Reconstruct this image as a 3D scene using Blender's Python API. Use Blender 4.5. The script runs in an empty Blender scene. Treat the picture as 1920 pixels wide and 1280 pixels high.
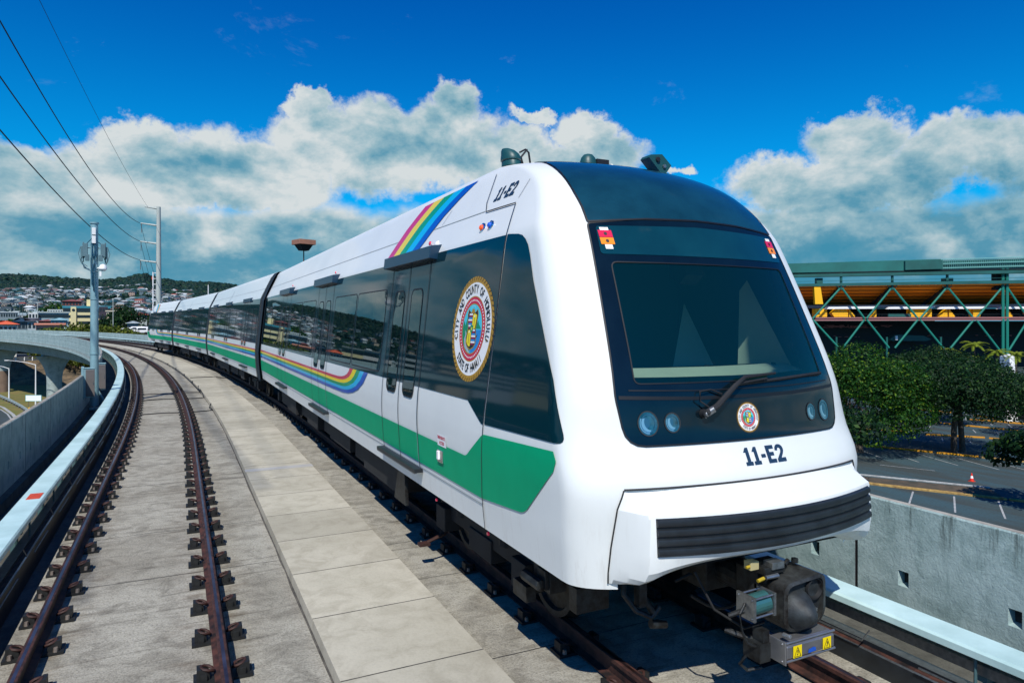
import bpy, bmesh, math, random
from mathutils import Vector, Matrix
from mathutils.geometry import tessellate_polygon
from mathutils import noise as mnoise
R_ = math.radians
rnd = random.Random(7)
scene = bpy.context.scene
C = bpy.context.scene.collection

# ------------------------------------------------------------------ camera
F_, PX, PY, H = 1280.0, 960.0, 602.0, 2.8          # photo pixels of focal length, principal point; eye height over rail top
YAW = math.atan((960-334)/F_)
CS, SN = math.cos(YAW), math.sin(YAW)
cam = bpy.data.cameras.new('camera'); camo = bpy.data.objects.new('camera', cam); C.objects.link(camo)
cam.sensor_width = 36; cam.lens = 24; cam.shift_y = -38/1920
cam.clip_start = 0.1; cam.clip_end = 12000
camo.location = (0, 0, H); camo.rotation_euler = (R_(90), 0, -YAW)
scene.camera = camo

def at(px, Z):                                     # ground-plan point seen at photo column px, Z metres ahead of the camera
    xc = (px-PX)/F_*Z
    return (CS*xc+SN*Z, CS*Z-SN*xc)
def raydir(px, py):
    xc = (px-PX)/F_
    return Vector((CS*xc+SN, CS-SN*xc, -(py-PY)/F_))

# ------------------------------------------------------------------ node helpers
def new_mat(name):
    m = bpy.data.materials.new(name); m.use_nodes = True
    nt = m.node_tree; nt.nodes.clear()
    return m, nt
def N(nt, t, **kw):
    n = nt.nodes.new(t)
    for k, v in kw.items():
        if k == 'inp':
            for a, b in v.items(): n.inputs[a].default_value = b
        else: setattr(n, k, v)
    return n
def L(nt, a, b): nt.links.new(a, b)
def hx(h):
    v = [int(h[i:i+2], 16)/255 for i in (0, 2, 4)]
    return tuple([(c/12.92 if c <= .04045 else ((c+.055)/1.055)**2.4) for c in v])+(1,)
def M_(nt, op, a=None, b=None, c=None, clamp=False):
    n = nt.nodes.new('ShaderNodeMath'); n.operation = op; n.use_clamp = clamp
    for i, v in enumerate((a, b, c)):
        if v is None: continue
        if isinstance(v, (int, float)): n.inputs[i].default_value = v
        else: nt.links.new(v, n.inputs[i])
    return n.outputs[0]
def mixc(nt, f, a, b, blend='MIX'):
    n = nt.nodes.new('ShaderNodeMix'); n.data_type = 'RGBA'; n.blend_type = blend
    for i, v in ((0, f), (6, a), (7, b)):
        if isinstance(v, (int, float)): n.inputs[i].default_value = v
        elif isinstance(v, tuple): n.inputs[i].default_value = v
        else: nt.links.new(v, n.inputs[i])
    return n.outputs[2]
def mapr(nt, v, a, b, c=0, d=1, smooth=False):
    n = nt.nodes.new('ShaderNodeMapRange'); n.interpolation_type = 'SMOOTHSTEP' if smooth else 'LINEAR'
    nt.links.new(v, n.inputs[0])
    for i, x in enumerate((a, b, c, d)): n.inputs[i+1].default_value = x
    return n.outputs[0]
def noise(nt, vec, scale, detail=5, rough=.55, dist=0):
    n = N(nt, 'ShaderNodeTexNoise', inp={'Scale': scale, 'Detail': detail, 'Roughness': rough, 'Distortion': dist})
    if vec is not None: nt.links.new(vec, n.inputs['Vector'])
    return n.outputs['Fac']

# ------------------------------------------------------------------ world: sky with cumulus
SUN_EL, SUN_TO = R_(49.5), (-.515, -.857)            # direction towards the sun in plan
world = bpy.data.worlds.new('World'); scene.world = world; world.use_nodes = True
nt = world.node_tree; nt.nodes.clear()
sky = N(nt, 'ShaderNodeTexSky', sky_type='NISHITA'); sky.sun_disc = False
sky.sun_elevation = SUN_EL; sky.sun_rotation = math.atan2(SUN_TO[0], SUN_TO[1])
sky.air_density = 1.0; sky.dust_density = .3; sky.ozone_density = 2.5
tc = N(nt, 'ShaderNodeTexCoord'); G = tc.outputs['Generated']
def blob(px, py, rx, ry):
    d = raydir(px, py); d.normalize()
    k = F_/math.sqrt(((px-PX)**2+F_*F_))
    return d, rx/F_*k, ry/F_*k*k*1.0
BL = [(40, 350, 170, 110), (190, 330, 120, 90), (250, 265, 80, 60), (330, 330, 120, 100), (470, 330, 150, 95), (590, 265, 110, 70),
      (700, 290, 130, 85), (830, 275, 130, 75), (960, 310, 140, 70), (850, 205, 60, 40), (1120, 300, 110, 60), (1110, 235, 60, 45), (1000, 218, 50, 18), (580, 200, 40, 30),
      (1490, 360, 110, 70), (1610, 260, 100, 60), (1570, 350, 120, 80), (1790, 290, 140, 85), (1900, 300, 120, 90), (1690, 330, 120, 75), (1290, 325, 30, 18),
      (-250, 330, 300, 140), (-700, 300, 300, 120), (2200, 330, 300, 140)]
warpn = N(nt, 'ShaderNodeTexNoise', inp={'Scale': 5.0, 'Detail': 3.0}); L(nt, G, warpn.inputs['Vector'])
wsub = N(nt, 'ShaderNodeVectorMath', operation='SUBTRACT'); L(nt, warpn.outputs['Color'], wsub.inputs[0]); wsub.inputs[1].default_value = (.5, .5, .5)
wsc = N(nt, 'ShaderNodeVectorMath', operation='SCALE'); L(nt, wsub.outputs[0], wsc.inputs[0]); wsc.inputs['Scale'].default_value = .06
wad = N(nt, 'ShaderNodeVectorMath', operation='ADD'); L(nt, G, wad.inputs[0]); L(nt, wsc.outputs[0], wad.inputs[1])
warp2 = N(nt, 'ShaderNodeTexNoise', inp={'Scale': 17.0, 'Detail': 6.0, 'Roughness': .65}); L(nt, G, warp2.inputs['Vector'])
ws2 = N(nt, 'ShaderNodeVectorMath', operation='SUBTRACT'); L(nt, warp2.outputs['Color'], ws2.inputs[0]); ws2.inputs[1].default_value = (.5, .5, .5)
wc2 = N(nt, 'ShaderNodeVectorMath', operation='SCALE'); L(nt, ws2.outputs[0], wc2.inputs[0]); wc2.inputs['Scale'].default_value = .085
wa2 = N(nt, 'ShaderNodeVectorMath', operation='ADD'); L(nt, wad.outputs[0], wa2.inputs[0]); L(nt, wc2.outputs[0], wa2.inputs[1])
GW = wa2.outputs[0]
acc = None
for b in BL:
    d, rx, ry = blob(*b)
    sb = N(nt, 'ShaderNodeVectorMath', operation='SUBTRACT'); L(nt, GW, sb.inputs[0]); sb.inputs[1].default_value = d
    ml = N(nt, 'ShaderNodeVectorMath', operation='MULTIPLY'); L(nt, sb.outputs[0], ml.inputs[0]); ml.inputs[1].default_value = (1/rx, 1/rx, 1/ry)
    ln = N(nt, 'ShaderNodeVectorMath', operation='LENGTH'); L(nt, ml.outputs[0], ln.inputs[0])
    v = mapr(nt, ln.outputs['Value'], 1.45, .35, 0, 1, True)
    acc = v if acc is None else M_(nt, 'MAXIMUM', acc, v)
sx = N(nt, 'ShaderNodeSeparateXYZ'); L(nt, G, sx.inputs[0]); zc = sx.outputs['Z']
band = mapr(nt, zc, .20, .11, 0, 1, True)
mask = M_(nt, 'MAXIMUM', acc, band)
st = N(nt, 'ShaderNodeMapping'); st.inputs['Scale'].default_value = (1, 1, 1.6); L(nt, G, st.inputs['Vector'])
n1 = noise(nt, st.outputs[0], 7, 9, .60, .15)
n2 = noise(nt, st.outputs[0], 2.6, 7, .6, .3)
st2 = N(nt, 'ShaderNodeMapping'); st2.inputs['Scale'].default_value = (1, 1, 1.6); st2.inputs['Location'].default_value = (-.008, -.012, .045); L(nt, G, st2.inputs['Vector'])
n1b = noise(nt, st2.outputs[0], 7, 6, .60, .15)
dens = M_(nt, 'ADD', M_(nt, 'MULTIPLY', M_(nt, 'SUBTRACT', n1, .5), 2.0), M_(nt, 'MULTIPLY', M_(nt, 'SUBTRACT', mask, .42), 1.5))
alpha = mapr(nt, dens, -.20, .46, 0, 1, True)
# thin veils high up
veil = mapr(nt, noise(nt, st.outputs[0], 5.5, 8, .68, .5), .60, .84, 0, .42, True)
alpha = M_(nt, 'MAXIMUM', alpha, veil)
# brightness: sunlit tops against teal-grey bases
relief = M_(nt, 'MULTIPLY', M_(nt, 'SUBTRACT', n1, n1b), 2.3)
n3 = noise(nt, st.outputs[0], 3.4, 4.0, .52, .3)
edge = mapr(nt, dens, .0, .6, .30, .02, True)
lum = M_(nt, 'ADD', M_(nt, 'ADD', M_(nt, 'ADD', relief, edge), M_(nt, 'MULTIPLY', M_(nt, 'SUBTRACT', n3, .5), 1.5)), mapr(nt, zc, .05, .20, .36, .76, True), clamp=True)
cr = N(nt, 'ShaderNodeValToRGB'); L(nt, lum, cr.inputs[0])
e = cr.color_ramp.elements
e[0].position = 0; e[0].color = hx('4a9fc0'); e[1].position = 1; e[1].color = hx('eef6f8')
x = e.new(.3); x.color = hx('66aac6'); x = e.new(.6); x.color = hx('a6cddb')
bgc = N(nt, 'ShaderNodeBackground'); L(nt, cr.outputs[0], bgc.inputs[0]); bgc.inputs[1].default_value = .78
# azure of the clear sky
tint = mixc(nt, 1.0, sky.outputs[0], mixc(nt, mapr(nt, zc, .12, .50, 0, 1, True), (.01, 1.05, 1.62, 1), (.0, .55, 1.42, 1)), 'MULTIPLY')
bgs = N(nt, 'ShaderNodeBackground'); L(nt, tint, bgs.inputs[0]); bgs.inputs[1].default_value = .085
mx = N(nt, 'ShaderNodeMixShader'); L(nt, alpha, mx.inputs[0]); L(nt, bgs.outputs[0], mx.inputs[1]); L(nt, bgc.outputs[0], mx.inputs[2])
wo = N(nt, 'ShaderNodeOutputWorld'); L(nt, mx.outputs[0], wo.inputs[0])
world.cycles.sampling_method = 'MANUAL'; world.cycles.sample_map_resolution = 512

sl = bpy.data.lights.new('sun', 'SUN'); sl.energy = 5.0; sl.angle = R_(.53); sl.color = (1, .94, .86)
so = bpy.data.objects.new('sun', sl); C.objects.link(so)
sd = Vector((SUN_TO[0]*math.cos(SUN_EL), SUN_TO[1]*math.cos(SUN_EL), math.sin(SUN_EL)))
so.rotation_euler = sd.to_track_quat('Z', 'Y').to_euler(); so.location = (-20, -30, 40)
vs = scene.view_settings; vs.view_transform = 'Standard'; vs.look = 'None'; vs.exposure = 0.0; vs.gamma = 1
scene.display_settings.display_device = 'sRGB'
scene.cycles.max_bounces = 8; scene.cycles.transparent_max_bounces = 12
scene.cycles.use_denoising = True

# ------------------------------------------------------------------ materials
def pbr(name, col, rough=.6, metal=0, coat=0, bump=None, var=None, spec=.5, emit=None, col2=None, vscale=3, objco=True, detail=6):
    m, nt = new_mat(name)
    p = N(nt, 'ShaderNodeBsdfPrincipled'); o = N(nt, 'ShaderNodeOutputMaterial'); L(nt, p.outputs[0], o.inputs[0])
    p.inputs['Roughness'].default_value = rough; p.inputs['Metallic'].default_value = metal
    p.inputs['Coat Weight'].default_value = coat; p.inputs['Coat Roughness'].default_value = .05
    p.inputs['Specular IOR Level'].default_value = spec
    c = hx(col) if isinstance(col, str) else tuple(col)+(1,)
    tcn = N(nt, 'ShaderNodeTexCoord'); co = tcn.outputs['Object']
    if var or col2:
        c2 = (hx(col2) if isinstance(col2, str) else (tuple(col2)+(1,) if isinstance(col2, tuple) else c)) if col2 else tuple(v*(1-var) for v in c[:3])+(1,)
        f = mapr(nt, noise(nt, co, vscale, detail, .6), .35, .65)
        L(nt, mixc(nt, f, c, c2), p.inputs['Base Color'])
    else: p.inputs['Base Color'].default_value = c
    if bump:
        b = N(nt, 'ShaderNodeBump', inp={'Strength': bump[1], 'Distance': bump[2] if len(bump) > 2 else .01})
        L(nt, noise(nt, co, bump[0], 6, .6), b.inputs['Height']); L(nt, b.outputs[0], p.inputs['Normal'])
    if emit: p.inputs['Emission Color'].default_value = c; p.inputs['Emission Strength'].default_value = emit
    return m

def concrete(name, base, dark, stain, scale=1.0, bump=.25, speck=0.5, streak=False, joints=None):
    m, nt = new_mat(name)
    p = N(nt, 'ShaderNodeBsdfPrincipled'); o = N(nt, 'ShaderNodeOutputMaterial'); L(nt, p.outputs[0], o.inputs[0])
    p.inputs['Roughness'].default_value = .9; p.inputs['Specular IOR Level'].default_value = .25
    tcn = N(nt, 'ShaderNodeTexCoord'); co = tcn.outputs['Object']
    big = mapr(nt, noise(nt, co, .7*scale, 6, .6), .38, .66, 0, 1, True)
    med = mapr(nt, noise(nt, co, 4*scale, 7, .65, .6), .40, .68, 0, 1, True)
    fin = mapr(nt, noise(nt, co, 45*scale, 5, .75), .46, .66)
    c = mixc(nt, big, hx(base), hx(dark))
    c = mixc(nt, M_(nt, 'MULTIPLY', med, .55), c, hx(stain))
    c = mixc(nt, M_(nt, 'MULTIPLY', fin, speck), c, mixc(nt, 1.0, c, (.45, .45, .45, 1), 'MULTIPLY'))
    if streak:
        mp = N(nt, 'ShaderNodeMapping'); mp.inputs['Scale'].default_value = (5, 5, .35); L(nt, co, mp.inputs['Vector'])
        s = mapr(nt, noise(nt, mp.outputs[0], 1.2, 6, .7), .55, .78, 0, .6, True)
        c = mixc(nt, s, c, hx(stain))
    if joints:                                      # fine dark smears running out of the fasteners
        mp = N(nt, 'ShaderNodeMapping'); mp.inputs['Scale'].default_value = (.7, 9, 1); L(nt, co, mp.inputs['Vector'])
        s = mapr(nt, noise(nt, mp.outputs[0], 1.0, 7, .7, .8), .53, .74, 0, .75, True)
        c = mixc(nt, s, c, hx(joints))
    L(nt, c, p.inputs['Base Color'])
    b = N(nt, 'ShaderNodeBump', inp={'Strength': bump, 'Distance': .02})
    hgt = M_(nt, 'ADD', noise(nt, co, 60*scale, 4, .7), M_(nt, 'MULTIPLY', noise(nt, co, 9*scale, 5, .65, 1.0), 1.5))
    L(nt, hgt, b.inputs['Height']); L(nt, b.outputs[0], p.inputs['Normal'])
    return m

def rail_stains(m, xs):
    nt = m.node_tree; p = [n for n in nt.nodes if n.type == 'BSDF_PRINCIPLED'][0]; src = p.inputs['Base Color'].links[0].from_socket
    tcn = N(nt, 'ShaderNodeTexCoord'); co = tcn.outputs['Object']; sp_ = N(nt, 'ShaderNodeSeparateXYZ'); L(nt, co, sp_.inputs[0]); acc_ = None
    for x in xs:
        d = M_(nt, 'ABSOLUTE', M_(nt, 'SUBTRACT', sp_.outputs['X'], x)); v = mapr(nt, d, .62, .12, 0, 1, True)
        acc_ = v if acc_ is None else M_(nt, 'MAXIMUM', acc_, v)
    mp = N(nt, 'ShaderNodeMapping'); mp.inputs['Scale'].default_value = (1.5, 5, 1); L(nt, co, mp.inputs['Vector'])
    a = mapr(nt, noise(nt, mp.outputs[0], 1.5, 7, .7, .6), .46, .70, 0, 1, True)
    c = mixc(nt, M_(nt, 'MULTIPLY', M_(nt, 'MULTIPLY', acc_, a), .55), src, hx('5a4a38'))
    sp2 = mapr(nt, noise(nt, co, 14, 5, .8), .64, .72, 0, .6, True)
    c = mixc(nt, sp2, c, hx('3c382f')); L(nt, c, p.inputs['Base Color'])
def wall_runs(m):
    nt = m.node_tree; p = [n for n in nt.nodes if n.type == 'BSDF_PRINCIPLED'][0]; src = p.inputs['Base Color'].links[0].from_socket
    tcn = N(nt, 'ShaderNodeTexCoord'); co = tcn.outputs['Object']; sp_ = N(nt, 'ShaderNodeSeparateXYZ'); L(nt, co, sp_.inputs[0])
    mp = N(nt, 'ShaderNodeMapping'); mp.inputs['Scale'].default_value = (9, 9, .8); L(nt, co, mp.inputs['Vector'])
    a = mapr(nt, noise(nt, mp.outputs[0], 1.2, 6, .75), .50, .66, 0, 1, True); hi = mapr(nt, sp_.outputs['Z'], .45, .97, 0, 1, True)
    c = mixc(nt, M_(nt, 'MULTIPLY', M_(nt, 'MULTIPLY', a, hi), .75), src, hx('3a4542'))
    pit = mapr(nt, noise(nt, co, 11, 6, .8), .66, .72, 0, .7, True)
    L(nt, mixc(nt, pit, c, hx('465854')), p.inputs['Base Color'])
def glassy(name, tint, trans, rough=.02, f0=.08):
    m, nt = new_mat(name)
    o = N(nt, 'ShaderNodeOutputMaterial')
    g = N(nt, 'ShaderNodeBsdfGlossy', inp={'Roughness': rough, 'Color': (.9, 1, 1, 1)})
    t = N(nt, 'ShaderNodeBsdfTransparent', inp={'Color': hx(trans)})
    d = N(nt, 'ShaderNodeBsdfDiffuse', inp={'Color': hx(tint)})
    m1 = N(nt, 'ShaderNodeMixShader', inp={0: .25}); L(nt, t.outputs[0], m1.inputs[1]); L(nt, d.outputs[0], m1.inputs[2])
    fr = N(nt, 'ShaderNodeFresnel', inp={'IOR': 1.55})
    ff = M_(nt, 'MAXIMUM', fr.outputs[0], f0)
    m2 = N(nt, 'ShaderNodeMixShader'); L(nt, ff, m2.inputs[0]); L(nt, m1.outputs[0], m2.inputs[1]); L(nt, g.outputs[0], m2.inputs[2])
    L(nt, m2.outputs[0], o.inputs[0])
    return m

MT = {}
MT['white'] = pbr('white paint', (.71, .775, .765), .38, coat=.25, var=.05, vscale=1.3)
MT['nose_white'] = pbr('nose white paint', (.745, .79, .775), .40, coat=.2, col2=(.70, .745, .735), vscale=1.1)
def add_grime(m, amt=.5):
    nt = m.node_tree; p = [n for n in nt.nodes if n.type == 'BSDF_PRINCIPLED'][0]; src = p.inputs['Base Color'].links[0].from_socket
    tcn = N(nt, 'ShaderNodeTexCoord'); co = tcn.outputs['Object']; sp_ = N(nt, 'ShaderNodeSeparateXYZ'); L(nt, co, sp_.inputs[0])
    mp = N(nt, 'ShaderNodeMapping'); mp.inputs['Scale'].default_value = (7, 7, .8); L(nt, co, mp.inputs['Vector'])
    st_ = mapr(nt, noise(nt, mp.outputs[0], 1.6, 6, .7), .52, .80, 0, .55, True)
    low = mapr(nt, sp_.outputs['Z'], 1.65, .9, .10, 1, True)
    sp2 = mapr(nt, noise(nt, co, 26, 4, .8), .70, .80, 0, .35, True)
    f = M_(nt, 'MULTIPLY', M_(nt, 'ADD', st_, sp2), M_(nt, 'MULTIPLY', low, amt), clamp=True)
    L(nt, mixc(nt, f, src, hx('8f8172')), p.inputs['Base Color'])
add_grime(MT['nose_white'], .55); add_grime(MT['white'], .5)
MT['band'] = pbr('dark glazing band', (.001, .022, .034), .05, coat=0, spec=.30)
MT['header'] = pbr('navy door header', (.004, .030, .065), .4, coat=.2)
MT['mask'] = pbr('black front mask', (.003, .011, .018), .14, coat=.25, var=.4, vscale=2, spec=.4)
MT['roofpanel'] = pbr('teal roof panel', (.006, .05, .075), .22, coat=.5, var=.35, vscale=2.5)
MT['green'] = pbr('green vinyl', (.0, .36, .165), .5, coat=0, var=.08, spec=.08)
MT['r1'] = pbr('rainbow red', 'd0206a', .35, coat=.3); MT['r1b'] = pbr('rainbow rose', 'c73a52', .35, coat=.3)
MT['r2'] = pbr('rainbow yellow', 'ecd40a', .35, coat=.3)
MT['r3'] = pbr('rainbow green', '0f9a63', .35, coat=.3); MT['r4'] = pbr('rainbow sky blue', '10b4e4', .35, coat=.3)
MT['r5'] = pbr('rainbow blue', '0b50b4', .35, coat=.3)
MT['seamd'] = pbr('black gasket', (.004, .006, .008), .5)
MT['seam'] = pbr('dark seam', (.02, .022, .025), .7)
MT['rubber'] = pbr('rubber', (.012, .014, .016), .65, var=.4)
MT['grime'] = pbr('black plastic', (.016, .022, .028), .42, var=.5, vscale=6)
MT['navy'] = pbr('navy lettering', (.010, .035, .075), .5)
MT['dullyel'] = pbr('dull yellow fitting', 'a8901c', .6)
MT['gold'] = pbr('gold print', 'b98f2b', .5, var=.35, vscale=40)
MT['golddk'] = pbr('dark gold print', '5f4716', .6)
MT['red'] = pbr('red print', 'c31c46', .5); MT['wht'] = pbr('white print', (.82, .84, .84), .5)
MT['blk'] = pbr('black print', (.012, .013, .015), .5); MT['cyan'] = pbr('cyan print', '48c6da', .5)
MT['sea'] = pbr('sea print', '1b86cc', .5); MT['hillg'] = pbr('green print', '0b8a62', .5); MT['yel'] = pbr('yellow print', 'ecd91c', .5)
MT['maroon'] = pbr('maroon print', '8c1c48', .5); MT['slv'] = pbr('silver print', '9fb3bb', .5)
MT['glass'] = glassy('side glass', '05262c', 'b4ccc6', .015, .08)
MT['wglass'] = glassy('windscreen glass', '093e3e', 'd2e8e2', .01, .05)
MT['beige'] = pbr('beige interior', 'b5ab7c', .6, var=.1); MT['cream'] = pbr('cream dashboard', 'e6e8d8', .55, var=.1)
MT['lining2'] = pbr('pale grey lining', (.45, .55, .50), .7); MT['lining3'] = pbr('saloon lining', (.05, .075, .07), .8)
MT['dark'] = pbr('dark interior', (.035, .12, .12), .8); MT['lining'] = pbr('grey lining', (.10, .16, .15), .7)
MT['amber'] = pbr('amber lens', 'e8871a', .25, coat=.6, emit=.25); MT['redl'] = pbr('red lens', 'c81f45', .25, coat=.6, emit=.25)
MT['bluel'] = pbr('blue lens', '1a55c0', .25, coat=.6, emit=.25); MT['orangel'] = pbr('orange lens', 'f05818', .25, coat=.6, emit=.3)
MT['lens'] = glassy('lamp lens', '1c4a5c', 'a9cdd6', .05, .2)
MT['chrome'] = pbr('reflector', (.75, .78, .8), .12, metal=1)
MT['steel'] = pbr('worn steel', (.30, .32, .33), .38, metal=.85, var=.35, vscale=25)
MT['iron'] = pbr('cast iron', (.030, .036, .038), .5, metal=.4, var=.45, col2='14110e', vscale=14, bump=(30, .3))
MT['under'] = pbr('underframe', (.010, .012, .014), .75, var=.5, vscale=5)
MT['rust'] = pbr('rusty rail side', (.075, .026, .017), .75, col2='120807', vscale=9, bump=(60, .25))
MT['railtop'] = pbr('rail running surface', (.16, .135, .16), .30, metal=.8, col2='3a2018', vscale=2)
MT['fast'] = pbr('fastener iron', (.018, .020, .020), .6, metal=.2, var=.5, vscale=20)
MT['clip'] = pbr('rusty clip', (.05, .017, .012), .7, var=.5, vscale=20)
MT['bolt'] = pbr('bolt', (.35, .30, .26), .5, metal=.6, var=.4, vscale=30)
MT['cover'] = pbr('pale fibreglass cover', (.56, .78, .78), .45, coat=.15, var=.06, vscale=1.5, col2='a8c8c6')
MT['bracket'] = pbr('grey insulator', (.06, .13, .14), .6, var=.3)
MT['orange'] = pbr('orange label', 'd4502a', .6, col2='b03a1c', vscale=30)
MT['deck'] = concrete('plinth concrete', 'adab9e', '999689', '67645a', 1.0, .55, .85, joints='39342b')
rail_stains(MT['deck'], (-1.16, .34, 3.28, 4.78))
MT['walk'] = concrete('walkway concrete', 'b9b5a4', 'aca897', '95907f', .8, .12, .18)
MT['wall'] = concrete('parapet concrete', 'a6bcbb', '98b0af', '6c8584', .8, .32, .2, streak=True)
wall_runs(MT['wall'])
MT['girder'] = concrete('girder concrete', 'a2b0ae', '94a3a0', '6c7a76', .4, .15, .15, streak=True)
MT['gutter'] = concrete('gutter concrete', '66665f', '55554e', '3a3a35', 1, .3, .4)
MT['jointc'] = pbr('dirty joint', (.10, .095, .08), .95, var=.6, vscale=9)
MT['galv'] = pbr('galvanised pole', (.26, .44, .48), .45, metal=.25, var=.15, vscale=4)
MT['antg'] = pbr('antenna housing', (.10, .19, .22), .5, var=.2)
MT['polec'] = pbr('painted mast', (.42, .47, .44), .6, var=.1)
MT['boxg'] = pbr('grey cabinet', (.13, .12, .115), .6, var=.15)
MT['wire'] = pbr('wire', (.008, .02, .04), .7)
MT['bwhite'] = pbr('white housing', (.72, .74, .74), .5)

# ------------------------------------------------------------------ object helpers
def tag(o, label=None, cat=None, group=None, kind=None):
    if label: o['label'] = label
    if cat: o['category'] = cat
    if group: o['group'] = group
    if kind: o['kind'] = kind
    return o
def empty(name, loc=(0, 0, 0), rz=0):
    o = bpy.data.objects.new(name, None); o.location = loc; o.rotation_euler = (0, 0, rz); o.empty_display_size = .1
    C.objects.link(o); return o
def link_mesh(name, me, mats, parent=None, smooth=False):
    if not isinstance(mats, (list, tuple)): mats = [mats]
    for m in mats: me.materials.append(MT[m] if isinstance(m, str) else m)
    if smooth:
        me.polygons.foreach_set('use_smooth', [True]*len(me.polygons))
    o = bpy.data.objects.new(name, me); C.objects.link(o)
    if parent: o.parent = parent
    return o
class MB:
    """collects verts/faces for one mesh"""
    def __init__(s): s.v = []; s.f = []; s.m = []
    def add(s, vs, fs, mi=0):
        k = len(s.v); s.v += [tuple(v) for v in vs]; s.f += [tuple(i+k for i in f) for f in fs]; s.m += [mi]*len(fs)
    def box(s, c, d, mi=0, rz=0, M=None):
        x, y, z = d[0]/2, d[1]/2, d[2]/2
        vs = [Vector((a*x, b*y, g*z)) for a in (-1, 1) for b in (-1, 1) for g in (-1, 1)]
        if M is None: M = Matrix.Translation(c) @ Matrix.Rotation(rz, 4, 'Z')
        vs = [M @ v for v in vs]
        s.add(vs, [(0, 1, 3, 2), (4, 6, 7, 5), (0, 4, 5, 1), (2, 3, 7, 6), (0, 2, 6, 4), (1, 5, 7, 3)], mi)
    def cyl(s, p0, p1, r0, r1=None, n=12, mi=0, cap=True):
        r1 = r0 if r1 is None else r1
        p0, p1 = Vector(p0), Vector(p1); d = (p1-p0); q = d.to_track_quat('Z', 'Y')
        vs = []
        for p, r in ((p0, r0), (p1, r1)):
            for i in range(n):
                a = 2*math.pi*i/n; vs.append(p+q @ Vector((r*math.cos(a), r*math.sin(a), 0)))
        fs = [(i, (i+1) % n, n+(i+1) % n, n+i) for i in range(n)]
        if cap: fs += [tuple(range(n-1, -1, -1)), tuple(range(n, 2*n))]
        s.add(vs, fs, mi)
    def lathe(s, prof, M, n=24, mi=0):
        vs = []; fs = []
        for r, z in prof:
            for i in range(n):
                a = 2*math.pi*i/n; vs.append(M @ Vector((r*math.cos(a), r*math.sin(a), z)))
        for k in range(len(prof)-1):
            for i in range(n):
                fs.append((k*n+i, k*n+(i+1) % n, (k+1)*n+(i+1) % n, (k+1)*n+i))
        s.add(vs, fs, mi)
    def tube(s, pts, r, n=8, mi=0):
        pts = [Vector(p) for p in pts]; rings = []
        for i, p in enumerate(pts):
            d = (pts[min(i+1, len(pts)-1)]-pts[max(i-1, 0)])
            q = d.to_track_quat('Z', 'Y'); rr = r[i] if isinstance(r, (list, tuple)) else r
            rings.append([p+q @ Vector((rr*math.cos(2*math.pi*k/n), rr*math.sin(2*math.pi*k/n), 0)) for k in range(n)])
        vs = [v for ring in rings for v in ring]; fs = []
        for i in range(len(pts)-1):
            for k in range(n):
                fs.append((i*n+k, i*n+(k+1) % n, (i+1)*n+(k+1) % n, (i+1)*n+k))
        fs += [tuple(range(n-1, -1, -1)), tuple((len(pts)-1)*n+k for k in range(n))]
        s.add(vs, fs, mi)
    def quad(s, a, b, c, d, mi=0): s.add([a, b, c, d], [(0, 1, 2, 3)], mi)
    def prism(s, poly, axis, a, b, mi=0):
        """extrude a 2D polygon; axis 'x': poly is (y,z); 'y': poly is (x,z); 'z': poly is (x,y)"""
        def P(u, v, w): return {'x': (w, u, v), 'y': (u, w, v), 'z': (u, v, w)}[axis]
        n = len(poly); vs = [P(u, v, a) for u, v in poly]+[P(u, v, b) for u, v in poly]
        s.add(vs, [(i, (i+1) % n, n+(i+1) % n, n+i) for i in range(n)]+[tuple(range(n-1, -1, -1)), tuple(range(n, 2*n))], mi)
    def build(s, name, mats, parent=None, smooth=False, bevel=0, fixn=True):
        me = bpy.data.meshes.new(name); me.from_pydata(s.v, [], s.f); me.update()
        me.polygons.foreach_set('material_index', s.m)
        if fixn:
            bm = bmesh.new(); bm.from_mesh(me); bmesh.ops.recalc_face_normals(bm, faces=bm.faces); bm.to_mesh(me); bm.free()
        o = link_mesh(name, me, mats, parent, smooth)
        if bevel:
            b = o.modifiers.new('b', 'BEVEL'); b.width = bevel; b.segments = 2; b.limit_method = 'ANGLE'; b.angle_limit = R_(35)
        if smooth:
            try: me.set_sharp_from_angle(angle=R_(38))
            except Exception: pass
        return o
def copy_tree(o, loc=None, rz=None, label=None, depth=0):
    c = o.copy(); C.objects.link(c)
    if loc is not None: c.location = loc
    if rz is not None: c.rotation_euler = (0, 0, rz)
    if label: c['label'] = label
    for ch in o.children:
        k = copy_tree(ch, depth=depth+1); k.parent = c
    return c

# ------------------------------------------------------------------ guideway alignment
X0, RC, S0 = 1.81, 357.0, 16.3
def gp(off, s, z=0.0):
    if s <= S0: return Vector((X0+off, s, z))
    th = (s-S0)/RC
    return Vector((X0-RC+(RC+off)*math.cos(th), S0+(RC+off)*math.sin(th), z))
def gh(s): return 0.0 if s <= S0 else (s-S0)/RC      # heading, turns left
def srange(a, b, st=None):
    out = [a]
    while out[-1] < b-1e-6:
        x = out[-1]; out.append(min(b, x+(st if st else (1.5 if x < 60 else 3.0))))
    return out
def sweep(name, prof, ss, mats, parent=None, closed=True, mids=None, smooth=False, caps=True):
    n = len(prof); mb = MB(); vs = []
    for s in ss:
        for o, z in prof: vs.append(gp(o, s, z))
    m = n if closed else n-1
    for i in range(len(ss)-1):
        for k in range(m):
            a, b = i*n+k, i*n+(k+1) % n
            mb.f.append((a, b, b+n, a+n)); mb.m.append(mids[k] if mids else 0)
    if closed and caps:
        mb.f += [tuple(range(n)), tuple((len(ss)-1)*n+k for k in range(n-1, -1, -1))]; mb.m += [0, 0]
    mb.v = [tuple(v) for v in vs]
    return mb.build(name, mats, parent, smooth=smooth)

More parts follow.
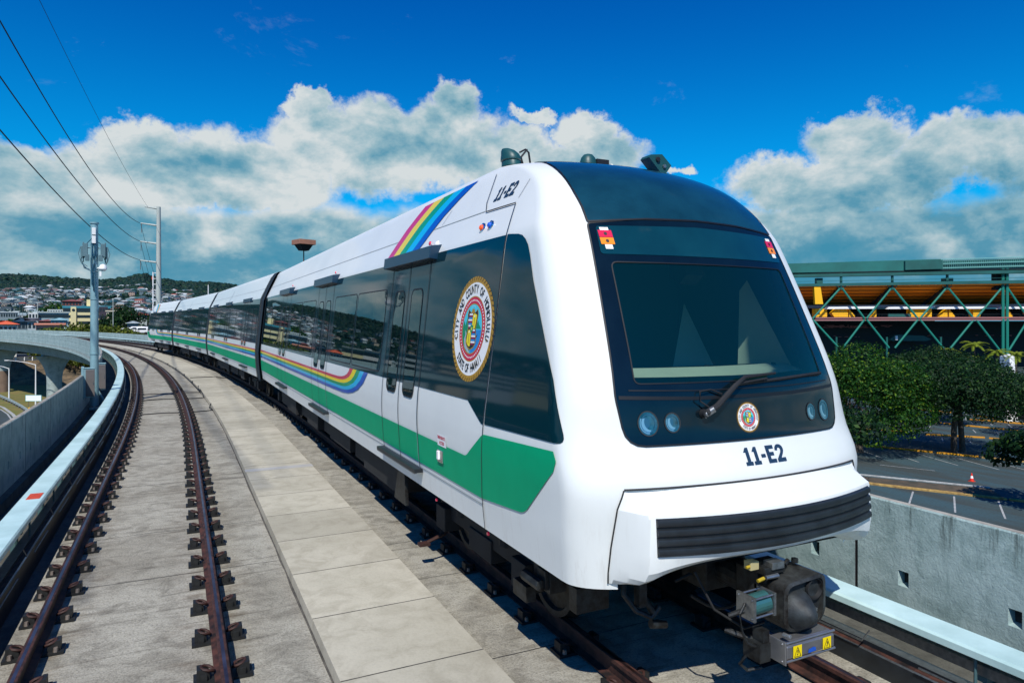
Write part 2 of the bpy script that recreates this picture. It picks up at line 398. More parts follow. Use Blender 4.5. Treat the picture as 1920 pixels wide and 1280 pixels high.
GZ = -11.2
SB, SE = -12.0, 330.0
SS = srange(SB, SE)

# ================================================================== GUIDEWAY
# per-slab tone for the walkway
_nt = MT['walk'].node_tree
_p = [n for n in _nt.nodes if n.type == 'BSDF_PRINCIPLED'][0]; _src = _p.inputs['Base Color'].links[0].from_socket
_g = N(_nt, 'ShaderNodeNewGeometry'); _v = mapr(_nt, _g.outputs['Random Per Island'], 0, 1, .86, 1.06)
_cc = N(_nt, 'ShaderNodeCombineColor'); [L(_nt, _v, _cc.inputs[i]) for i in range(3)]
L(_nt, mixc(_nt, 1.0, _src, _cc.outputs[0], 'MULTIPLY'), _p.inputs['Base Color'])

dk = sweep('guideway_deck', [(-4.62, -.35), (-3.23, -.35), (-3.23, -.2), (3.67, -.2), (3.67, -.35), (4.75, -.35), (4.75, -.70), (2.5, -.95), (2.0, -2.6), (-2.0, -2.6), (-2.5, -.95), (-4.62, -.70)],
           SS, ['deck', 'girder', 'gutter'], mids=[2, 0, 0, 0, 2, 1, 1, 1, 1, 1, 1, 1])
tag(dk, 'elevated concrete guideway deck carrying both tracks round the curve', 'deck', kind='structure')
# construction joints cut across the track bed
mb = MB(); s = -2.1
while s < 120:
    w = .007+rnd.random()*.006
    for a, b in ((-3.22, -.66), (.62, 3.66)):
        if rnd.random() < .85:
            sh = rnd.uniform(-.1, .1)
            k = 7; last = None
            for i in range(k+1):
                o = a+(b-a)*i/k; ds = sh+mnoise.noise(Vector((o*1.2, s, 0)))*.06
                pa, pb = gp(o, s+ds, -.1975), gp(o, s+ds+w*(1+.5*mnoise.noise(Vector((o*5, s, 3)))), -.1975)
                if last: mb.quad(last[0], pa, pb, last[1])
                last = (pa, pb)
    s += rnd.choice([1.3, 2.05, 2.6, 3.05])
tag(mb.build('deck_joint', ['seam'], fixn=False), 'fine dark joints running across the concrete track bed', 'joint', kind='structure')
# walkway slabs
mb = MB(); s = 5.5-1.28*13
while s < 300:
    L_ = 1.28; n = 1; e = .011
    a0, a1 = s+e/2, s+L_-e/2
    P = [gp(-.645, a0, -.077), gp(.60, a0, -.077), gp(.60, a1, -.077), gp(-.645, a1, -.077)]
    Q = [p+Vector((0, 0, -.128)) for p in P]
    c = .0015; P2 = [gp(-.645+c, a0+c*.5, -.077), gp(.60-c, a0+c*.5, -.077), gp(.60-c, a1-c*.5, -.077), gp(-.645+c, a1-c*.5, -.077)]
    P1 = [p+Vector((0, 0, -.008)) for p in P]
    mb.add(Q+P1+P2, [(0, 1, 5, 4), (1, 2, 6, 5), (2, 3, 7, 6), (3, 0, 4, 7), (4, 5, 9, 8), (5, 6, 10, 9), (6, 7, 11, 10), (7, 4, 8, 11), (8, 9, 10, 11)])
    s += L_
mj = MB(); q = 5.5-1.28*13
while q < 120:
    mj.quad(gp(-.645, q-.008, -.0765), gp(.60, q-.008, -.0765), gp(.60, q+.008, -.0765), gp(-.645, q+.008, -.0765)); q += 1.28
for e_, w_ in ((-.645, -.022), (.60, .018)):
    q = -10.0
    while q < 150:
        w0 = w_*(1+.8*mnoise.noise(Vector((q*2, e_, 0)))); w1 = w_*(1+.8*mnoise.noise(Vector((q*2+1.0, e_, 0)))); mj.quad(gp(e_, q, -.1965), gp(e_+w0, q, -.1965), gp(e_+w1, q+.5, -.1965), gp(e_, q+.5, -.1965)); q += .5
tag(mj.build('walkway_joint', ['jointc'], fixn=False), 'dark joints between and beside the walkway slabs', 'joint', kind='structure')
tag(mb.build('walkway', ['walk']), 'raised pale concrete walkway between the two tracks', 'walkway', kind='structure')
mb = MB()
a0, a1 = 13.9, 14.13
P = [gp(-.66, a0, -.066), gp(.60, a0, -.066), gp(.60, a1, -.066), gp(-.66, a1, -.066)]
mb.add(P+[p+Vector((0, 0, -.009)) for p in P], [(0, 1, 2, 3), (0, 4, 5, 1), (1, 5, 6, 2), (2, 6, 7, 3), (3, 7, 4, 0)])
tag(mb.build('joint_cover_plate', [pbr('pale plate', (.42, .42, .40), .6, var=.15)]), 'pale metal plate laid across a joint of the walkway', 'cover plate')

# parapet walls
def parapet(name, inn, sg, phase, label, s_fine):
    mb = MB(); z0, z1 = -.34, .975; out = inn+sg*.10
    def cell(sa, sb, za, zb, dep=0.0, mi=0):
        o = inn+sg*dep
        mb.quad(gp(o, sa, za), gp(o, sb, za), gp(o, sb, zb), gp(o, sa, zb), mi)
    j = phase
    while j > SB+3.05: j -= 3.05
    while j < SE-3.1:
        g = .016
        # groove
        cell(j-g, j+g, z0, z1, .05, 1)
        for q in (-g, g): mb.quad(gp(inn, j+q, z0), gp(inn+sg*.05, j+q, z0), gp(inn+sg*.05, j+q, z1), gp(inn, j+q, z1), 1)
        a, b = j+g, j+3.05-g
        if j < s_fine:
            hs = [j+.52, j+1.525, j+2.53]; br = [a]
            for h in hs: br += [h-.055, h+.055]
            br.append(b); zb = [z0, .175, .325, z1]
            for i in range(len(br)-1):
                for k in range(3):
                    if i % 2 == 1 and k == 1:
                        sa, sb = br[i], br[i+1]; d = .13
                        c0 = [gp(inn, sa, zb[1]), gp(inn, sb, zb[1]), gp(inn, sb, zb[2]), gp(inn, sa, zb[2])]
                        c1 = [gp(inn+sg*(d:=.085), sa+.012, zb[1]+.02), gp(inn+sg*d, sb-.012, zb[1]+.02), gp(inn+sg*d, sb-.012, zb[2]-.02), gp(inn+sg*d, sa+.012, zb[2]-.02)]
                        mb.add(c0+c1, [(0, 1, 5, 4), (1, 2, 6, 5), (2, 3, 7, 6), (3, 0, 4, 7)], 0)
                        mb.add(c1, [(0, 1, 2, 3)], 1)
                    else: cell(br[i], br[i+1], zb[k], zb[k+1])
        else: cell(a, b, z0, z1)
        # top (slightly lifted arris) and outer face with two reveals
        m = 2 if j < 80 else 1
        for q in range(m):
            sa, sb = j+3.05*q/m, j+3.05*(q+1)/m
            prof = [(inn, z1), (inn+sg*.012, z1+.014), (out-sg*.012, z1+.014), (out, z1), (out, .45), (out-sg*.02, .44), (out-sg*.02, .40), (out, .39), (out, -.05), (out-sg*.02, -.06), (out-sg*.02, -.10), (out, -.11), (out, -.55), (out+sg*.02, -.60), (out+sg*.02, -.78)]
            for k in range(len(prof)-1):
                (o0, y0), (o1, y1) = prof[k], prof[k+1]
                mb.quad(gp(o0, sa, y0), gp(o0, sb, y0), gp(o1, sb, y1), gp(o1, sa, y1), 2 if k == 1 else 0)
        j += 3.05
    o = mb.build(name, ['wall', 'seam', 'capc'], fixn=False)
    return tag(o, label, 'wall')
MT['capc'] = concrete('wall cap', 'a9a69c', '8f8c82', '5b574f', 1, .25, .3)
parapet('parapet_wall', -4.51, -1, 1.05, 'shaded concrete parapet wall with small square holes along the left edge of the guideway', 60)
parapet('parapet_wall', 4.64, 1, 4.89, 'sunlit rough concrete parapet wall with square holes beyond the train on the right', 24)
# low kerb at the foot of the left wall
tag(sweep('wall_footing', [(-4.51, -.345), (-4.51, -.16), (-4.40, -.18), (-4.38, -.345)], srange(-6, 120), ['gutter'], closed=False), 'low concrete footing strip along the base of the left parapet wall', 'footing')

# running rails
RP = [(-.0365, -.004), (-.030, 0), (-.014, .001), (.014, .001), (.030, 0), (.0365, -.004), (.0365, -.035), (.012, -.048), (.009, -.145), (.070, -.160), (.070, -.172), (-.070, -.172), (-.070, -.160), (-.009, -.145), (-.012, -.048), (-.0365, -.035)]
RM = [0, 0, 1, 0, 0]+[0]*11
NT, FT = -2.22, 2.22                                   # track centrelines, offsets from the middle of the guideway
for off, lab in ((NT-.7525, 'rusty running rail at the far left of the empty track'), (NT+.7525, 'rusty running rail of the empty track beside the walkway'),
                 (FT-.7525, 'rusty running rail under the left wheels of the train'), (FT+.7525, 'rusty running rail under the right wheels of the train')):
    tag(sweep('running_rail', [(off+a, b) for a, b in RP], srange(-8, 300, None), ['rust', 'railtop'], mids=RM), lab, 'rail', 'running rails of both tracks')

# fasteners
def fast_meshes():
    def plate(mb, mi=0):
        mb.box((0, 0, -.186), (.46, .19, .024), mi)
    def shoulder(mb, sx, mi=0):
        mb.prism([(sx*.105, -.174), (sx*.105, -.135), (sx*.125, -.115), (sx*.175, -.085), (sx*.205, -.085), (sx*.205, -.174)], 'y', -.055, .055, mi)
        mb.box((sx*.15, .062, -.15), (.05, .03, .05), mi)
    def clip(mb, sx, mi=0):
        pts = [(sx*(.075+.05*(1-math.cos(a))), .045*math.sin(a)-.01, -.135+.045*math.sin(a*.5)) for a in [i*math.pi*2/9 for i in range(10)]]
        mb.tube(pts, .013, 6, mi)
    def bolt(mb, sx, mi=0):
        mb.cyl((sx*.17, -.072, -.174), (sx*.17, -.072, -.135), .022, .018, 6, mi)
    return plate, shoulder, clip, bolt
_pl, _sh, _cl, _bo = fast_meshes()
def fastener_full():
    r = empty('rail_fastener', (0, 0, 0))
    mb = MB(); _pl(mb); mb.build('base_plate', ['fast'], r)
    for sx in (-1, 1):
        mb = MB(); _sh(mb, sx); mb.build('shoulder', ['fast'], r)
        mb = MB(); _cl(mb, sx); mb.build('clip', ['clip'], r, smooth=True)
        mb = MB(); _bo(mb, sx); mb.build('bolt', ['bolt'], r)
    return r
def fastener_far():
    mb = MB(); _pl(mb)
    for sx in (-1, 1): _sh(mb, sx); _cl(mb, sx, 1); _bo(mb, sx, 2)
    return mb.build('rail_fastener', ['fast', 'clip', 'bolt'])
ff, fr = fastener_full(), fastener_far(); used = {'a': 0, 'b': 0}
SP = .75
FLAB = ['iron plate and clip fastener holding down the far left rail of the empty track', 'iron plate and clip fastener holding down the rail of the empty track beside the walkway',
        'iron plate and clip fastener under the left rail of the train', 'iron plate and clip fastener under the right rail of the train']
for ri, (off, s0, s1, sf) in enumerate(((NT-.7525, 4.4, 56, 20), (NT+.7525, 4.0, 56, 20), (FT-.7525, 3.1, 40, 9), (FT+.7525, 2.2, 9, 4))):
    s = s0
    while s < s1:
        key = 'a' if s < sf else 'b'
        src = ff if key == 'a' else fr
        p = gp(off, s)
        if not used[key]: o = src; used[key] = 1
        else: o = copy_tree(src)
        o.location = p; o.rotation_euler = (0, 0, gh(s)+(math.pi if ri % 2 else 0)+rnd.uniform(-.02, .02))
        tag(o, FLAB[ri], 'fastener', 'rail fasteners along the tracks')
        s += SP
mb = MB()
for off, s0 in ((NT-.7525, 56), (NT+.7525, 56), (FT-.7525, 40.5), (FT+.7525, 70)):
    s = s0
    while s < 230:
        p = gp(off, s); M = Matrix.Translation(p) @ Matrix.Rotation(gh(s), 4, 'Z')
        mb.box(None, (.44, .19, .03), M=M @ Matrix.Translation((0, 0, -.185)))
        for sx in (-.15, .15): mb.box(None, (.09, .12, .08), M=M @ Matrix.Translation((sx, 0, -.14)))
        s += SP
tag(mb.build('distant_fasteners', ['fast'], fixn=False), 'unbroken rows of tiny rail fasteners far round the curve', 'fasteners', kind='stuff')

# third rails
def third_rail(off, sg, label, s1, clear):
    root = empty('third_rail', gp(off, 0)); tag(root, label, 'third rail', 'covered third rails along both tracks')
    cp = [(-.15, .27), (-.15, .322), (-.132, .34), (.132, .34), (.15, .322), (.15, .27), (.137, .27), (.135, .315), (.12, .325), (-.12, .325), (-.135, .315), (-.137, .27)]
    def at0(o): o.parent = root; o.matrix_parent_inverse = Matrix.Translation(-gp(off, 0)); return o
    ss = srange(-8, s1)
    # boards of cover with small gaps
    mb = MB(); s = -8.0; seg = 0
    while s < s1:
        e = min(s+4.6, s1); k = srange(s+.004, e-.004, 1.15)
        vs = [gp(off+a, q, z+.0015*(seg % 2)) for q in k for a, z in cp]; n = len(cp)
        fs = [(i*n+j, i*n+(j+1) % n, (i+1)*n+(j+1) % n, (i+1)*n+j) for i in range(len(k)-1) for j in range(n)]
        fs += [tuple(range(n)), tuple((len(k)-1)*n+j for j in range(n-1, -1, -1))]
        mb.add(vs, fs); s = e; seg += 1
    at0(mb.build('protective_cover', ['cover']))
    at0(sweep('conductor_rail', [(off-.04, .11), (off-.04, .19), (off-.012, .20), (off-.012, .23), (off+.012, .23), (off+.012, .20), (off+.04, .19), (off+.04, .11)], ss, ['steel']))
    at0(sweep('cable_tray', [(off-sg*.20, -.34), (off-sg*.20, -.03), (off-sg*.185, -.02), (off-sg*.13, -.02), (off-sg*.13, .02), (off-sg*.02, .02), (off-sg*.02, -.34)], ss, ['grime', 'steel', 'rust'], mids=[0, 1, 2, 0, 1, 0, 0]))
    s = 1.2; n = 0
    while s < min(s1, 110) and n < 60:
        M = Matrix.Translation(gp(off, s)) @ Matrix.Rotation(gh(s), 4, 'Z')
        mb = MB()
        mb.box(None, (.30, .16, .10), M=M @ Matrix.Translation((0, 0, -.29)))
        mb.cyl(M @ Vector((sg*.06, 0, -.25)), M @ Vector((sg*.06, 0, .02)), .055, .035, 10)
        mb.prism([], 'y', 0, 0) if False else None
        mb.box(None, (.035, .09, .34), M=M @ Matrix.Translation((sg*.125, 0, .13)))
        mb.box(None, (.24, .07, .03), M=M @ Matrix.Translation((0, 0, .302)))
        mb.box(None, (.12, .08, .05), M=M @ Matrix.Translation((sg*.04, 0, .08)))
        mb.cyl(M @ Vector((-sg*.10, 0, .02)), M @ Vector((-sg*.10, 0, .27)), .012, .012, 6)
        at0(mb.build('support_bracket', ['bracket']))
        s += 1.9; n += 1
    # bright jumper rods seen below the cover
    mb = MB(); s = 2.0
    while s < min(s1, 32):
        a = .21
        mb.tube([gp(off-sg*a, s, .16), gp(off-sg*(a+.03), s+.05, .06), gp(off-sg*(a+.03), s+.9, .05), gp(off-sg*(a+.03), s+1.45, .05)], .008, 6)
        mb.tube([gp(off-sg*(a+.06), s+.35, .01), gp(off-sg*(a+.06), s+1.3, .01)], .006, 6)
        s += 1.9
    at0(mb.build('jumper_rod', ['steel'], smooth=True))
    return root
tl = third_rail(-3.64, -1, 'third rail under a pale boarded cover beside the left parapet wall', 200, True)
tr_ = third_rail(3.71, 1, 'third rail under a pale boarded cover on the right below the train nose', 300, True)
def _orange():
    mb = MB(); sa, sb = 11.55, 11.8
    # sits on the left cover
    p = [gp(-3.64-.06, 11.4, .3445), gp(-3.64+.10, 11.4, .3445), gp(-3.64+.10, 11.75, .3445), gp(-3.64-.06, 11.75, .3445)]
    mb.add(p+[q-Vector((0, 0, .003)) for q in p], [(0, 1, 2, 3), (0, 4, 5, 1), (1, 5, 6, 2), (2, 6, 7, 3), (3, 7, 4, 0)])
    o = mb.build('warning_label', ['orange']); o.parent = tl; o.matrix_parent_inverse = Matrix.Translation(-gp(-3.64, 0)); return o
_orange()

# cables across the tracks near the mast
def cable(pts, r, label, name='trackside_cable'):
    mb = MB(); mb.tube(pts, r, 8)
    return tag(mb.build(name, ['rubber'], smooth=True), label, 'cable', 'cables laid across the tracks')
cable([gp(-3.1, 24.8, -.17)]+[gp(-2.6+i*.28, 24.9+.10*math.sin(i*1.1), -.185) for i in range(8)]+[gp(-.75, 25.2, -.12), gp(-.68, 25.6, -.02)], .018, 'black cable crossing the empty track nearest the camera, hooked up at the walkway edge')
cable([gp(-3.1, 29.1, -.17)]+[gp(-2.6+i*.28, 29.3+.14*math.sin(i*.9), -.185) for i in range(8)]+[gp(-.66, 30.2, -.10), gp(-.66, 31.4, -.06)], .020, 'black cable crossing the empty track just beyond the mast shadow')
cable([gp(-3.1, 31.4, -.17)]+[gp(-2.6+i*.28, 31.6+.10*math.sin(i*1.3+1), -.185) for i in range(8)]+[gp(-.66, 32.4, -.10), gp(-.60, 33.4, -.06)], .015, 'farthest thin black cable crossing the empty track by the mast')
mb = MB(); mb.tube([gp(-.70, s, -.10+.008*math.sin(s*3)) for s in [31+i*.9 for i in range(60)]], .016, 6)
for s in (31.5, 36, 41, 46.5, 52): mb.box(gp(-.66, s, -.09), (.05, .18, .08), rz=gh(s))
tag(mb.build('trackside_cable', ['rubber'], smooth=True), 'long black cable clipped along the left edge of the walkway', 'cable', 'cables laid across the tracks')
cable([gp(1.3, 38.6, -.185), gp(.4, 38.3, -.06), gp(-.6, 38.2, -.065)], .02, 'short dark cable lying over the walkway beside the train')

# ================================================================== piers
def pier(s, label, zt=-2.6):
    c = gp(0, s); root = empty('viaduct_pier', (c.x, c.y, GZ), gh(s)); tag(root, label, 'bridge pier', 'piers under the curved viaduct')
    h = zt-GZ
    mb = MB(); mb.cyl((0, 0, -.5), (0, 0, h-4.4), 1.08, 1.08, 28); mb.build('column', ['girder'], root, smooth=True)
    mb = MB(); prof = []
    for i in range(9):
        t = i/8; k = t**2.2; w = 1.08+1.55*k; d = 1.08+.15*t; z = h-4.4+4.4*t*.93
        ring = []
        for a in range(24):
            an = 2*math.pi*a/24; cx, sy = math.cos(an), math.sin(an); e = 1-.45*t
            ring.append((w*math.copysign(abs(cx)**e, cx), d*math.copysign(abs(sy)**e, sy), z))
        prof.append(ring)
    vs = [p for r in prof for p in r]; fs = [(i*24+a, i*24+(a+1) % 24, (i+1)*24+(a+1) % 24, (i+1)*24+a) for i in range(8) for a in range(24)]+[tuple(8*24+a for a in range(24))]
    mb.add(vs, fs); mb.box((0, 0, h-.16), (3.4, 1.6, .34)); mb.build('flared_cap', ['girder'], root, smooth=True)
    return root
pier(137, 'round concrete pier with flared top standing nearest in view under the curved viaduct')
p2 = pier(171, 'shaded concrete pier at the left edge of view under the far end of the viaduct')
# small concrete band at the foot of the piers
MT['brown'] = pbr('stained concrete', (.20, .14, .10), .9, var=.3, vscale=1)
for p in [o for o in bpy.data.objects if o.name.startswith('viaduct_pier')]:
    mb = MB(); mb.cyl((0, 0, -.4), (0, 0, 1.0 if p is not p2 else 4.2), 1.10, 1.10, 28, cap=False); mb.build('stained_base', ['brown'], p, smooth=True)

# ================================================================== TRAIN
def interp(T, z):
    if z <= T[0][0]: return T[0][1]
    for (a, b), (c, d) in zip(T, T[1:]):
        if z <= c: return b+(d-b)*(z-a)/(c-a)
    return T[-1][1]
def cubic(T, z):
    n = len(T)
    if z <= T[0][0]: return T[0][1]
    if z >= T[-1][0]: return T[-1][1]
    for i in range(n-1):
        if z <= T[i+1][0]: break
    (a, b), (c, d) = T[i], T[i+1]; h = c-a; t = (z-a)/h
    m0 = (T[i+1][1]-T[i-1][1])/(T[i+1][0]-T[i-1][0])*h if i > 0 else d-b
    m1 = (T[i+2][1]-T[i][1])/(T[i+2][0]-T[i][0])*h if i < n-2 else d-b
    return (2*t**3-3*t*t+1)*b+(t**3-2*t*t+t)*m0+(-2*t**3+3*t*t)*d+(t**3-t*t)*m1
WZ = [(.87, 1.462), (1.2, 1.503), (1.6, 1.53), (1.75, 1.532), (1.95, 1.52), (3.52, 1.352), (3.60, 1.335), (3.68, 1.30), (4.38, .965), (4.46, .90), (4.52, .78), (4.565, .52), (4.59, .26), (4.60, 0)]
YF = [(.87, 3.90), (1.2, 3.87), (1.6, 3.84), (1.9, 3.955), (2.28, 4.03), (2.7, 4.19), (3.6, 4.60), (3.85, 4.78), (4.1, 5.08), (4.3, 5.52), (4.42, 6.00), (4.5, 6.55), (4.56, 7.3), (4.60, 8.6)]
def wz(z): return interp(WZ, z)
def yf(z): return cubic(YF, z)
BOW, COR = .25, .25
def nose_y(r, z): r = min(1, abs(r)); return yf(z)+BOW*r*r+COR*(1-(1-r**8)**.4)
def half(y, z, nose):
    w = wz(z)
    if not nose or y >= yf(z)+BOW+COR: return w
    if y <= yf(z): return 0
    a, b = 0.0, 1.0
    for _ in range(28):
        m = (a+b)/2
        if nose_y(m, z) < y: a = m
        else: b = m
    return w*a
def P_side(sg, nose): return lambda u, v: Vector((sg*half(u, v, nose), u, v))
def P_front(u, v): return Vector((u, nose_y(u/max(wz(v), .05), v), v))
def offset_pt(P, u, v, off, out):
    e = .012; p = P(u, v)
    n = (P(u+e, v)-P(u-e, v)).cross(P(u, v+e)-P(u, v-e))
    if n.length < 1e-9: n = Vector(out)
    n.normalize()
    if n.dot(Vector(out)) < 0: n = -n
    return p+n*off
def decal(name, P, out, outer, holes=(), off=.004, du=.25, dv=.09, mats='white', parent=None, smooth=True):
    """a sheet cut to a 2D outline and laid on the car's surface"""
    loops = [[Vector((a, b, 0)) for a, b in outer]]+[[Vector((a, b, 0)) for a, b in h] for h in holes]
    tris = tessellate_polygon(loops); pts = [p for l in loops for p in l]
    bm = bmesh.new(); vs = [bm.verts.new(p) for p in pts]
    for t in tris:
        try: bm.faces.new([vs[i] for i in t])
        except ValueError: pass
    us = [p.x for p in pts]; vv = [p.y for p in pts]
    def cuts(lo, hi, st, no):
        k = math.floor(lo/st)+1
        while k*st < hi-1e-6:
            co = (k*st, 0, 0) if no[0] else (0, k*st, 0)
            bmesh.ops.bisect_plane(bm, geom=bm.verts[:]+bm.edges[:]+bm.faces[:], dist=1e-5, plane_co=co, plane_no=no); k += 1
    if du: cuts(min(us), max(us), du, (1, 0, 0))
    if dv: cuts(min(vv), max(vv), dv, (0, 1, 0))
    for v in bm.verts: v.co = offset_pt(P, v.co.x, v.co.y, off, out)
    bmesh.ops.recalc_face_normals(bm, faces=bm.faces)
    if bm.faces:
        bm.faces.ensure_lookup_table()
        s = sum((f.normal.dot(Vector(out)) for f in bm.faces))
        if s < 0: bmesh.ops.reverse_faces(bm, faces=bm.faces)
    me = bpy.data.meshes.new(name); bm.to_mesh(me); bm.free()
    return link_mesh(name, me, mats, parent, smooth)
def strip(name, P, out, pts, w, off=.007, mats='seam', parent=None, closed=False):
    """thin line laid on the surface"""
    pts = [Vector((a, b)) for a, b in pts]
    fine = []
    m = len(pts) if closed else len(pts)-1
    for i in range(m):
        a, b = pts[i], pts[(i+1) % len(pts)]; k = max(1, int((b-a).length/.12))
        for j in range(k): fine.append(a.lerp(b, j/k))
    if not closed: fine.append(pts[-1])
    vs = []; fs = []; n = len(fine)
    for i, p in enumerate(fine):
        a = fine[i-1] if (i or closed) else p; b = fine[(i+1) % n] if (i < n-1 or closed) else p
        d = (b-a).normalized(); q = Vector((-d.y, d.x))*w/2
        vs += [offset_pt(P, *(p+q), off, out), offset_pt(P, *(p-q), off, out)]
    for i in range(n if closed else n-1):
        j = (i+1) % n; fs.append((2*i, 2*i+1, 2*j+1, 2*j))
    me = bpy.data.meshes.new(name); me.from_pydata(vs, [], fs)
    return link_mesh(name, me, mats, parent, True)
def rrect(u0, u1, v0, v1, r, n=5):
    out = []
    for cx, cy, a0 in ((u1-r, v1-r, 0), (u0+r, v1-r, 90), (u0+r, v0+r, 180), (u1-r, v0+r, 270)):
        for i in range(n+1):
            a = R_(a0+90*i/n); out.append((cx+r*math.cos(a), cy+r*math.sin(a)))
    return out
def rounded(poly, r, n=4):
    out = []
    for i, p in enumerate(poly):
        p = Vector(p); a = Vector(poly[i-1]); b = Vector(poly[(i+1) % len(poly)])
        rr = r[i] if isinstance(r, (list, tuple)) else r
        if rr <= 0: out.append(tuple(p)); continue
        da, db = (a-p), (b-p); ra = min(rr, da.length*.45); rb = min(rr, db.length*.45)
        A, B = p+da.normalized()*ra, p+db.normalized()*rb
        for k in range(n+1):
            t = k/n; q = A*(1-t)**2+p*2*t*(1-t)+B*t*t; out.append(tuple(q))
    return out
def disc(cx, cy, rx, ry=None, n=32, a0=0, a1=360):
    ry = rx if ry is None else ry
    k = n if a1-a0 >= 360 else n+1
    return [(cx+rx*math.cos(R_(a0+(a1-a0)*i/n)), cy+ry*math.sin(R_(a0+(a1-a0)*i/n))) for i in range(k)]

def text_loops(body, size=1.0, bold=.012, shear=0.0):
    cu = bpy.data.curves.new('t', 'FONT'); cu.body = body; cu.size = size; cu.offset = bold*size; cu.shear = shear; cu.resolution_u = 3
    cu.align_x = 'CENTER'; cu.align_y = 'CENTER'
    o = bpy.data.objects.new('t', cu); C.objects.link(o)
    dg = bpy.context.evaluated_depsgraph_get(); me = bpy.data.meshes.new_from_object(o.evaluated_get(dg))
    vs = [(v.co.x, v.co.y) for v in me.vertices]; fs = [tuple(p.vertices) for p in me.polygons]
    bpy.data.objects.remove(o); bpy.data.meshes.remove(me); return vs, fs
def text_on(name, P, out, body, cu_, cv_, size, mats='navy', parent=None, off=.008, flip=1, sx=1.0, bold=.02, shear=0, xf=None):
    vs, fs = text_loops(body, size, bold, shear)
    pts = []
    for a, b in vs:
        u, v = (cu_+flip*a*sx, cv_+b) if xf is None else xf(a*sx, b)
        pts.append(offset_pt(P, u, v, off, out))
    me = bpy.data.meshes.new(name); me.from_pydata(pts, [], fs)
    return link_mesh(name, me, mats, parent)

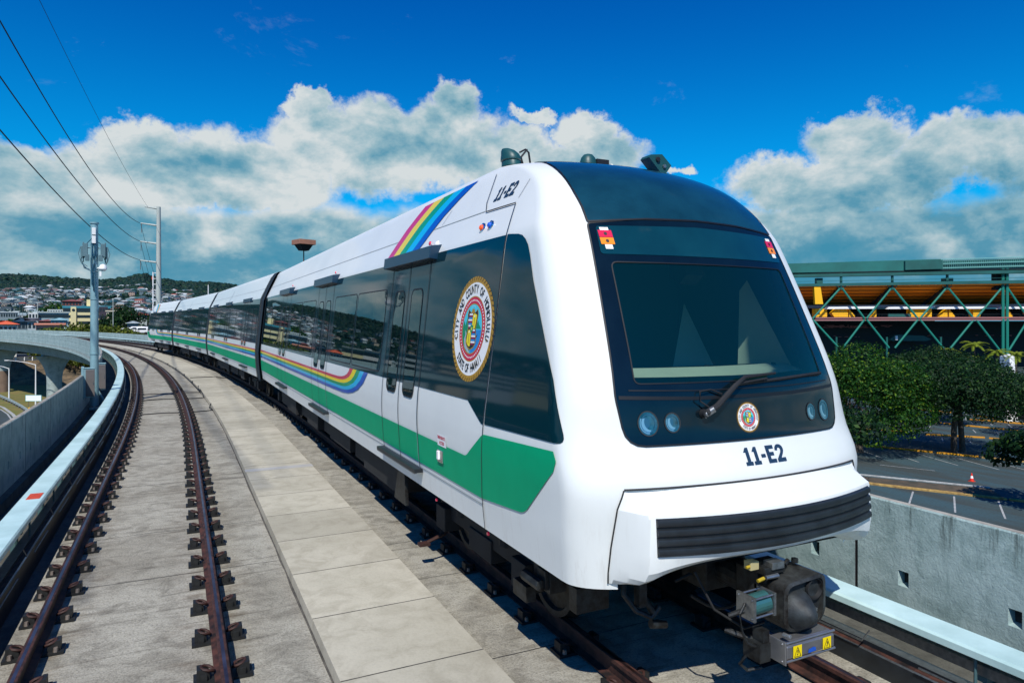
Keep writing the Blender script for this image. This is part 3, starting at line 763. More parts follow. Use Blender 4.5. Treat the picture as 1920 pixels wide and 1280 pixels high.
def seal(P, out, cu_, cv_, R, flip, parent, rich=True):
    """round civic seal: rope ring, lettering, dotted red ring, quartered shield"""
    mb = MB(); mats = ['golddk', 'gold', 'wht', 'red', 'cyan', 'hillg', 'sea', 'yel', 'maroon', 'slv', 'blk']
    lay = [0]
    def put(poly, mi, holes=()):
        lay[0] += 1
        loops = [[Vector((a, b, 0)) for a, b in poly]]+[[Vector((a, b, 0)) for a, b in h] for h in holes]
        pts = [p for l in loops for p in l]; t = tessellate_polygon(loops)
        mb.add([offset_pt(P, cu_+flip*p.x*R, cv_+p.y*R, .0075+lay[0]*.00009, out) for p in pts], t, mi)
    n = 48 if rich else 28
    put(disc(0, 0, 1, n=n), 0)
    k = 56 if rich else 0
    lay[0] += 1
    for i in range(k):                                   # twisted rope
        a = 2*math.pi*i/k; b = a+.075
        pts = [(math.cos(a+.05)*.925, math.sin(a+.05)*.925), (math.cos(a)*1.0, math.sin(a)*1.0), (math.cos(b)*1.0, math.sin(b)*1.0), (math.cos(b+.05)*.925, math.sin(b+.05)*.925)]
        mb.add([offset_pt(P, cu_+flip*x*R, cv_+y*R, .0075+lay[0]*.00009, out) for x, y in pts], [(0, 1, 2, 3)], 1)
    put(disc(0, 0, .93, n=n), 1); put(disc(0, 0, .885, n=n), 2); put(disc(0, 0, .625, n=n), 1); put(disc(0, 0, .605, n=n), 3)
    lay[0] += 1
    k = 52 if rich else 24
    for i in range(k):
        a = 2*math.pi*i/k
        pts = disc(math.cos(a)*.545, math.sin(a)*.545, .020, n=6)
        mb.add([offset_pt(P, cu_+flip*x*R, cv_+y*R, .0075+lay[0]*.00009, out) for x, y in pts], [tuple(range(6))], 2)
    put(disc(0, 0, .485, n=n), 1); put(disc(0, 0, .465, n=n), 4)
    # sea right, valley left
    put([(0, -.02)]+[(.465*math.cos(R_(a)), .465*math.sin(R_(a))) for a in range(-2, -95, -8)][::1], 6)
    put([(-.02, -.02)]+[(.465*math.cos(R_(a)), .465*math.sin(R_(a))) for a in range(268, 178, -8)], 5)
    put([(-.46, .04), (-.40, .16), (-.33, .06), (-.26, .22), (-.2, .05), (-.1, -.03), (-.46, -.03)], 5)
    put([(.12, 0), (.22, .10), (.27, .16), (.33, .08), (.44, .0)], 5)
    put([(-.33, -.02), (-.29, -.12), (-.34, -.2), (-.28, -.36), (-.10, -.455), (.0, -.465), (-.10, -.38), (-.22, -.28), (-.27, -.18), (-.24, -.1)], 9)
    put([(.22, -.14), (.30, -.10), (.26, -.17)], 10)
    put(disc(.0, .30, .085, n=14, a0=0, a1=180), 1)
    # rays
    for a in range(20, 170, 18):
        c, s = math.cos(R_(a)), math.sin(R_(a)); lay[0] -= 0
        put([(c*.11, .30+s*.11), (c*.15+.006, .30+s*.15), (c*.15-.006, .30+s*.15)], 2)
    sh = [(-.24, .27), (-.20, .36), (-.10, .30), (.0, .29), (.10, .30), (.20, .36), (.24, .27), (.21, .12), (.17, .02), (.22, -.12), (.22, -.26), (.14, -.34), (.0, -.385), (-.14, -.34), (-.22, -.26), (-.22, -.12), (-.17, .02), (-.21, .12)]
    put([(x*1.10, y*1.05) for x, y in sh], 1); put(sh, 10)
    st = [2, 8, 6, 2, 8, 6, 2, 8]
    for i in range(8):                                   # striped quarters
        y1 = .29-.29*i/8; y0 = .29-.29*(i+1)/8; w = .205-.05*abs(i-3)/4
        put([(-w, y0+.004), (-.008, y0+.004), (-.008, y1), (-w, y1)], st[i])
        y1 = -.01-.30*i/8; y0 = -.01-.30*(i+1)/8; w = .205 if 1 < i < 7 else .16
        put([(.008, y0+.004), (w, y0+.004), (w, y1), (.008, y1)], st[i])
    put(rounded([(.01, 0), (.155, 0), (.215, .26), (.10, .29), (.01, .27)], .03), 7)
    put(rounded([(-.01, -.02), (-.155, -.02), (-.205, -.25), (-.10, -.33), (-.01, -.34)], .03), 7)
    for sx, y0, y1 in ((.10, .05, .24), (-.10, -.28, -.06)):
        put([(sx-.008, y0), (sx+.008, y0), (sx+.008, y1), (sx-.008, y1)], 10); put(disc(sx, y1, .022, n=8), 2)
    put(rounded([(-.07, .07), (.07, .07), (.07, -.03), (0, -.10), (-.07, -.03)], .03), 5)
    star = []
    for i in range(10):
        r = .045 if i % 2 == 0 else .018; a = R_(90+36*i); star.append((r*math.cos(a), r*math.sin(a)))
    put(star, 7)
    for sx in (-1, 1): put([(sx*.735+a, -.20+b) for a, b in star], 1)
    lay[0] += 2
    o = mb.build('city_seal', mats, parent, fixn=False)
    # lettering round the ring, one mesh
    tm = MB()
    def ring_text(t, a0, a1, r, upside):
        n_ = len(t)
        for i, ch in enumerate(t):
            if ch == ' ': continue
            a = R_(a0+(a1-a0)*(i+.5)/n_); vs, fs = text_loops(ch, .230, .016)
            ca, sa = math.cos(a), math.sin(a); pts = []
            for x, y in vs:
                x *= .66
                if not upside: X, Y = (r+y)*ca+x*sa, (r+y)*sa-x*ca
                else: X, Y = (r-y)*ca-x*sa, (r-y)*sa+x*ca
                pts.append(offset_pt(P, cu_+flip*X*R, cv_+Y*R, .0075+lay[0]*.00009, out))
            tm.add(pts, fs, 0)
    ring_text('CITY AND COUNTY OF HONOLULU', 196, -16, .755, False)
    tm.build('seal_lettering', ['blk'], parent, fixn=False); tm = MB()
    ring_text('STATE OF HAWAII', 222, 318, .755, True)
    tm.build('seal_lettering', ['blk'], parent, fixn=False)
    return o

def fleet_number(P, out, cu_, cv_, h, flip, parent, shear=0, sx=1.0):
    G_ = [(0, [[(.02, .74), (.20, 1), (.40, 1), (.40, .2), (.52, .2), (.52, 0), (.02, 0), (.02, .2), (.17, .2), (.17, .74)]])]
    one = G_[0][1]
    E_ = [[(0, 0), (0, 1), (.60, 1), (.60, .79), (.24, .79), (.24, .61), (.54, .61), (.54, .41), (.24, .41), (.24, .21), (.61, .21), (.61, 0)]]
    D_ = [[(0, .36), (0, .55), (.32, .55), (.32, .36)]]
    T_ = [[(0, 0), (0, .18), (.34, .52), (.41, .64), (.41, .72), (.36, .80), (.27, .81), (.20, .76), (.18, .66), (-.02, .68), (.02, .85), (.13, .97), (.29, 1.01), (.47, .98), (.60, .88), (.65, .74), (.63, .60), (.54, .46), (.33, .22), (.66, .22), (.66, 0)]]
    mb = MB(); W = 3.05
    for x0, gl in ((0, one), (.60, one), (1.24, D_), (1.68, E_), (2.39, T_)):
        for pl in gl:
            t = tessellate_polygon([[Vector((a, b, 0)) for a, b in pl]])
            mb.add([offset_pt(P, cu_+flip*((a+x0-W/2)*sx+(b-.5)*shear)*h, cv_+(b-.5)*h, .0045, out) for a, b in pl], t)
    return mb.build('fleet_number', ['navy'], parent, fixn=False)
RAINBOW = ['r1', 'r2', 'r3', 'r4', 'r5']
def bands(name, P, out, A, B, parent, off=.008, mats=RAINBOW, k=5):
    """coloured bands between two matching polylines"""
    mb = MB(); seg = []
    for i in range(len(A)-1):
        L0 = (Vector(A[i+1])-Vector(A[i])).length; m = max(1, int(L0/.3))
        for j in range(m): seg.append((Vector(A[i]).lerp(Vector(A[i+1]), j/m), Vector(B[i]).lerp(Vector(B[i+1]), j/m)))
    seg.append((Vector(A[-1]), Vector(B[-1])))
    for b in range(k):
        sub = 3
        for q in range(sub):
            t0, t1 = (b+q/sub)/k, (b+(q+1)/sub)/k
            vs = []
            for a, c in seg:
                vs += [offset_pt(P, *a.lerp(c, t0), off, out), offset_pt(P, *a.lerp(c, t1), off, out)]
            mb.add(vs, [(2*i, 2*i+1, 2*i+3, 2*i+2) for i in range(len(seg)-1)], b)
    return mb.build(name, mats, parent, smooth=True, fixn=False)

SIDE_OUT = lambda sg: (sg, 0, 0)
def car_shell(name, nose, y0, y1, open_front, open_side, parent):
    zs = [.87+.06*i for i in range(12)]+[1.6+.09*i for i in range(22)]
    zs = [z for z in zs if z < 3.5]+[3.52, 3.56, 3.60, 3.64, 3.68]+[3.68+.07*i for i in range(1, 10)]+[4.36, 4.40, 4.43, 4.46, 4.49, 4.52, 4.545, 4.565, 4.58, 4.59, 4.597, 4.60]
    rs = [0, .08, .16, .24, .32, .4, .48, .56, .63, .7, .76, .81, .85, .885, .915, .94, .958, .972, .984, .992, .997, 1.0]
    mb = MB(); rows = []
    ys_back = []
    yy = y1
    for z in zs:
        w = wz(z); row = []
        if nose:
            yb = min(yf(z)+BOW+COR, y1-.1); back = [y1+(yb-y1)*i/16 for i in range(16)]
            for y in back: row.append((-w, y, z))
            for r in [-q for q in rs[::-1]]+rs[1:]: row.append((w*r, min(nose_y(r, z), y1-.1), z))
            for y in back[::-1]: row.append((w, y, z))
        else:
            st = [y1+(y0-y1)*i/16 for i in range(17)]
            for y in st: row.append((-w, y, z))
            for y in st[::-1]: row.append((w, y, z))
        rows.append(row)
    n = len(rows[0]); vs = [v for r in rows for v in r]; fs = []
    for k in range(len(rows)-1):
        for i in range(n-1):
            a, b, c, d = k*n+i, k*n+i+1, (k+1)*n+i+1, (k+1)*n+i
            q = [Vector(vs[j]) for j in (a, b, c, d)]; ce = sum(q, Vector())/4
            if not nose and i == 16: continue
            if open_front and nose and abs(ce.x) < 1.02 and 2.30 < ce.z < 3.31 and ce.y < yf(ce.z)+.4: continue
            if nose and ce.z < 1.30 and abs(ce.x) < 1.17 and ce.y < 4.4: continue
            if open_side and ce.x < -1.2 and 2.16 < ce.z < 3.40 and ce.y > 6.4: continue
            fs.append((a, b, c, d))
    # end bulkheads
    for yv, use in ((y1, True), (y0, not nose)):
        if not use: continue
        ring = [(-wz(z), yv, z) for z in zs]+[(wz(z), yv, z) for z in zs[::-1]]
        k = len(vs); vs += ring; fs.append(tuple(k+i for i in range(len(ring))))
    mb.add(vs, fs); mb.m = [1 if len(f) > 4 else 0 for f in fs]
    return mb.build(name, ['nose_white' if nose else 'white', 'rubber2'], parent, smooth=True)

def build_side(car, sg, nose, y0, y1, doors, rich, rainbow_end=None, headdir=1):
    """everything on one flank"""
    P, out = P_side(sg, nose), (sg, 0, 0)
    yf0 = 5.72 if nose else y0
    panes = []                                          # (poly) openings
    HW = .765
    edges = [yf0+.3]+[e for d in doors for e in (d-HW-.08, d+HW+.08)]+[y1-.25]
    for i in range(0, len(edges), 2):
        a, b = edges[i], edges[i+1]
        if b-a < 1.5 or (nose and i == 0): continue
        m = (a+b)/2
        panes.append(rrect(a+.16, m-.05, 2.10, 3.24, .07)); panes.append(rrect(m+.05, b-.16, 2.10, 3.24, .07))
    if not nose: pass
    dw = []
    for d in doors:
        for e in (-1, 1):
            c = d+e*.36; dw.append(rrect(c-.215, c+.215, 1.89, 3.19, .10))
    top = 3.585; bot = 2.04
    if nose:
        outer = [(y1, bot), (6.10, bot), (5.745, 1.855), (5.60, top), (y1, top)]
        outer = [(y1, bot), (6.12, bot), (5.76, 1.86), (5.715, 1.86), (5.60, top), (y1, top)]
    else: outer = [(y1, bot), (y0, bot), (y0, top), (y1, top)]
    upper_dw = [[(a, max(b, bot)) for a, b in h] for h in dw]
    hl = panes+[rrect(min(a for a, b in h), max(a for a, b in h), bot+.012, 3.19, .02) if False else h for h in []]
    def cut(h):                                         # door window part above the band's lower edge, kept 12 mm inside it
        pts = [(a, b) for a, b in h if b > bot+.02]; us = [a for a, b in h]
        return [(max(us), bot+.012)]+[p for p in pts if p[1] > 2.5]+[(min(us), bot+.012)]
    holes = [h for h in panes]+[cut(h) for h in dw] if rich else []
    decal('window_band', P, out, outer, holes, .006, .5, .12, 'band', car)
    if rich:
        # lower ends of the door windows lie over white paint: dark backing
        for h in dw: decal('door_window_foot', P, out, [(a, b) for a, b in h if b < 2.0]+[(max(a for a, b in h), bot+.02), (min(a for a, b in h), bot+.02)], (), .0065, .2, .1, 'mask', car)
    gm = 'glass' if rich else 'pane_dark'
    for h in panes:
        decal('side_window', P, out, h, (), .0085, .5, .12, gm, car)
        if rich or True: strip('window_frame', P, out, h, .018, .0095, 'seam', car, True)
    for h in dw:
        decal('door_window', P, out, h, (), .0095, .2, .12, gm, car); strip('door_window_seal', P, out, h, .02, .011, 'rubber', car, True)
    # doors
    for i, d in enumerate(doors):
        ln = MB()
        for e in (-1, 0, 1):
            y = d+e*HW
            q = strip('door_gap', P, out, [(y, 1.10), (y, 3.56)], .018, .012, 'seam', car)
        if rich: strip('door_gap', P, out, [(d-HW+.012, 1.10), (d-HW+.012, 2.0)], .01, .013, 'slv', car)
        # header housing and threshold
        x = 1.335; mb = MB()
        hd = .12 if rich else .07
        mb.prism([(sg*(x-.06), 3.50), (sg*(x+hd), 3.52), (sg*(x+hd-.015), 3.665), (sg*(x-.08), 3.69)], 'y', d-.95, d+.98)
        mb.build('door_header', ['header'], car, bevel=.006)
        mb = MB(); x = 1.50
        mb.box((sg*(x+.03), d, 1.075), (.12, HW*2+.12, .045)); mb.box((sg*(x+.075), d, 1.048), (.03, HW*2+.10, .012), 1)
        for k in range(7): mb.box((sg*(x+.07), d-HW+k*HW*2/6, 1.06), (.03, .02, .035))
        mb.build('door_threshold', ['grime', 'steel'], car)
        if rich:
            mb = MB(); mb.lathe([(0, .02), (.022, .015), (.028, 0)], Matrix.Translation((sg*1.30, d-.55, 3.735)) @ Matrix.Rotation(sg*R_(75), 4, 'Y'), 10)
            mb.build('door_lamp', ['redl'], car, smooth=True)
    # panel joints in the lower skirt
    strip('skirt_groove', P, out, [(y1, 1.105), (5.80 if nose else y0, 1.105)], .012, .006, 'grooveg', car)
    # green stripe
    if nose: g = rounded([(y1, 1.165), (5.80, 1.165), (4.92, 1.245), (4.40, 1.69), (4.365, 1.77), (4.41, 1.835), (5.71, 1.77), (6.13, 1.50), (y1, 1.50)], [0, 0, .09, 0, 0, 0, .05, .05, 0])
    else: g = [(y1, 1.165), (y0, 1.165), (y0, 1.50), (y1, 1.50)]
    decal('green_stripe', P, out, g, (), .008, .045 if nose else .5, .045, 'green', car)
    # rainbow along the flank
    if nose:
        A = [(y1, 1.845), (12.5, 1.845), (12.0, 1.85), (11.7, 1.865), (11.5, 1.89), (11.32, 1.93), (11.22, 1.98), (11.16, 2.035)]
        B = [(y1, 1.60), (12.3, 1.60), (11.6, 1.605), (11.2, 1.625), (10.85, 1.67), (10.5, 1.75), (10.2, 1.87), (9.98, 2.035)]
    else: A = [(y1, 1.845), (y0, 1.845)]; B = [(y1, 1.60), (y0, 1.60)]
    bands('rainbow_stripe', P, out, A, B, car, .0075, ['r1b', 'r2', 'r3', 'r4', 'r5'])
    for ya, yb_ in (((y1-.12, y1),) if nose else ((y0, y0+.08), (y1-.10, y1))):
        decal('end_frame', P, out, [(ya, .88), (yb_, .88), (yb_, 4.34), (ya, 4.34)], (), .010, 0, .1, 'rubber2', car)
    # roof flank seam
    strip('roof_joint', P, out, [(y1, 3.93), (6.45 if nose else y0, 3.93)], .010, .004, 'grooveg', car)
MT['ironw'] = pbr('worn coupler casting', (.07, .078, .076), .5, metal=.5, col2='1c1714', vscale=9, bump=(25, .4)); MT['iron2'] = pbr('dark casting', (.035, .045, .05), .6, metal=.3, var=.6, vscale=14, bump=(18, .5))
MT['tealm'] = pbr('teal anodised cylinder', (.06, .20, .20), .35, metal=.6); MT['silver'] = pbr('brushed housing', (.36, .37, .38), .35, metal=.8, var=.2, vscale=8)
MT['tealp'] = pbr('teal plastic', (.01, .07, .075), .45); MT['rubber2'] = pbr('bellows rubber', (.016, .026, .035), .6)
MT['grooveg'] = pbr('grey groove', (.32, .36, .37), .7)
MT['pane_dark'] = pbr('dark pane', (.004, .026, .034), .03, coat=.2, spec=.6)

def nose_front(car, rich):
    P, out = P_front, (0, -1, .25)
    glass = rounded([(-.985, 2.33), (.985, 2.33), (.925, 3.27), (-.925, 3.27)], .05)
    maskp = rounded([(-1.10, 1.885), (1.10, 1.885), (1.145, 2.24), (1.02, 3.60), (.6, 3.645), (0, 3.66), (-.6, 3.645), (-1.02, 3.60), (-1.145, 2.24)], [.14, .14, .05, .03, 0, 0, 0, .03, .05])
    decal('front_mask', P, out, maskp, [glass] if rich else [], .007, .12, .09, 'mask', car)
    strip('mask_edge', P, out, maskp, .012, .009, 'seamd', car, True)
    if rich:
        decal('windscreen', P, out, glass, (), .004, .12, .09, 'wglass', car)
        strip('windscreen_seal', P, out, glass, .010, .011, 'seamd', car, True)
    else: decal('windscreen', P, out, glass, (), .010, .12, .09, 'pane_dark', car)
    strip('mask_joint', P, out, [(-1.12, 2.235), (-.5, 2.215), (.5, 2.215), (1.12, 2.235)], .026, .011, 'seamd', car)
    strip('mask_joint', P, out, [(-1.04, 2.285), (-.5, 2.272), (.5, 2.272), (1.04, 2.285)], .010, .011, 'seamd', car)
    decal('sign_glass', P, out, rounded([(-.985, 3.335), (.985, 3.335), (.965, 3.575), (0, 3.60), (-.965, 3.575)], .03), (), .011, .12, .06, 'signg', car)
    for sx in (-1, 1):
        for dx, r, nm in ((.923, .082, 'headlight'), (.728, .066, 'headlight')):
            h = decal(nm, P, out, disc(sx*dx, 2.045, r*.93, r*1.06, 28), (), .0095, .05, .05, 'lampblue', car)
            strip('headlight_ring', P, out, disc(sx*dx, 2.045, r*.95, r*1.08, 28), .008, .012, 'seam', h, True)
            if rich:
                pl = disc(sx*dx-.02, 2.05, r*.42, r*.5, 16)
                mb = MB(); mb.add([offset_pt(P, *p, .0125, out) for p in pl], [tuple(range(16))]); mb.build('reflector', ['chromeblue'], h, fixn=False)
                cr_ = [(sx*dx+r*.80*math.cos(R_(a_)), 2.045+r*.92*math.sin(R_(a_))) for a_ in range(150, 285, 15)]+[(sx*dx+.02+r*.62*math.cos(R_(a_)), 2.055+r*.70*math.sin(R_(a_))) for a_ in range(270, 140, -15)]
                mb = MB(); mb.add([offset_pt(P, *p, .0127, out) for p in cr_], tessellate_polygon([[Vector((a_, b_, 0)) for a_, b_ in cr_]])); mb.build('reflector', ['lampglint'], h, fixn=False)  # painted glint: a pale crescent laid over the lamp, no separate reflector
                strip('reflector_ring', P, out, disc(sx*dx, 2.045, r*.68, r*.78, 24), .006, .0128, 'chromeblue', h, True)
        # rear marker cluster behind the top glass
        x0 = sx*.905; mb = MB()
        for (za, zb, mi, ww) in ((3.475, 3.535, 0, .055), (3.535, 3.56, 2, .035), (3.415, 3.472, 1, .055), (3.375, 3.412, 2, .03)):
            q = [(x0-ww, za), (x0+ww, za), (x0+ww, zb), (x0-ww, zb)]
            mb.add([offset_pt(P, *p, .016, out) for p in q], [(0, 1, 2, 3)], mi)
        for zz in (3.443, 3.505):
            mb.add([offset_pt(P, *p, .0175, out) for p in disc(x0, zz, .014, n=10)], [tuple(range(10))], 3)
        mb.build('marker_light', ['redl', 'amber', 'wht', 'blk'], car, fixn=False)
    # teal roof panel running over the crown
    rp = [(-1.015, 3.612), (-.5, 3.652), (0, 3.664), (.5, 3.652), (1.015, 3.612), (.985, 3.9), (.92, 4.15), (.80, 4.36), (-.80, 4.36), (-.92, 4.15), (-.985, 3.9)]
    decal('roof_panel', P, out, rounded(rp, [.02, 0, 0, 0, .02, .2, .2, .02, .02, .2, .2]), (), .010, .10, .035, 'roofpanel', car)
    rp2 = [(-.79, 4.368), (.79, 4.368), (.70, 4.44), (.55, 4.50), (-.55, 4.50), (-.70, 4.44)]
    decal('crown_panel', P, out, rp2, (), .011, .10, .02, 'crown', car)
    strip('roof_panel_edge', P, out, rounded(rp, .02), .014, .013, 'seamd', car, True)
MT['signg'] = pbr('sign glass', (.004, .045, .055), .05, coat=1, spec=.6, var=.4, vscale=1.2)
MT['crown'] = pbr('blue crown panel', (.006, .05, .17), .3, coat=.5)
MT['lampblue'] = pbr('blue lamp glass', (.02, .11, .17), .12, coat=1, spec=.8, col2='0a3038', vscale=18)
MT['lampglint'] = pbr('painted lamp glint', (.25, .50, .60), .2, metal=.6)
MT['chromeblue'] = pbr('lamp facet', (.06, .20, .28), .2, metal=.7)

train = empty('metro_train', (X0+FT, 0, 0)); tag(train, 'white metro train with dark windows, green stripe and rainbow bands on the right track', 'train')
# ---- lead car
L1 = 24.45
car1 = car_shell('car_body', True, 0, L1, True, True, train); car1['label'] = 'leading car with the round seal and the full front face'
D1 = [8.37, 13.85, 19.30]
build_side(car1, -1, True, 0, L1, D1, True)
PS, OS = P_side(-1, True), (-1, 0, 0)
# right flank, seen only from aside
decal('window_band', P_side(1, True), (1, 0, 0), [(L1, 2.04), (6.12, 2.04), (5.76, 1.86), (5.715, 1.86), (5.60, 3.585), (L1, 3.585)], (), .006, .5, .12, 'band', car1)
for sg in (-1, 1):
    cw = rounded([(5.69, 1.862), (4.31, 1.90), (4.50, 2.35), (4.98, 3.14), (5.17, 3.545), (5.585, 3.590)], [.02, .07, 0, 0, .28, .02])
    decal('cab_side_window', P_side(sg, True), (sg, 0, 0), cw, (), .006, .045, .09, 'band', car1)
    strip('nose_joint', P_side(sg, True), (sg, 0, 0), [(5.80, .88), (5.79, 1.1), (5.705, 1.8), (5.64, 2.8), (5.60, 3.6), (5.70, 3.90), (6.40, 3.915), (6.50, 4.03), (6.60, 4.36)], .014, .011, 'seam', car1)
    strip('nose_joint', P_side(sg, True), (sg, 0, 0), [(5.70, 3.95), (5.62, 4.12)], .007, .006, 'seam', car1)
nose_front(car1, True)
strip('roof_joint', PS, OS, [(7.75, 3.95), (7.62, 4.12)], .006, .006, 'seam', car1)
# numbers and seals
fleet_number(PS, OS, 6.10, 4.085, .145, -1, car1, .22, 1.05)
fleet_number(P_front, (0, -1, 0), .06, 1.765, .125, 1, car1, 0, 1.12)
seal(PS, OS, 6.18, 2.725, .515, -1, car1)
seal(P_front, (0, -1, 0), -.03, 2.05, .118, 1, car1, False)
# rainbow sweep on the roof
A = [(9.76, 3.625), (9.66, 3.75), (9.54, 3.90), (9.38, 4.08), (9.16, 4.24), (8.95, 4.37)]
B = [(8.38, 3.625), (8.22, 3.75), (8.06, 3.90), (7.83, 4.08), (7.52, 4.24), (7.14, 4.395)]
bands('roof_rainbow', PS, OS, A, B, car1, .008)
# flank lamps
mb = MB()
for y, m in ((6.30, 1), (6.10, 2)):
    c = PS(y, 3.735); M = Matrix.Translation(c) @ Matrix.Rotation(R_(-75), 4, 'Y')
    mb.lathe([(.055, 0), (.052, .012), (.036, .016)], M, 16, 0); mb.lathe([(0, .045), (.022, .036), (.032, .012)], M, 14, m)
mb.build('flank_lamp', ['chrome', 'orangel', 'bluel'], car1, smooth=True)
mb = MB(); c = PS(7.6, 3.70); mb.lathe([(0, .03), (.03, .022), (.05, 0)], Matrix.Translation(c) @ Matrix.Rotation(R_(-75), 4, 'Y'), 12, 0)
mb.build('door_lamp', ['wht'], car1, smooth=True)
# emergency access plate and handle
decal('access_label', PS, OS, [(6.92, 1.48), (6.66, 1.48), (6.66, 1.60), (6.92, 1.60)], (), .010, 0, 0, 'wht', car1)
text_on('access_lettering', PS, OS, 'EMERGENCY', 6.79, 1.570, .046, 'red', car1, .012, -1, .88, .03)
text_on('access_lettering', PS, OS, 'ACCESS', 6.79, 1.515, .046, 'red', car1, .012, -1, .9, .03)
mb = MB(); mb.box((-1.528, 6.84, 1.37), (.02, .16, .13)); mb.box((-1.54, 6.885, 1.375), (.02, .05, .09), 1); mb.build('access_handle', ['chrome', 'wht'], car1, bevel=.004)
# wiper
mb = MB()
def fp(x, z, off): return offset_pt(P_front, x, z, off, (0, -1, .2))
mb.cyl(fp(-.46, 2.10, .01), fp(-.46, 2.10, .06), .035, .03, 12)
mb.tube([fp(-.46, 2.10, .055), fp(-.36, 2.15, .06), fp(-.18, 2.28, .07), fp(-.05, 2.345, .06), fp(.30, 2.365, .05)], [.024, .024, .020, .015, .010], 8)
mb.tube([fp(-.30, 2.185, .07), fp(-.14, 2.30, .05), fp(.2, 2.33, .04)], .010, 6)
mb.tube([fp(-.14, 2.30, .026), fp(.4, 2.325, .024), fp(.95, 2.345, .026)], .014, 6)
mb.tube([fp(-.40, 2.12, .06), fp(-.50, 2.19, .05), fp(-.48, 2.26, .04), fp(-.38, 2.27, .035), fp(-.28, 2.235, .03)], .007, 6)
mb.cyl(fp(-.47, 2.085, .03), fp(-.40, 2.13, .07), .028, .028, 10, 1)
mb.build('wiper', ['rubber', 'steel'], car1, smooth=True)
# cab interior behind the windscreen
mb = MB()
x, ya, yb_, za, zb = 1.12, 4.25, 6.2, 2.28, 3.50
mb.add([(-x, yb_, za), (x, yb_, za), (x, yb_, zb), (-x, yb_, zb), (-x, 4.95, zb), (x, 4.95, zb), (-x, 4.45, za), (x, 4.45, za)],
       [(0, 1, 2, 3), (3, 2, 5, 4), (0, 3, 4, 6), (1, 7, 5, 2)], 0)
mb.add([(-1.0, 4.36, 2.365), (-.55, 4.22, 2.365), (0, 4.16, 2.365), (.55, 4.22, 2.365), (1.0, 4.36, 2.365), (1.06, 4.62, 2.42), (.55, 4.48, 2.42), (0, 4.42, 2.42), (-.55, 4.48, 2.42), (-1.06, 4.62, 2.42)], [(0, 1, 8, 9), (1, 2, 7, 8), (2, 3, 6, 7), (3, 4, 5, 6)], 1)
mb.add([(-1.06, 4.62, 2.415), (1.06, 4.62, 2.415), (1.06, 6.2, 2.22), (-1.06, 6.2, 2.22)], [(0, 1, 2, 3)], 0)
for xx in (-.78, .02, .80): mb.cyl((xx, 4.50, 2.40), (xx, 4.50, 2.43), .02, .02, 8, 2)
mb.add([(.30, 5.3, 2.30), (.86, 5.3, 2.30), (.62, 5.5, 2.98)], [(0, 1, 2)], 3)
mb.add([(-.95, 5.1, 2.30), (-.35, 5.3, 2.30), (-.78, 5.3, 3.2), (-.9, 5.1, 3.25)], [(0, 1, 2, 3)], 4)
mb.add([(1.06, 4.52, 2.37), (.86, 5.0, 2.37), (.93, 5.05, 3.10), (.98, 5.0, 3.2)], [(0, 1, 2, 3)], 1)
mb.prism([(4.62, 3.20), (4.72, 3.12), (4.85, 3.20), (4.85, 3.32), (4.66, 3.32)], 'x', -.10, .10, 2)
mb.build('cab_interior', ['dark', 'cream', 'rubber', 'lining2', 'lining'], car1, fixn=False)

# saloon interior seen through the side glass
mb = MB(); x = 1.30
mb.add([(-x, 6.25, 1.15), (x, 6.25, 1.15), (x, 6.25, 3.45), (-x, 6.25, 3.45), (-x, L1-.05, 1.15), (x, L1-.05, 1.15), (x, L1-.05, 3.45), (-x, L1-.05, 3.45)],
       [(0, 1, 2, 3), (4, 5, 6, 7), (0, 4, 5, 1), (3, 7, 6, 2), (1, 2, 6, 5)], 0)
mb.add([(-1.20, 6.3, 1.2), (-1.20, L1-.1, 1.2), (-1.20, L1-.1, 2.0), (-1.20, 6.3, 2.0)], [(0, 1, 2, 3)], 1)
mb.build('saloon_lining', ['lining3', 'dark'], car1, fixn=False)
for y, xx, r in ((8.85, -1.1, .022), (8.20, -1.1, .022), (7.75, -.9, .02), (9.95, -.95, .018), (10.9, -.8, .018), (12.0, -.9, .018), (14.35, -1.1, .025), (13.95, -1.05, .02), (13.4, -1.1, .03), (16.1, -.9, .02), (17.6, -.9, .02), (19.6, -1.1, .03), (18.9, -1.1, .03), (21.5, -.9, .02)):
    mb = MB(); mb.cyl((xx, y, 1.2), (xx, y, 3.4), r, r, 8); mb.build('grab_pole', ['beige'], car1, smooth=True)
mb = MB()
for y in (8.66, 14.15, 19.45): mb.box((-.98, y, 2.1), (.03, .16, 1.75))
mb.box((-.95, 7.95, 2.10), (.03, .22, .035), 1)
for y in (11.0, 16.6, 22): mb.box((-.7, y, 1.75), (.5, 1.3, .9), 0)
mb.build('saloon_fitting', ['beige', 'r2'], car1)

# ---- bumper
BZ = [(1.60, None), (1.585, 3.80), (1.55, 3.735), (1.465, 3.60), (1.44, 3.592), (1.19, 3.575), (1.06, 3.595), (1.00, 3.63), (.955, 3.70), (.92, 3.82), (.93, 4.10)]
def bump_half(z): return interp([(.93, 1.255), (1.0, 1.26), (1.2, 1.255), (1.465, 1.235), (1.6, 1.19)], z)
def bumper_pt(t, k):
    """t -1..1 across, level k"""
    z, yc = BZ[k]; hw = bump_half(z); x = t*hw
    body = nose_y(min(.999, abs(x)/wz(z)), z)
    if yc is None: return Vector((x, body-.004, z))
    a = abs(x)/1.15; core = yc+.205*min(a, 1)**2
    if abs(x) > 1.135:
        f = (abs(x)-1.135)/(hw-1.135); core = core*(1-f)+(body-.006)*f
    lift = .15*(1-min(1, abs(x)/1.10)**4) if z < 1.3 else 0
    zz = z+lift*max(0, min(1, (1.17-z)/.17))
    return Vector((x, min(core, body+.3), zz))
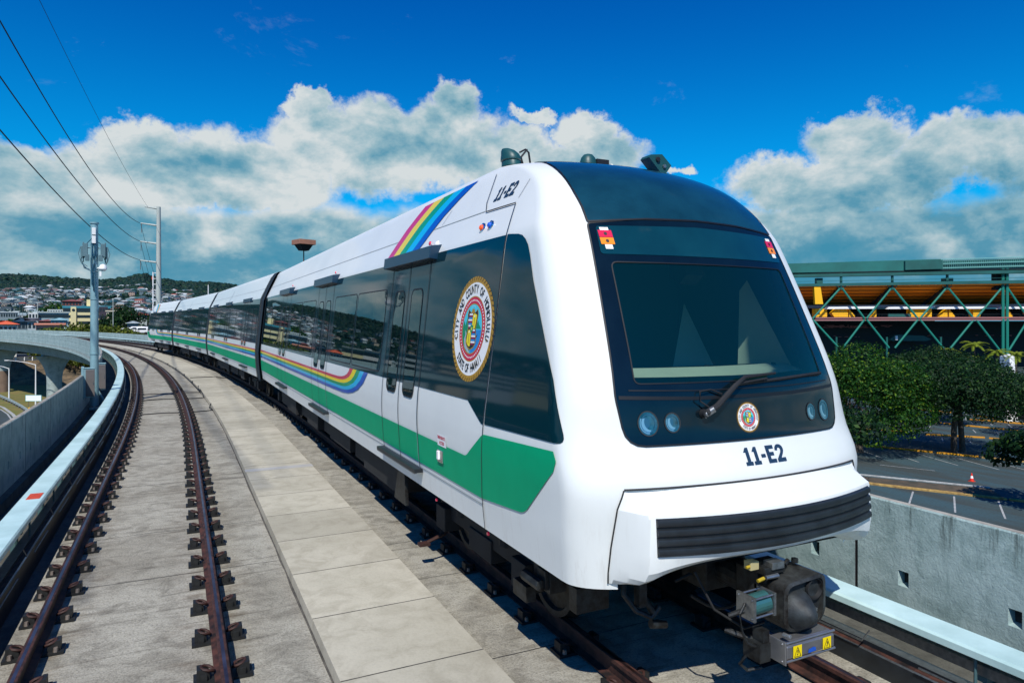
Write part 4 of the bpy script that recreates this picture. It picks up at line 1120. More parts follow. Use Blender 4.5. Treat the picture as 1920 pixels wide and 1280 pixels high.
def build_bumper(car):
    ts = [-1+i*.05 for i in range(41)]; ts = sorted(set([round(t, 4) for t in ts]+[-.985, -.94, -.915, -.905, .905, .915, .94, .985]))
    vs = [bumper_pt(t, k) for k in range(len(BZ)) for t in ts]; n = len(ts)
    fs = [(k*n+i, k*n+i+1, (k+1)*n+i+1, (k+1)*n+i) for k in range(len(BZ)-1) for i in range(n-1)]
    me = bpy.data.meshes.new('bumper'); me.from_pydata(vs, [], fs)
    o = link_mesh('bumper', me, ['nose_white'], car, True)
    try: me.set_sharp_from_angle(angle=R_(15))
    except Exception: pass
    def bfront(x, z):
        y = interp([(1.19, 3.575), (1.44, 3.592), (1.465, 3.60)], z)
        return Vector((x, y+.205*(x/1.15)**2, z))
    # grille of four rolled slats
    mb = MB(); xs = [-1.085+2.17*i/36 for i in range(37)]; z0, z1 = 1.185, 1.445
    prof = [(z0-.004, .004)]; 
    for k in range(4):
        h = (z1-z0)/4; b = z0+k*h
        prof += [(b+.004, -.004), (b+.012, -.020), (b+h*.45, -.026), (b+h*.82, -.020), (b+h-.006, -.004)]
    prof.append((z1+.004, .004))
    m = len(prof); vs = [bfront(x, z)+Vector((0, o_, 0)) for x in xs for z, o_ in prof]
    mb.add(vs, [(i*m+j, i*m+j+1, (i+1)*m+j+1, (i+1)*m+j) for i in range(len(xs)-1) for j in range(m-1)])
    for i in (0, len(xs)-1):
        b = [vs[i*m+j] for j in range(m)]; mb.add(b+[bfront(xs[i], prof[0][0]), bfront(xs[i], prof[-1][0])][::-1], [tuple(range(m+2))])
    g = mb.build('grille', ['grime'], o, smooth=True, fixn=True)
    mb = MB(); mb.tube([bumper_pt(t, 0)+Vector((0, -.006, .004)) for t in ts], .0075, 6)
    for sx in (-1, 1): mb.tube([bumper_pt(sx, k)+Vector((sx*.003, -.004, 0)) for k in range(len(BZ)-1)], .006, 6)
    mb.build('bumper_seam', ['seam'], o, smooth=True)
    return o
build_bumper(car1)
# floor and front closure under the lead car
def underside(car, y0, y1, nose):
    mb = MB()
    mb.box((0, (y0+y1)/2, 1.0), (2.80, y1-y0, .14)); 
    if nose: mb.box((0, y0-.12, 1.02), (2.2, .9, .14))
    rr = random.Random(int(y1*10)); y = y0+4.4
    while y < y1-4.6:
        d = rr.uniform(.9, 2.1)
        for sx in (-1, 1): mb.box((sx*rr.uniform(.95, 1.08), y+d/2, .68), (.55, d-.12, rr.uniform(.38, .52)))
        y += d
    for _ in range(10):
        yy = rr.uniform(y0+.6, y1-.6); mb.cyl((-1.2, yy, .86), (1.2, yy, .86), .03, .03, 6)
    mb.tube([(-1.28, y0+.8, .90), (-1.26, (y0+y1)/2, .84), (-1.28, y1-.5, .90)], .025, 6)
    return mb.build('underframe', ['under'], car)
underside(car1, 4.6, L1, True)
def make_bogie(car, y):
    mb = MB()
    for sx in (-1, 1):
        mb.box((sx*1.02, y, .52), (.16, 2.5, .18)); mb.box((sx*1.02, y, .40), (.20, .6, .24))
        for dy in (-1.05, 1.05): mb.box((sx*1.06, y+dy, .43), (.24, .30, .28)); mb.cyl((sx*1.04, y+dy*.55, .55), (sx*1.04, y+dy*.55, .88), .11, .11, 10)
        mb.cyl((sx*1.05, y-.2, .75), (sx*1.05, y+.55, .68), .06, .06, 8)
    mb.box((0, y, .58), (2.0, .5, .22))
    b = mb.build('bogie', ['under'], car, bevel=.01)
    for dy in (-1.05, 1.05):
        for sx in (-1, 1):
            mb = MB(); M = Matrix.Translation((sx*.7525, y+dy, .415)) @ Matrix.Rotation(sx*R_(90), 4, 'Y')
            mb.lathe([(0, .07), (.12, .07), (.14, .05), (.34, .03), (.36, .065), (.415, .065), (.42, -.03), (.445, -.05), (.445, -.07), (0, -.07)], M, 32)
            mb.build('wheel', ['iron'], car, smooth=True)
    return b
for y in (6.75, 21.6): make_bogie(car1, y)
# small gear hanging below the nose corner
mb = MB()
mb.tube([(-.95, 4.35, .95), (-.98, 4.3, .72), (-.90, 4.25, .60), (-.80, 4.2, .55), (-.72, 4.2, .62)], .022, 8)
mb.tube([(-.85, 4.3, .95), (-.84, 4.25, .70), (-.76, 4.2, .56)], .028, 8); mb.box((-.86, 4.25, .74), (.07, .07, .22)); mb.cyl((-.8, 4.2, .5), (-.66, 4.2, .47), .035, .03, 8)
mb.tube([(-1.3, 4.5, .93), (-1.1, 4.4, .86), (-1.0, 4.35, .90)], .02, 6)
mb.build('hose_bracket', ['iron'], car1); mb = MB()
mb.box((-1.20, 5.05, .70), (.16, .28, .30)); mb.box((-1.29, 5.0, .66), (.05, .14, .16)); mb.cyl((-1.34, 4.95, .62), (-1.34, 5.25, .62), .05, .05, 8)
mb.box((-1.10, 4.60, .62), (.30, .12, .20)); mb.box((-1.24, 5.45, .40), (.10, .26, .14))
mb.build('underbody_gear', ['iron'], car1, bevel=.004)
mb = MB(); mb.tube([(.2+i*.06, 4.3-.02*i, .62-.10*math.sin(i*math.pi/10)) for i in range(-9, 1)], .014, 6)
mb.tube([(-.5+i*.08, 4.1, .70-.16*math.sin(i*math.pi/9)) for i in range(10)], .012, 6)
mb.tube([(-.55, 4.0, .92), (-.45, 3.9, .66), (-.25, 3.8, .52), (-.10, 3.75, .56)], .010, 6)
mb.build('air_hose', ['rubber'], car1, smooth=True)
mb = MB()
for k, (x, y) in enumerate(((-1.40, 5.88), (-1.42, 7.25))): mb = MB(); mb.cyl((x, y, .80), (x-.015, y, .80), .02, .015, 8, 0); mb.build('tag_marker', ['redl'], car1)

# step bracket and collector shoe arms along the side
mb = MB()
mb.prism([(8.35, .90), (8.62, .90), (8.80, .48), (8.30, .48)], 'x', -1.42, -1.46)
mb.build('step_bracket', ['iron'], car1)
mb = MB()
for y in (8.0,):
    mb.tube([(-.85, y+.1, .30), (-1.05, y, .16), (-1.30, y-.05, .10)], [.03, .025, .02], 6); mb.box((-1.34, y-.06, .09), (.13, .10, .035))
mb.build('collector_arm', ['clip'], car1)

# ---- coupler
cp = MB(); y = 3.52
cp.cyl((0, 4.7, .80), (0, 3.75, .78), .12, .13, 16); cp.box((0, 4.4, .80), (.42, .3, .35)); cp.box((0, 3.86, .78), (.34, .22, .34))
coupler = cp.build('coupler', ['iron'], train, bevel=.01)
coupler['label'] = 'automatic coupler with round-cornered face plate under the nose'
mb = MB()
pl = rounded([(-.17, .60), (.06, .55), (.25, .64), (.25, .96), (-.17, .93)], .08, 5); n = len(pl)
inner = [(x*.86, .765+(z-.765)*.88) for x, z in pl]
def ring(poly, y): return [(a, y, b) for a, b in poly]
mb.add(ring(pl, 3.78)+ring(pl, 3.50)+ring(inner, 3.488)+ring(inner, 3.53), [(k*n+i, k*n+(i+1) % n, (k+1)*n+(i+1) % n, (k+1)*n+i) for k in range(3) for i in range(n)])
mb.add(ring(inner, 3.53), [tuple(range(n))], 1)
cone = [(.15, 0), (.148, .02), (.12, .06), (.085, .11), (.05, .15), (.02, .17), (0, .172)]
mb.lathe(cone, Matrix.Translation((-.01, 3.54, .71)) @ Matrix.Rotation(R_(90), 4, 'X'), 24, 1)
mb.lathe([(.082, .0), (.080, .018), (.070, .020), (.055, -.05), (0, -.06)], Matrix.Translation((.15, 3.52, .85)) @ Matrix.Rotation(R_(90), 4, 'X'), 24, 2)
mb.box((.05, 3.46, .73), (.10, .03, .025), 3)
mb.build('coupler_head', ['ironw', 'iron2', 'rubber', 'steel'], coupler, smooth=True)
mb = MB()
mb.cyl((-.40, 3.62, .78), (-.24, 3.60, .80), .072, .072, 20, 1); mb.box((-.41, 3.62, .78), (.02, .17, .17)); mb.box((-.235, 3.60, .80), (.02, .16, .16))
for a in (-1, 1):
    for b in (-1, 1): mb.cyl((-.43, 3.62+a*.065, .78+b*.065), (-.22, 3.60+a*.065, .80+b*.065), .008, .008, 6)
mb.build('air_cylinder', ['steel', 'tealm'], coupler, smooth=False)
mb = MB()
mb.box((-.12, 3.70, .985), (.20, .14, .05)); mb.box((-.10, 3.66, 1.02), (.12, .09, .05), 1); mb.box((-.26, 3.72, 1.02), (.08, .07, .06), 2); mb.cyl((-.33, 3.70, 1.015), (-.28, 3.70, 1.02), .012, .012, 8, 3)
mb.build('valve_block', ['iron', 'steel', 'beige', 'dullyel'], coupler, bevel=.003); mb = MB()
mb.cyl((-.22, 3.62, .95), (-.12, 3.60, .96), .016, .016, 8, 1); mb.cyl((-.30, 3.62, .94), (-.24, 3.62, .95), .013, .013, 8, 3); mb.cyl((.03, 3.68, .99), (.07, 3.68, 1.02), .02, .014, 8)
mb.cyl((.16, 3.7, .98), (.16, 3.7, 1.01), .025, .025, 8)
mb.build('hose_fitting', ['iron', 'steel', 'beige', 'dullyel'], coupler)
mb = MB(); y = 3.50
prof = [(.315, -.075), (.315, .045), (.34, .085), (.42, .085), (.445, .045), (.445, -.075)]
mb.add([(sx, y+b, a+.05) for sx in (-.235, .235) for a, b in [(z, -d) for z, d in prof]], [(i, (i+1) % 6, 6+(i+1) % 6, 6+i) for i in range(6)]+[(5, 4, 3, 2, 1, 0), (6, 7, 8, 9, 10, 11)])
for z, yy in ((.368, 3.425), (.492, 3.430)): mb.cyl((-.255, yy, z), (.255, yy, z), .010, .010, 8)
mb.box((-.25, 3.50, .43), (.014, .18, .16)); mb.cyl((-.22, 3.46, .54), (-.22, 3.40, .55), .02, .014, 8)
for b in (3.44, 3.56):
    for z in (.37, .49): mb.cyl((-.262, b, z), (-.25, b, z), .010, .010, 6)
eb = mb.build('electric_coupler_box', ['silver'], coupler, bevel=.004)
for xx in (-.14, .155):
    yy = 3.4095; mb = MB()
    q = [(xx-.042, yy, .388), (xx+.042, yy, .388), (xx+.042, yy, .472), (xx-.042, yy, .472)]; mb.add(q, [(0, 1, 2, 3)], 0)
    t = [(xx-.034, yy-.002, .394), (xx+.034, yy-.002, .394), (xx, yy-.002, .466)]; t2 = [(xx-.027, yy-.002, .398), (xx+.027, yy-.002, .398), (xx, yy-.002, .456)]
    mb.add(t+t2, [(0, 1, 4, 3), (1, 2, 5, 4), (2, 0, 3, 5)], 1)
    mb.add([(xx-.004, yy-.002, .440), (xx+.006, yy-.002, .440), (xx-.001, yy-.002, .420), (xx+.007, yy-.002, .420), (xx-.002, yy-.002, .402), (xx-.001, yy-.002, .414), (xx-.008, yy-.002, .412)], [(0, 1, 2), (1, 3, 2), (3, 6, 4)], 1)
    mb.build('warning_sticker', ['r2', 'blk'], coupler, fixn=False)
mb = MB()
mb.add([(-.035, 3.4095, .395), (.045, 3.4095, .400), (.04, 3.4095, .425), (.015, 3.4095, .43), (-.03, 3.4095, .42)], [(0, 1, 2, 3, 4)], 0)
mb.build('blue_sticker', ['r5'], coupler, fixn=False)
mb = MB()
mb.tube([(-.42, 3.62, .80), (-.47, 3.62, .74), (-.47, 3.6, .62), (-.42, 3.6, .53), (-.36, 3.58, .50)], .010, 8)
mb.tube([(-.40, 3.64, .42), (-.43, 3.66, .36), (-.36, 3.66, .30), (-.28, 3.6, .33)], .012, 8); mb.tube([(-.44, 3.8, .55), (-.28, 3.62, .50)], .022, 8)
mb.cyl((-.50, 3.7, .70), (-.38, 3.62, .76), .018, .022, 8); mb.box((-.31, 3.62, .46), (.10, .16, .13)); mb.box((-.29, 3.60, .56), (.06, .1, .10))
mb.build('coupler_hose', ['iron'], coupler, smooth=True)

for o_ in coupler.children:
    if o_.name.startswith(('electric_coupler_box', 'warning_sticker', 'blue_sticker')): o_.location.z = .065
# ---- roof equipment
def roof_z(x):                                        # crown height at lateral x away from the nose
    lo, hi = 3.7, 4.6
    for _ in range(30):
        m = (lo+hi)/2
        if wz(m) > abs(x): lo = m
        else: hi = m
    return lo
mb = MB()
M = Matrix.Translation((-.80, 6.62, 4.46))
dome = []
vs = []; n = 16
for k, (r, z, lean) in enumerate([(.125, 0, 0), (.12, .05, -.005), (.115, .06, -.005), (.13, .07, -.01), (.13, .09, -.01), (.115, .13, -.02), (.09, .17, -.05), (.05, .195, -.085), (.012, .20, -.105)]):
    for i in range(n):
        a = 2*math.pi*i/n; vs.append(M @ Vector((r*math.cos(a)*.8+lean*.6, r*math.sin(a)*1.1-lean*.4, z)))
mb.add(vs, [(k*n+i, k*n+(i+1) % n, (k+1)*n+(i+1) % n, (k+1)*n+i) for k in range(8) for i in range(n)])
mb.tube([M @ Vector((.10, 0, .17)), M @ Vector((.17, 0, .21)), M @ Vector((.21, 0, .18)), M @ Vector((.24, 0, .0))], .011, 6, 1)
mb.tube([M @ Vector((.12, .02, .13)), M @ Vector((.16, .02, 0.0))], .014, 6, 1)
mb.tube([M @ Vector((.02, -.08, .03)), M @ Vector((.17, -.04, .20))], .010, 6, 1)
mb.build('roof_beacon', ['tealp', 'blk'], car1, smooth=True)
mb = MB(); M = Matrix.Translation((.17, 6.55, 4.51))
for (r, z) in (): pass
mb.box(None, (.36, .26, .05), M=M @ Matrix.Translation((0, 0, .02))); mb.box(None, (.16, .16, .09), 1, M=M @ Matrix.Translation((.11, 0, .07)))
mb.lathe([(.10, .02), (.095, .06), (.08, .11), (.05, .145), (0, .16)], M @ Matrix.Translation((-.04, 0, .02)), 18)
mb.cyl(M @ Vector((.17, -.13, .04)), M @ Vector((.20, -.13, .04)), .02, .02, 8, 2)
mb.build('roof_antenna', ['tealp', 'blk', 'cream'], car1, smooth=True)
mb = MB(); M = Matrix.Translation((.74, 6.15, 4.50)) @ Matrix.Rotation(R_(38), 4, 'Y')
mb.prism([(-.16, 0), (.12, -.03), (.12, .14), (-.05, .15), (-.16, .04)], 'y', -.08, .08)
for i in range(len(mb.v)): mb.v[i] = tuple(M @ Vector(mb.v[i]))
mb.cyl(M @ Vector((-.06, -.085, .06)), M @ Vector((-.06, -.10, .06)), .03, .025, 10, 1); mb.cyl(M @ Vector((.05, -.085, .06)), M @ Vector((.05, -.10, .06)), .022, .02, 10, 2)
mb.build('roof_camera', ['tealp', 'blk', 'steel'], car1)

# ---- following cars
def place_car(car, s0, s1, flip=False):
    a, b = gp(FT, s0), gp(FT, s1); d = (b-a)
    if flip: a, d = b, -d
    car.parent = train
    car.location = a-train.location; car.rotation_euler = (0, 0, math.atan2(-d.x, d.y))
def mid_car():
    Lc = 18.0
    c = car_shell('car_body', False, 0, Lc, False, False, train)
    build_side(c, -1, False, 0, Lc, [3.1, 9.0, 14.9], False)
    underside(c, 0, Lc, False)
    for y in (2.9, Lc-2.9): make_bogie(c, y)
    return c
car2 = mid_car(); place_car(car2, 25.05, 43.05); car2['label'] = 'second car of the train, just behind the leading car'
strip('roof_joint', P_side(-1, False), (-1, 0, 0), [(9.6, 3.66), (9.5, 4.2)], .10, .005, 'slv', car2)
car3 = copy_tree(car2); place_car(car3, 43.65, 61.65); car3['label'] = 'third car of the train on the curve'
L4 = 19.0
car4 = car_shell('car_body', True, 0, L4, False, False, train); car4['label'] = 'rear car of the train, farthest round the curve'
build_side(car4, 1, True, 0, L4, [6.6+1.77, 13.4, 17.4], False)
decal('cab_side_window', P_side(1, True), (1, 0, 0), rounded([(5.69, 1.862), (4.31, 1.90), (4.50, 2.35), (4.98, 3.14), (5.17, 3.545), (5.585, 3.590)], [.02, .07, 0, 0, .28, .02]), (), .006, .045, .09, 'band', car4)
bands('roof_rainbow', P_side(1, True), (1, 0, 0), A, B, car4, .008)
nose_front(car4, False); underside(car4, 4.6, L4, True)
for y in (6.9, L4-2.9): make_bogie(car4, y)
place_car(car4, 62.25, 62.25+L4, True)
# bellows
for k, (s0, s1) in enumerate(((24.42, 25.08), (43.0, 43.7), (61.6, 62.3))):
    mb = MB(); rings = []; zs = [.80, 1.3, 1.75, 2.6, 3.5, 3.9, 4.25, 4.42, 4.47]
    for i in range(9):
        s = s0+(s1-s0)*i/8; sc = .955 if i % 2 else .985
        c = gp(FT, s)-train.location; h = gh(s); ax = Vector((math.cos(h), math.sin(h), 0))
        pr = [(-wz(z)*sc, z) for z in zs]+[(wz(z)*sc, z) for z in zs[::-1]]
        rings.append([c+ax*x+Vector((0, 0, z)) for x, z in pr])
    n = len(rings[0]); mb.add([v for r in rings for v in r], [(i*n+j, i*n+(j+1) % n, (i+1)*n+(j+1) % n, (i+1)*n+j) for i in range(8) for j in range(n)])
    mb.build('gangway_bellows', ['rubber2'], train)

# ================================================================== LAND
def gpt(px, py, z=GZ):
    d = raydir(px, py); k = (z-H)/d.z
    return Vector((d.x*k, d.y*k, z))
def ss_(t): t = max(0, min(1, t)); return t*t*(3-2*t)
RIDGE = [(-3000, 508), (-1500, 513), (-800, 506), (-400, 520), (-100, 513), (0, 518), (60, 519), (120, 525), (190, 527), (230, 523), (268, 516), (300, 525), (340, 530), (400, 531), (440, 537), (480, 546), (520, 553), (560, 556), (700, 556), (900, 562), (1300, 575), (1700, 585)]
def ridge_h(px, R): return H+(602-interp(RIDGE, px))/F_*R
def terr(x, y):
    r = math.hypot(x, y); zc_ = CS*y+SN*x
    if zc_ < .12*r:                                    # beside or behind the view: keep the last value on that side
        px = -3000 if (CS*x-SN*y) < 0 else 2600
    else: px = PX+F_*(CS*x-SN*y)/zc_
    px = max(-3000, min(2600, px))
    R = 2700.0; depth = max(zc_, .35*r)/r*R
    if px > 1750: top = GZ
    else: top = ridge_h(px, depth)
    nz = mnoise.fractal(Vector((x*.0016, y*.0016, 3)), 1.0, 2.0, 5)
    if r < 640: return GZ
    t = (r-640)/(R-640)
    if t <= 1: h = GZ+(top-GZ)*(t**1.25)
    else: h = GZ+(top-GZ)*max(0, 1-(t-1)*1.3)
    return h+nz*(16 if top > 20 else 0)*ss_((r-640)/700)*(.35 if .9 < t < 1.1 else 1)
azs = []; a = -180.0
while a < 180: azs.append(a); a += (.5 if -75 < a-math.degrees(YAW) < 40 else 3)
rads = [0.01, 15, 40, 80, 140, 220, 320, 430, 540, 640]+[640+40*i for i in range(1, 60)]+[3100, 3400, 3800, 4500, 6000, 9000]
vs = []; 
for r in rads:
    for a in azs:
        x, y = r*math.sin(R_(a)), r*math.cos(R_(a)); vs.append((x, y, terr(x, y) if r > 600 else GZ))
n = len(azs); fs = [(k*n+i, k*n+(i+1) % n, (k+1)*n+(i+1) % n, (k+1)*n+i) for k in range(len(rads)-1) for i in range(n)]
m, nt = new_mat('land'); p = N(nt, 'ShaderNodeBsdfPrincipled'); o = N(nt, 'ShaderNodeOutputMaterial'); L(nt, p.outputs[0], o.inputs[0]); p.inputs['Roughness'].default_value = .95; p.inputs['Specular IOR Level'].default_value = .1
tcn = N(nt, 'ShaderNodeTexCoord'); co = tcn.outputs['Object']
c = mixc(nt, mapr(nt, noise(nt, co, .02, 8, .65), .42, .6), hx('0c2822'), hx('1a3a2c'))
c = mixc(nt, mapr(nt, noise(nt, co, .008, 6, .6), .55, .7), c, hx('3a4a30'))
c = mixc(nt, mapr(nt, noise(nt, co, .9, 5, .7), .5, .7, 0, .5), c, hx('16281a'))
L(nt, c, p.inputs['Base Color']); MT['land'] = m
me = bpy.data.meshes.new('ground'); me.from_pydata(vs, [], fs)
g = link_mesh('ground', me, ['land'], None, True); tag(g, 'ground rising into the dark green hills on the horizon', 'ground', kind='structure')

# ---- woods on the hills: one mass
import numpy as np
def blobs_mesh(name, items, mats, seed=1):
    """many small faceted crowns in one mesh; items: (x,y,z,rx,rz)"""
    bm = bmesh.new(); bmesh.ops.create_icosphere(bm, subdivisions=2, radius=1); bv = np.array([v.co for v in bm.verts]); bf = np.array([[v.index for v in f.verts] for f in bm.faces]); bm.free()
    rg = np.random.default_rng(seed); nv, nf = len(bv), len(bf); K = len(items)
    it = np.array(items)
    V = np.repeat(bv[None], K, 0)*(1+rg.normal(0, .20, (K, nv, 1)))
    V = V*it[:, None, [3, 3, 4]]+it[:, None, :3]
    Fc = (bf[None]+(np.arange(K)*nv)[:, None, None]).reshape(-1, 3)
    me = bpy.data.meshes.new(name); me.vertices.add(K*nv); me.vertices.foreach_set('co', V.reshape(-1).astype(np.float32))
    me.loops.add(len(Fc)*3); me.loops.foreach_set('vertex_index', Fc.reshape(-1).astype(np.int32))
    me.polygons.add(len(Fc)); me.polygons.foreach_set('loop_start', np.arange(0, len(Fc)*3, 3, dtype=np.int32)); me.polygons.foreach_set('loop_total', np.full(len(Fc), 3, dtype=np.int32))
    me.update(); me.validate()
    return link_mesh(name, me, mats)
def foliage(name, c1, c2, c3, trans=.25):
    m, nt = new_mat(name); p = N(nt, 'ShaderNodeBsdfPrincipled'); o = N(nt, 'ShaderNodeOutputMaterial')
    p.inputs['Roughness'].default_value = .6; p.inputs['Specular IOR Level'].default_value = .25
    g_ = N(nt, 'ShaderNodeNewGeometry'); rp = g_.outputs['Random Per Island']
    tcn = N(nt, 'ShaderNodeTexCoord'); oi = N(nt, 'ShaderNodeObjectInfo')
    c = mixc(nt, mapr(nt, rp, 0, .8), hx(c1), hx(c2)); c = mixc(nt, mapr(nt, rp, .86, .9), c, hx(c3))
    c = mixc(nt, mapr(nt, noise(nt, tcn.outputs['Object'], .5, 4, .6), .4, .65, 0, .5), c, hx(c1))
    L(nt, c, p.inputs['Base Color'])
    t = N(nt, 'ShaderNodeBsdfTranslucent'); L(nt, c, t.inputs[0])
    mx_ = N(nt, 'ShaderNodeMixShader', inp={0: trans}); L(nt, p.outputs[0], mx_.inputs[1]); L(nt, t.outputs[0], mx_.inputs[2]); L(nt, mx_.outputs[0], o.inputs[0])
    return m
MT['woods'] = foliage('hill woods', '08221c', '12332a', '233f26', .05)
MT['leaf'] = foliage('tree leaves', '10340f', '2a5c16', '6b8a1c', .3)
MT['leaf2'] = foliage('dark tree leaves', '0c2814', '183c18', '385a1e', .3)
MT['leaf3'] = foliage('olive tree leaves', '3a4a14', '5c6a1c', '7a7c28', .2)
MT['palm'] = foliage('palm fronds', '5a7018', '8c9a28', 'a8ac38', .3)
MT['bark'] = pbr('bark', (.09, .075, .06), .9, var=.5, vscale=5, bump=(12, .6))
items = []
rw = random.Random(3)
def hillpt(px, r):
    Z = r*F_/math.sqrt(F_*F_+(px-PX)**2) if px > -4000 else r
    x, y = at(px, Z); return x, y
for _ in range(21000):
    px = rw.uniform(-1900, 620) if rw.random() < .50 else (rw.uniform(-60, 620) if rw.random() < .8 else rw.uniform(600, 1500))
    t = rw.random()**.75; r = 620+t*2150
    x, y = hillpt(px, r); n_ = mnoise.noise(Vector((x*.006, y*.006, 0)))
    if t < .60 and rw.random() > .62+n_*1.6: continue
    
    s = rw.uniform(3.2, 7.0)*(1 if t < .7 else 1.25); items.append((x, y, terr(x, y)+s*.35, s, s*rw.uniform(.6, .9)))
w_ = blobs_mesh('hillside_woods', items, ['woods']); tag(w_, 'dark green woods covering the far hills between and above the houses', 'woods', kind='stuff')

# ---- houses on the hillside
def house_mesh(k):
    r = random.Random(k); mb = MB(); w = r.uniform(7, 14); d = r.uniform(6, 9); h = r.uniform(4.2, 8.0); rh = r.uniform(1.0, 2.4) if k % 4 else .3
    mb.box((0, 0, h/2-1.5), (w, d, h+3), 0)
    e = .4
    if k % 4: mb.add([(-w/2-e, -d/2-e, h), (w/2+e, -d/2-e, h), (w/2+e, d/2+e, h), (-w/2-e, d/2+e, h), (-w/2+w*.12, 0, h+rh), (w/2-w*.12, 0, h+rh)], [(0, 1, 5, 4), (2, 3, 4, 5), (1, 2, 5), (3, 0, 4), (3, 2, 1, 0)], 1)
    else: mb.box((0, 0, h+.15), (w+1, d+1, .3), 1)
    nw = max(2, int(w/3.2))
    for i in range(nw):
        x = -w/2+w*(i+.5)/nw; mb.box((x, -d/2-.02, h-1.6), (w/nw*.6, .1, 1.2), 2); mb.box((x, d/2+.02, h-1.6), (w/nw*.6, .1, 1.2), 2)
        if h > 5: mb.box((x, -d/2-.02, 1.2), (w/nw*.55, .1, 1.3), 2)
    me = bpy.data.meshes.new('hillside_house'); me.from_pydata(mb.v, [], mb.f); me.polygons.foreach_set('material_index', mb.m)
    bm = bmesh.new(); bm.from_mesh(me); bmesh.ops.recalc_face_normals(bm, faces=bm.faces); bm.to_mesh(me); bm.free()
    return me
WALLC = ['b8c0be', '98a6a4', '7c8c8c', 'b4a894', '6c8088', 'a08c80']; ROOFC = ['c4cccc', '84969a', '4c5c60', '35444a', '84483c', '2c5a62', '8c989a', '5c4c48']
RN = ['white', 'pale grey', 'grey', 'dark grey', 'rust-red', 'teal', 'light grey', 'brown']
for i, c in enumerate(WALLC): MT['hw%d' % i] = pbr('house wall %d' % i, c, .8)
for i, c in enumerate(ROOFC): MT['hr%d' % i] = pbr('house roof %d' % i, c, .7)
MT['hglass'] = pbr('house window', (.02, .035, .045), .2)
hm = {}
def house(k, wc, rc):
    key = (k, wc, rc)
    if key not in hm:
        me = house_mesh(k); [me.materials.append(MT[q]) for q in ('hw%d' % wc, 'hr%d' % rc, 'hglass')]; hm[key] = me
    return hm[key]
cnt = 0; rest = MB(); placed = []
rh_ = random.Random(11)
spots = []
while len(spots) < 2200:
    px = rh_.uniform(-1500, 545) if len(spots) >= 1600 else rh_.uniform(-10, 545)
    t = rh_.random()**.95*.66; r = 650+t*2060
    if len(spots) % 4 == 0: t = rh_.uniform(.30, .68); r = 650+t*2060
    x, y = hillpt(px, r)
    if mnoise.noise(Vector((x*.004, y*.004, 7))) < -.25: continue
    if px > 360 and t > .42: continue
    if any((x-a)**2+(y-b)**2 < 15**2 for a, b, *_ in spots[-160:]): continue
    spots.append((x, y, px, r))
vis = sorted([s for s in spots[:1600]], key=lambda s: s[3])
lim = set(id(s) for s in vis[:290])
mats_ = ['hw%d' % i for i in range(6)]+['hr%d' % i for i in range(8)]+['hglass']
for s in spots:
    x, y, px, r = s; k = rh_.randrange(10); wc = rh_.choice([0, 0, 1, 1, 2, 3, 4, 5]); rc = rh_.choice([0, 0, 1, 2, 2, 3, 3, 3, 4, 5, 6, 7, 7, 5]); z = terr(x, y); rz = -YAW+rh_.uniform(-.5, .5)
    if id(s) in lim:
        o = bpy.data.objects.new('hillside_house', house(k, wc, rc)); C.objects.link(o); o.location = (x, y, z); o.rotation_euler = (0, 0, rz)
        place = 'low on the slope' if r < 900 else ('midway up the slope' if r < 1250 else 'high on the slope')
        where = 'at the left edge' if px < 90 else ('behind the antenna mast' if px < 230 else ('behind the tall power pole' if px < 350 else 'above the train roof'))
        tag(o, 'small %s-roofed house %s %s' % (RN[rc], place, where), 'house', 'houses scattered over the hillside')
    else:
        me = house(k, wc, rc); M = Matrix.Translation((x, y, z)) @ Matrix.Rotation(rz, 4, 'Z'); mp = {0: wc, 1: 6+rc, 2: 14}
        k0 = len(rest.v); rest.v += [tuple(M @ v.co) for v in me.vertices]
        for p_ in me.polygons: rest.f.append(tuple(i+k0 for i in p_.vertices)); rest.m.append(mp[p_.material_index])
tag(rest.build('distant_houses', mats_, fixn=False), 'hundreds of tiny pale houses spread over the upper hillside', 'houses', kind='stuff')

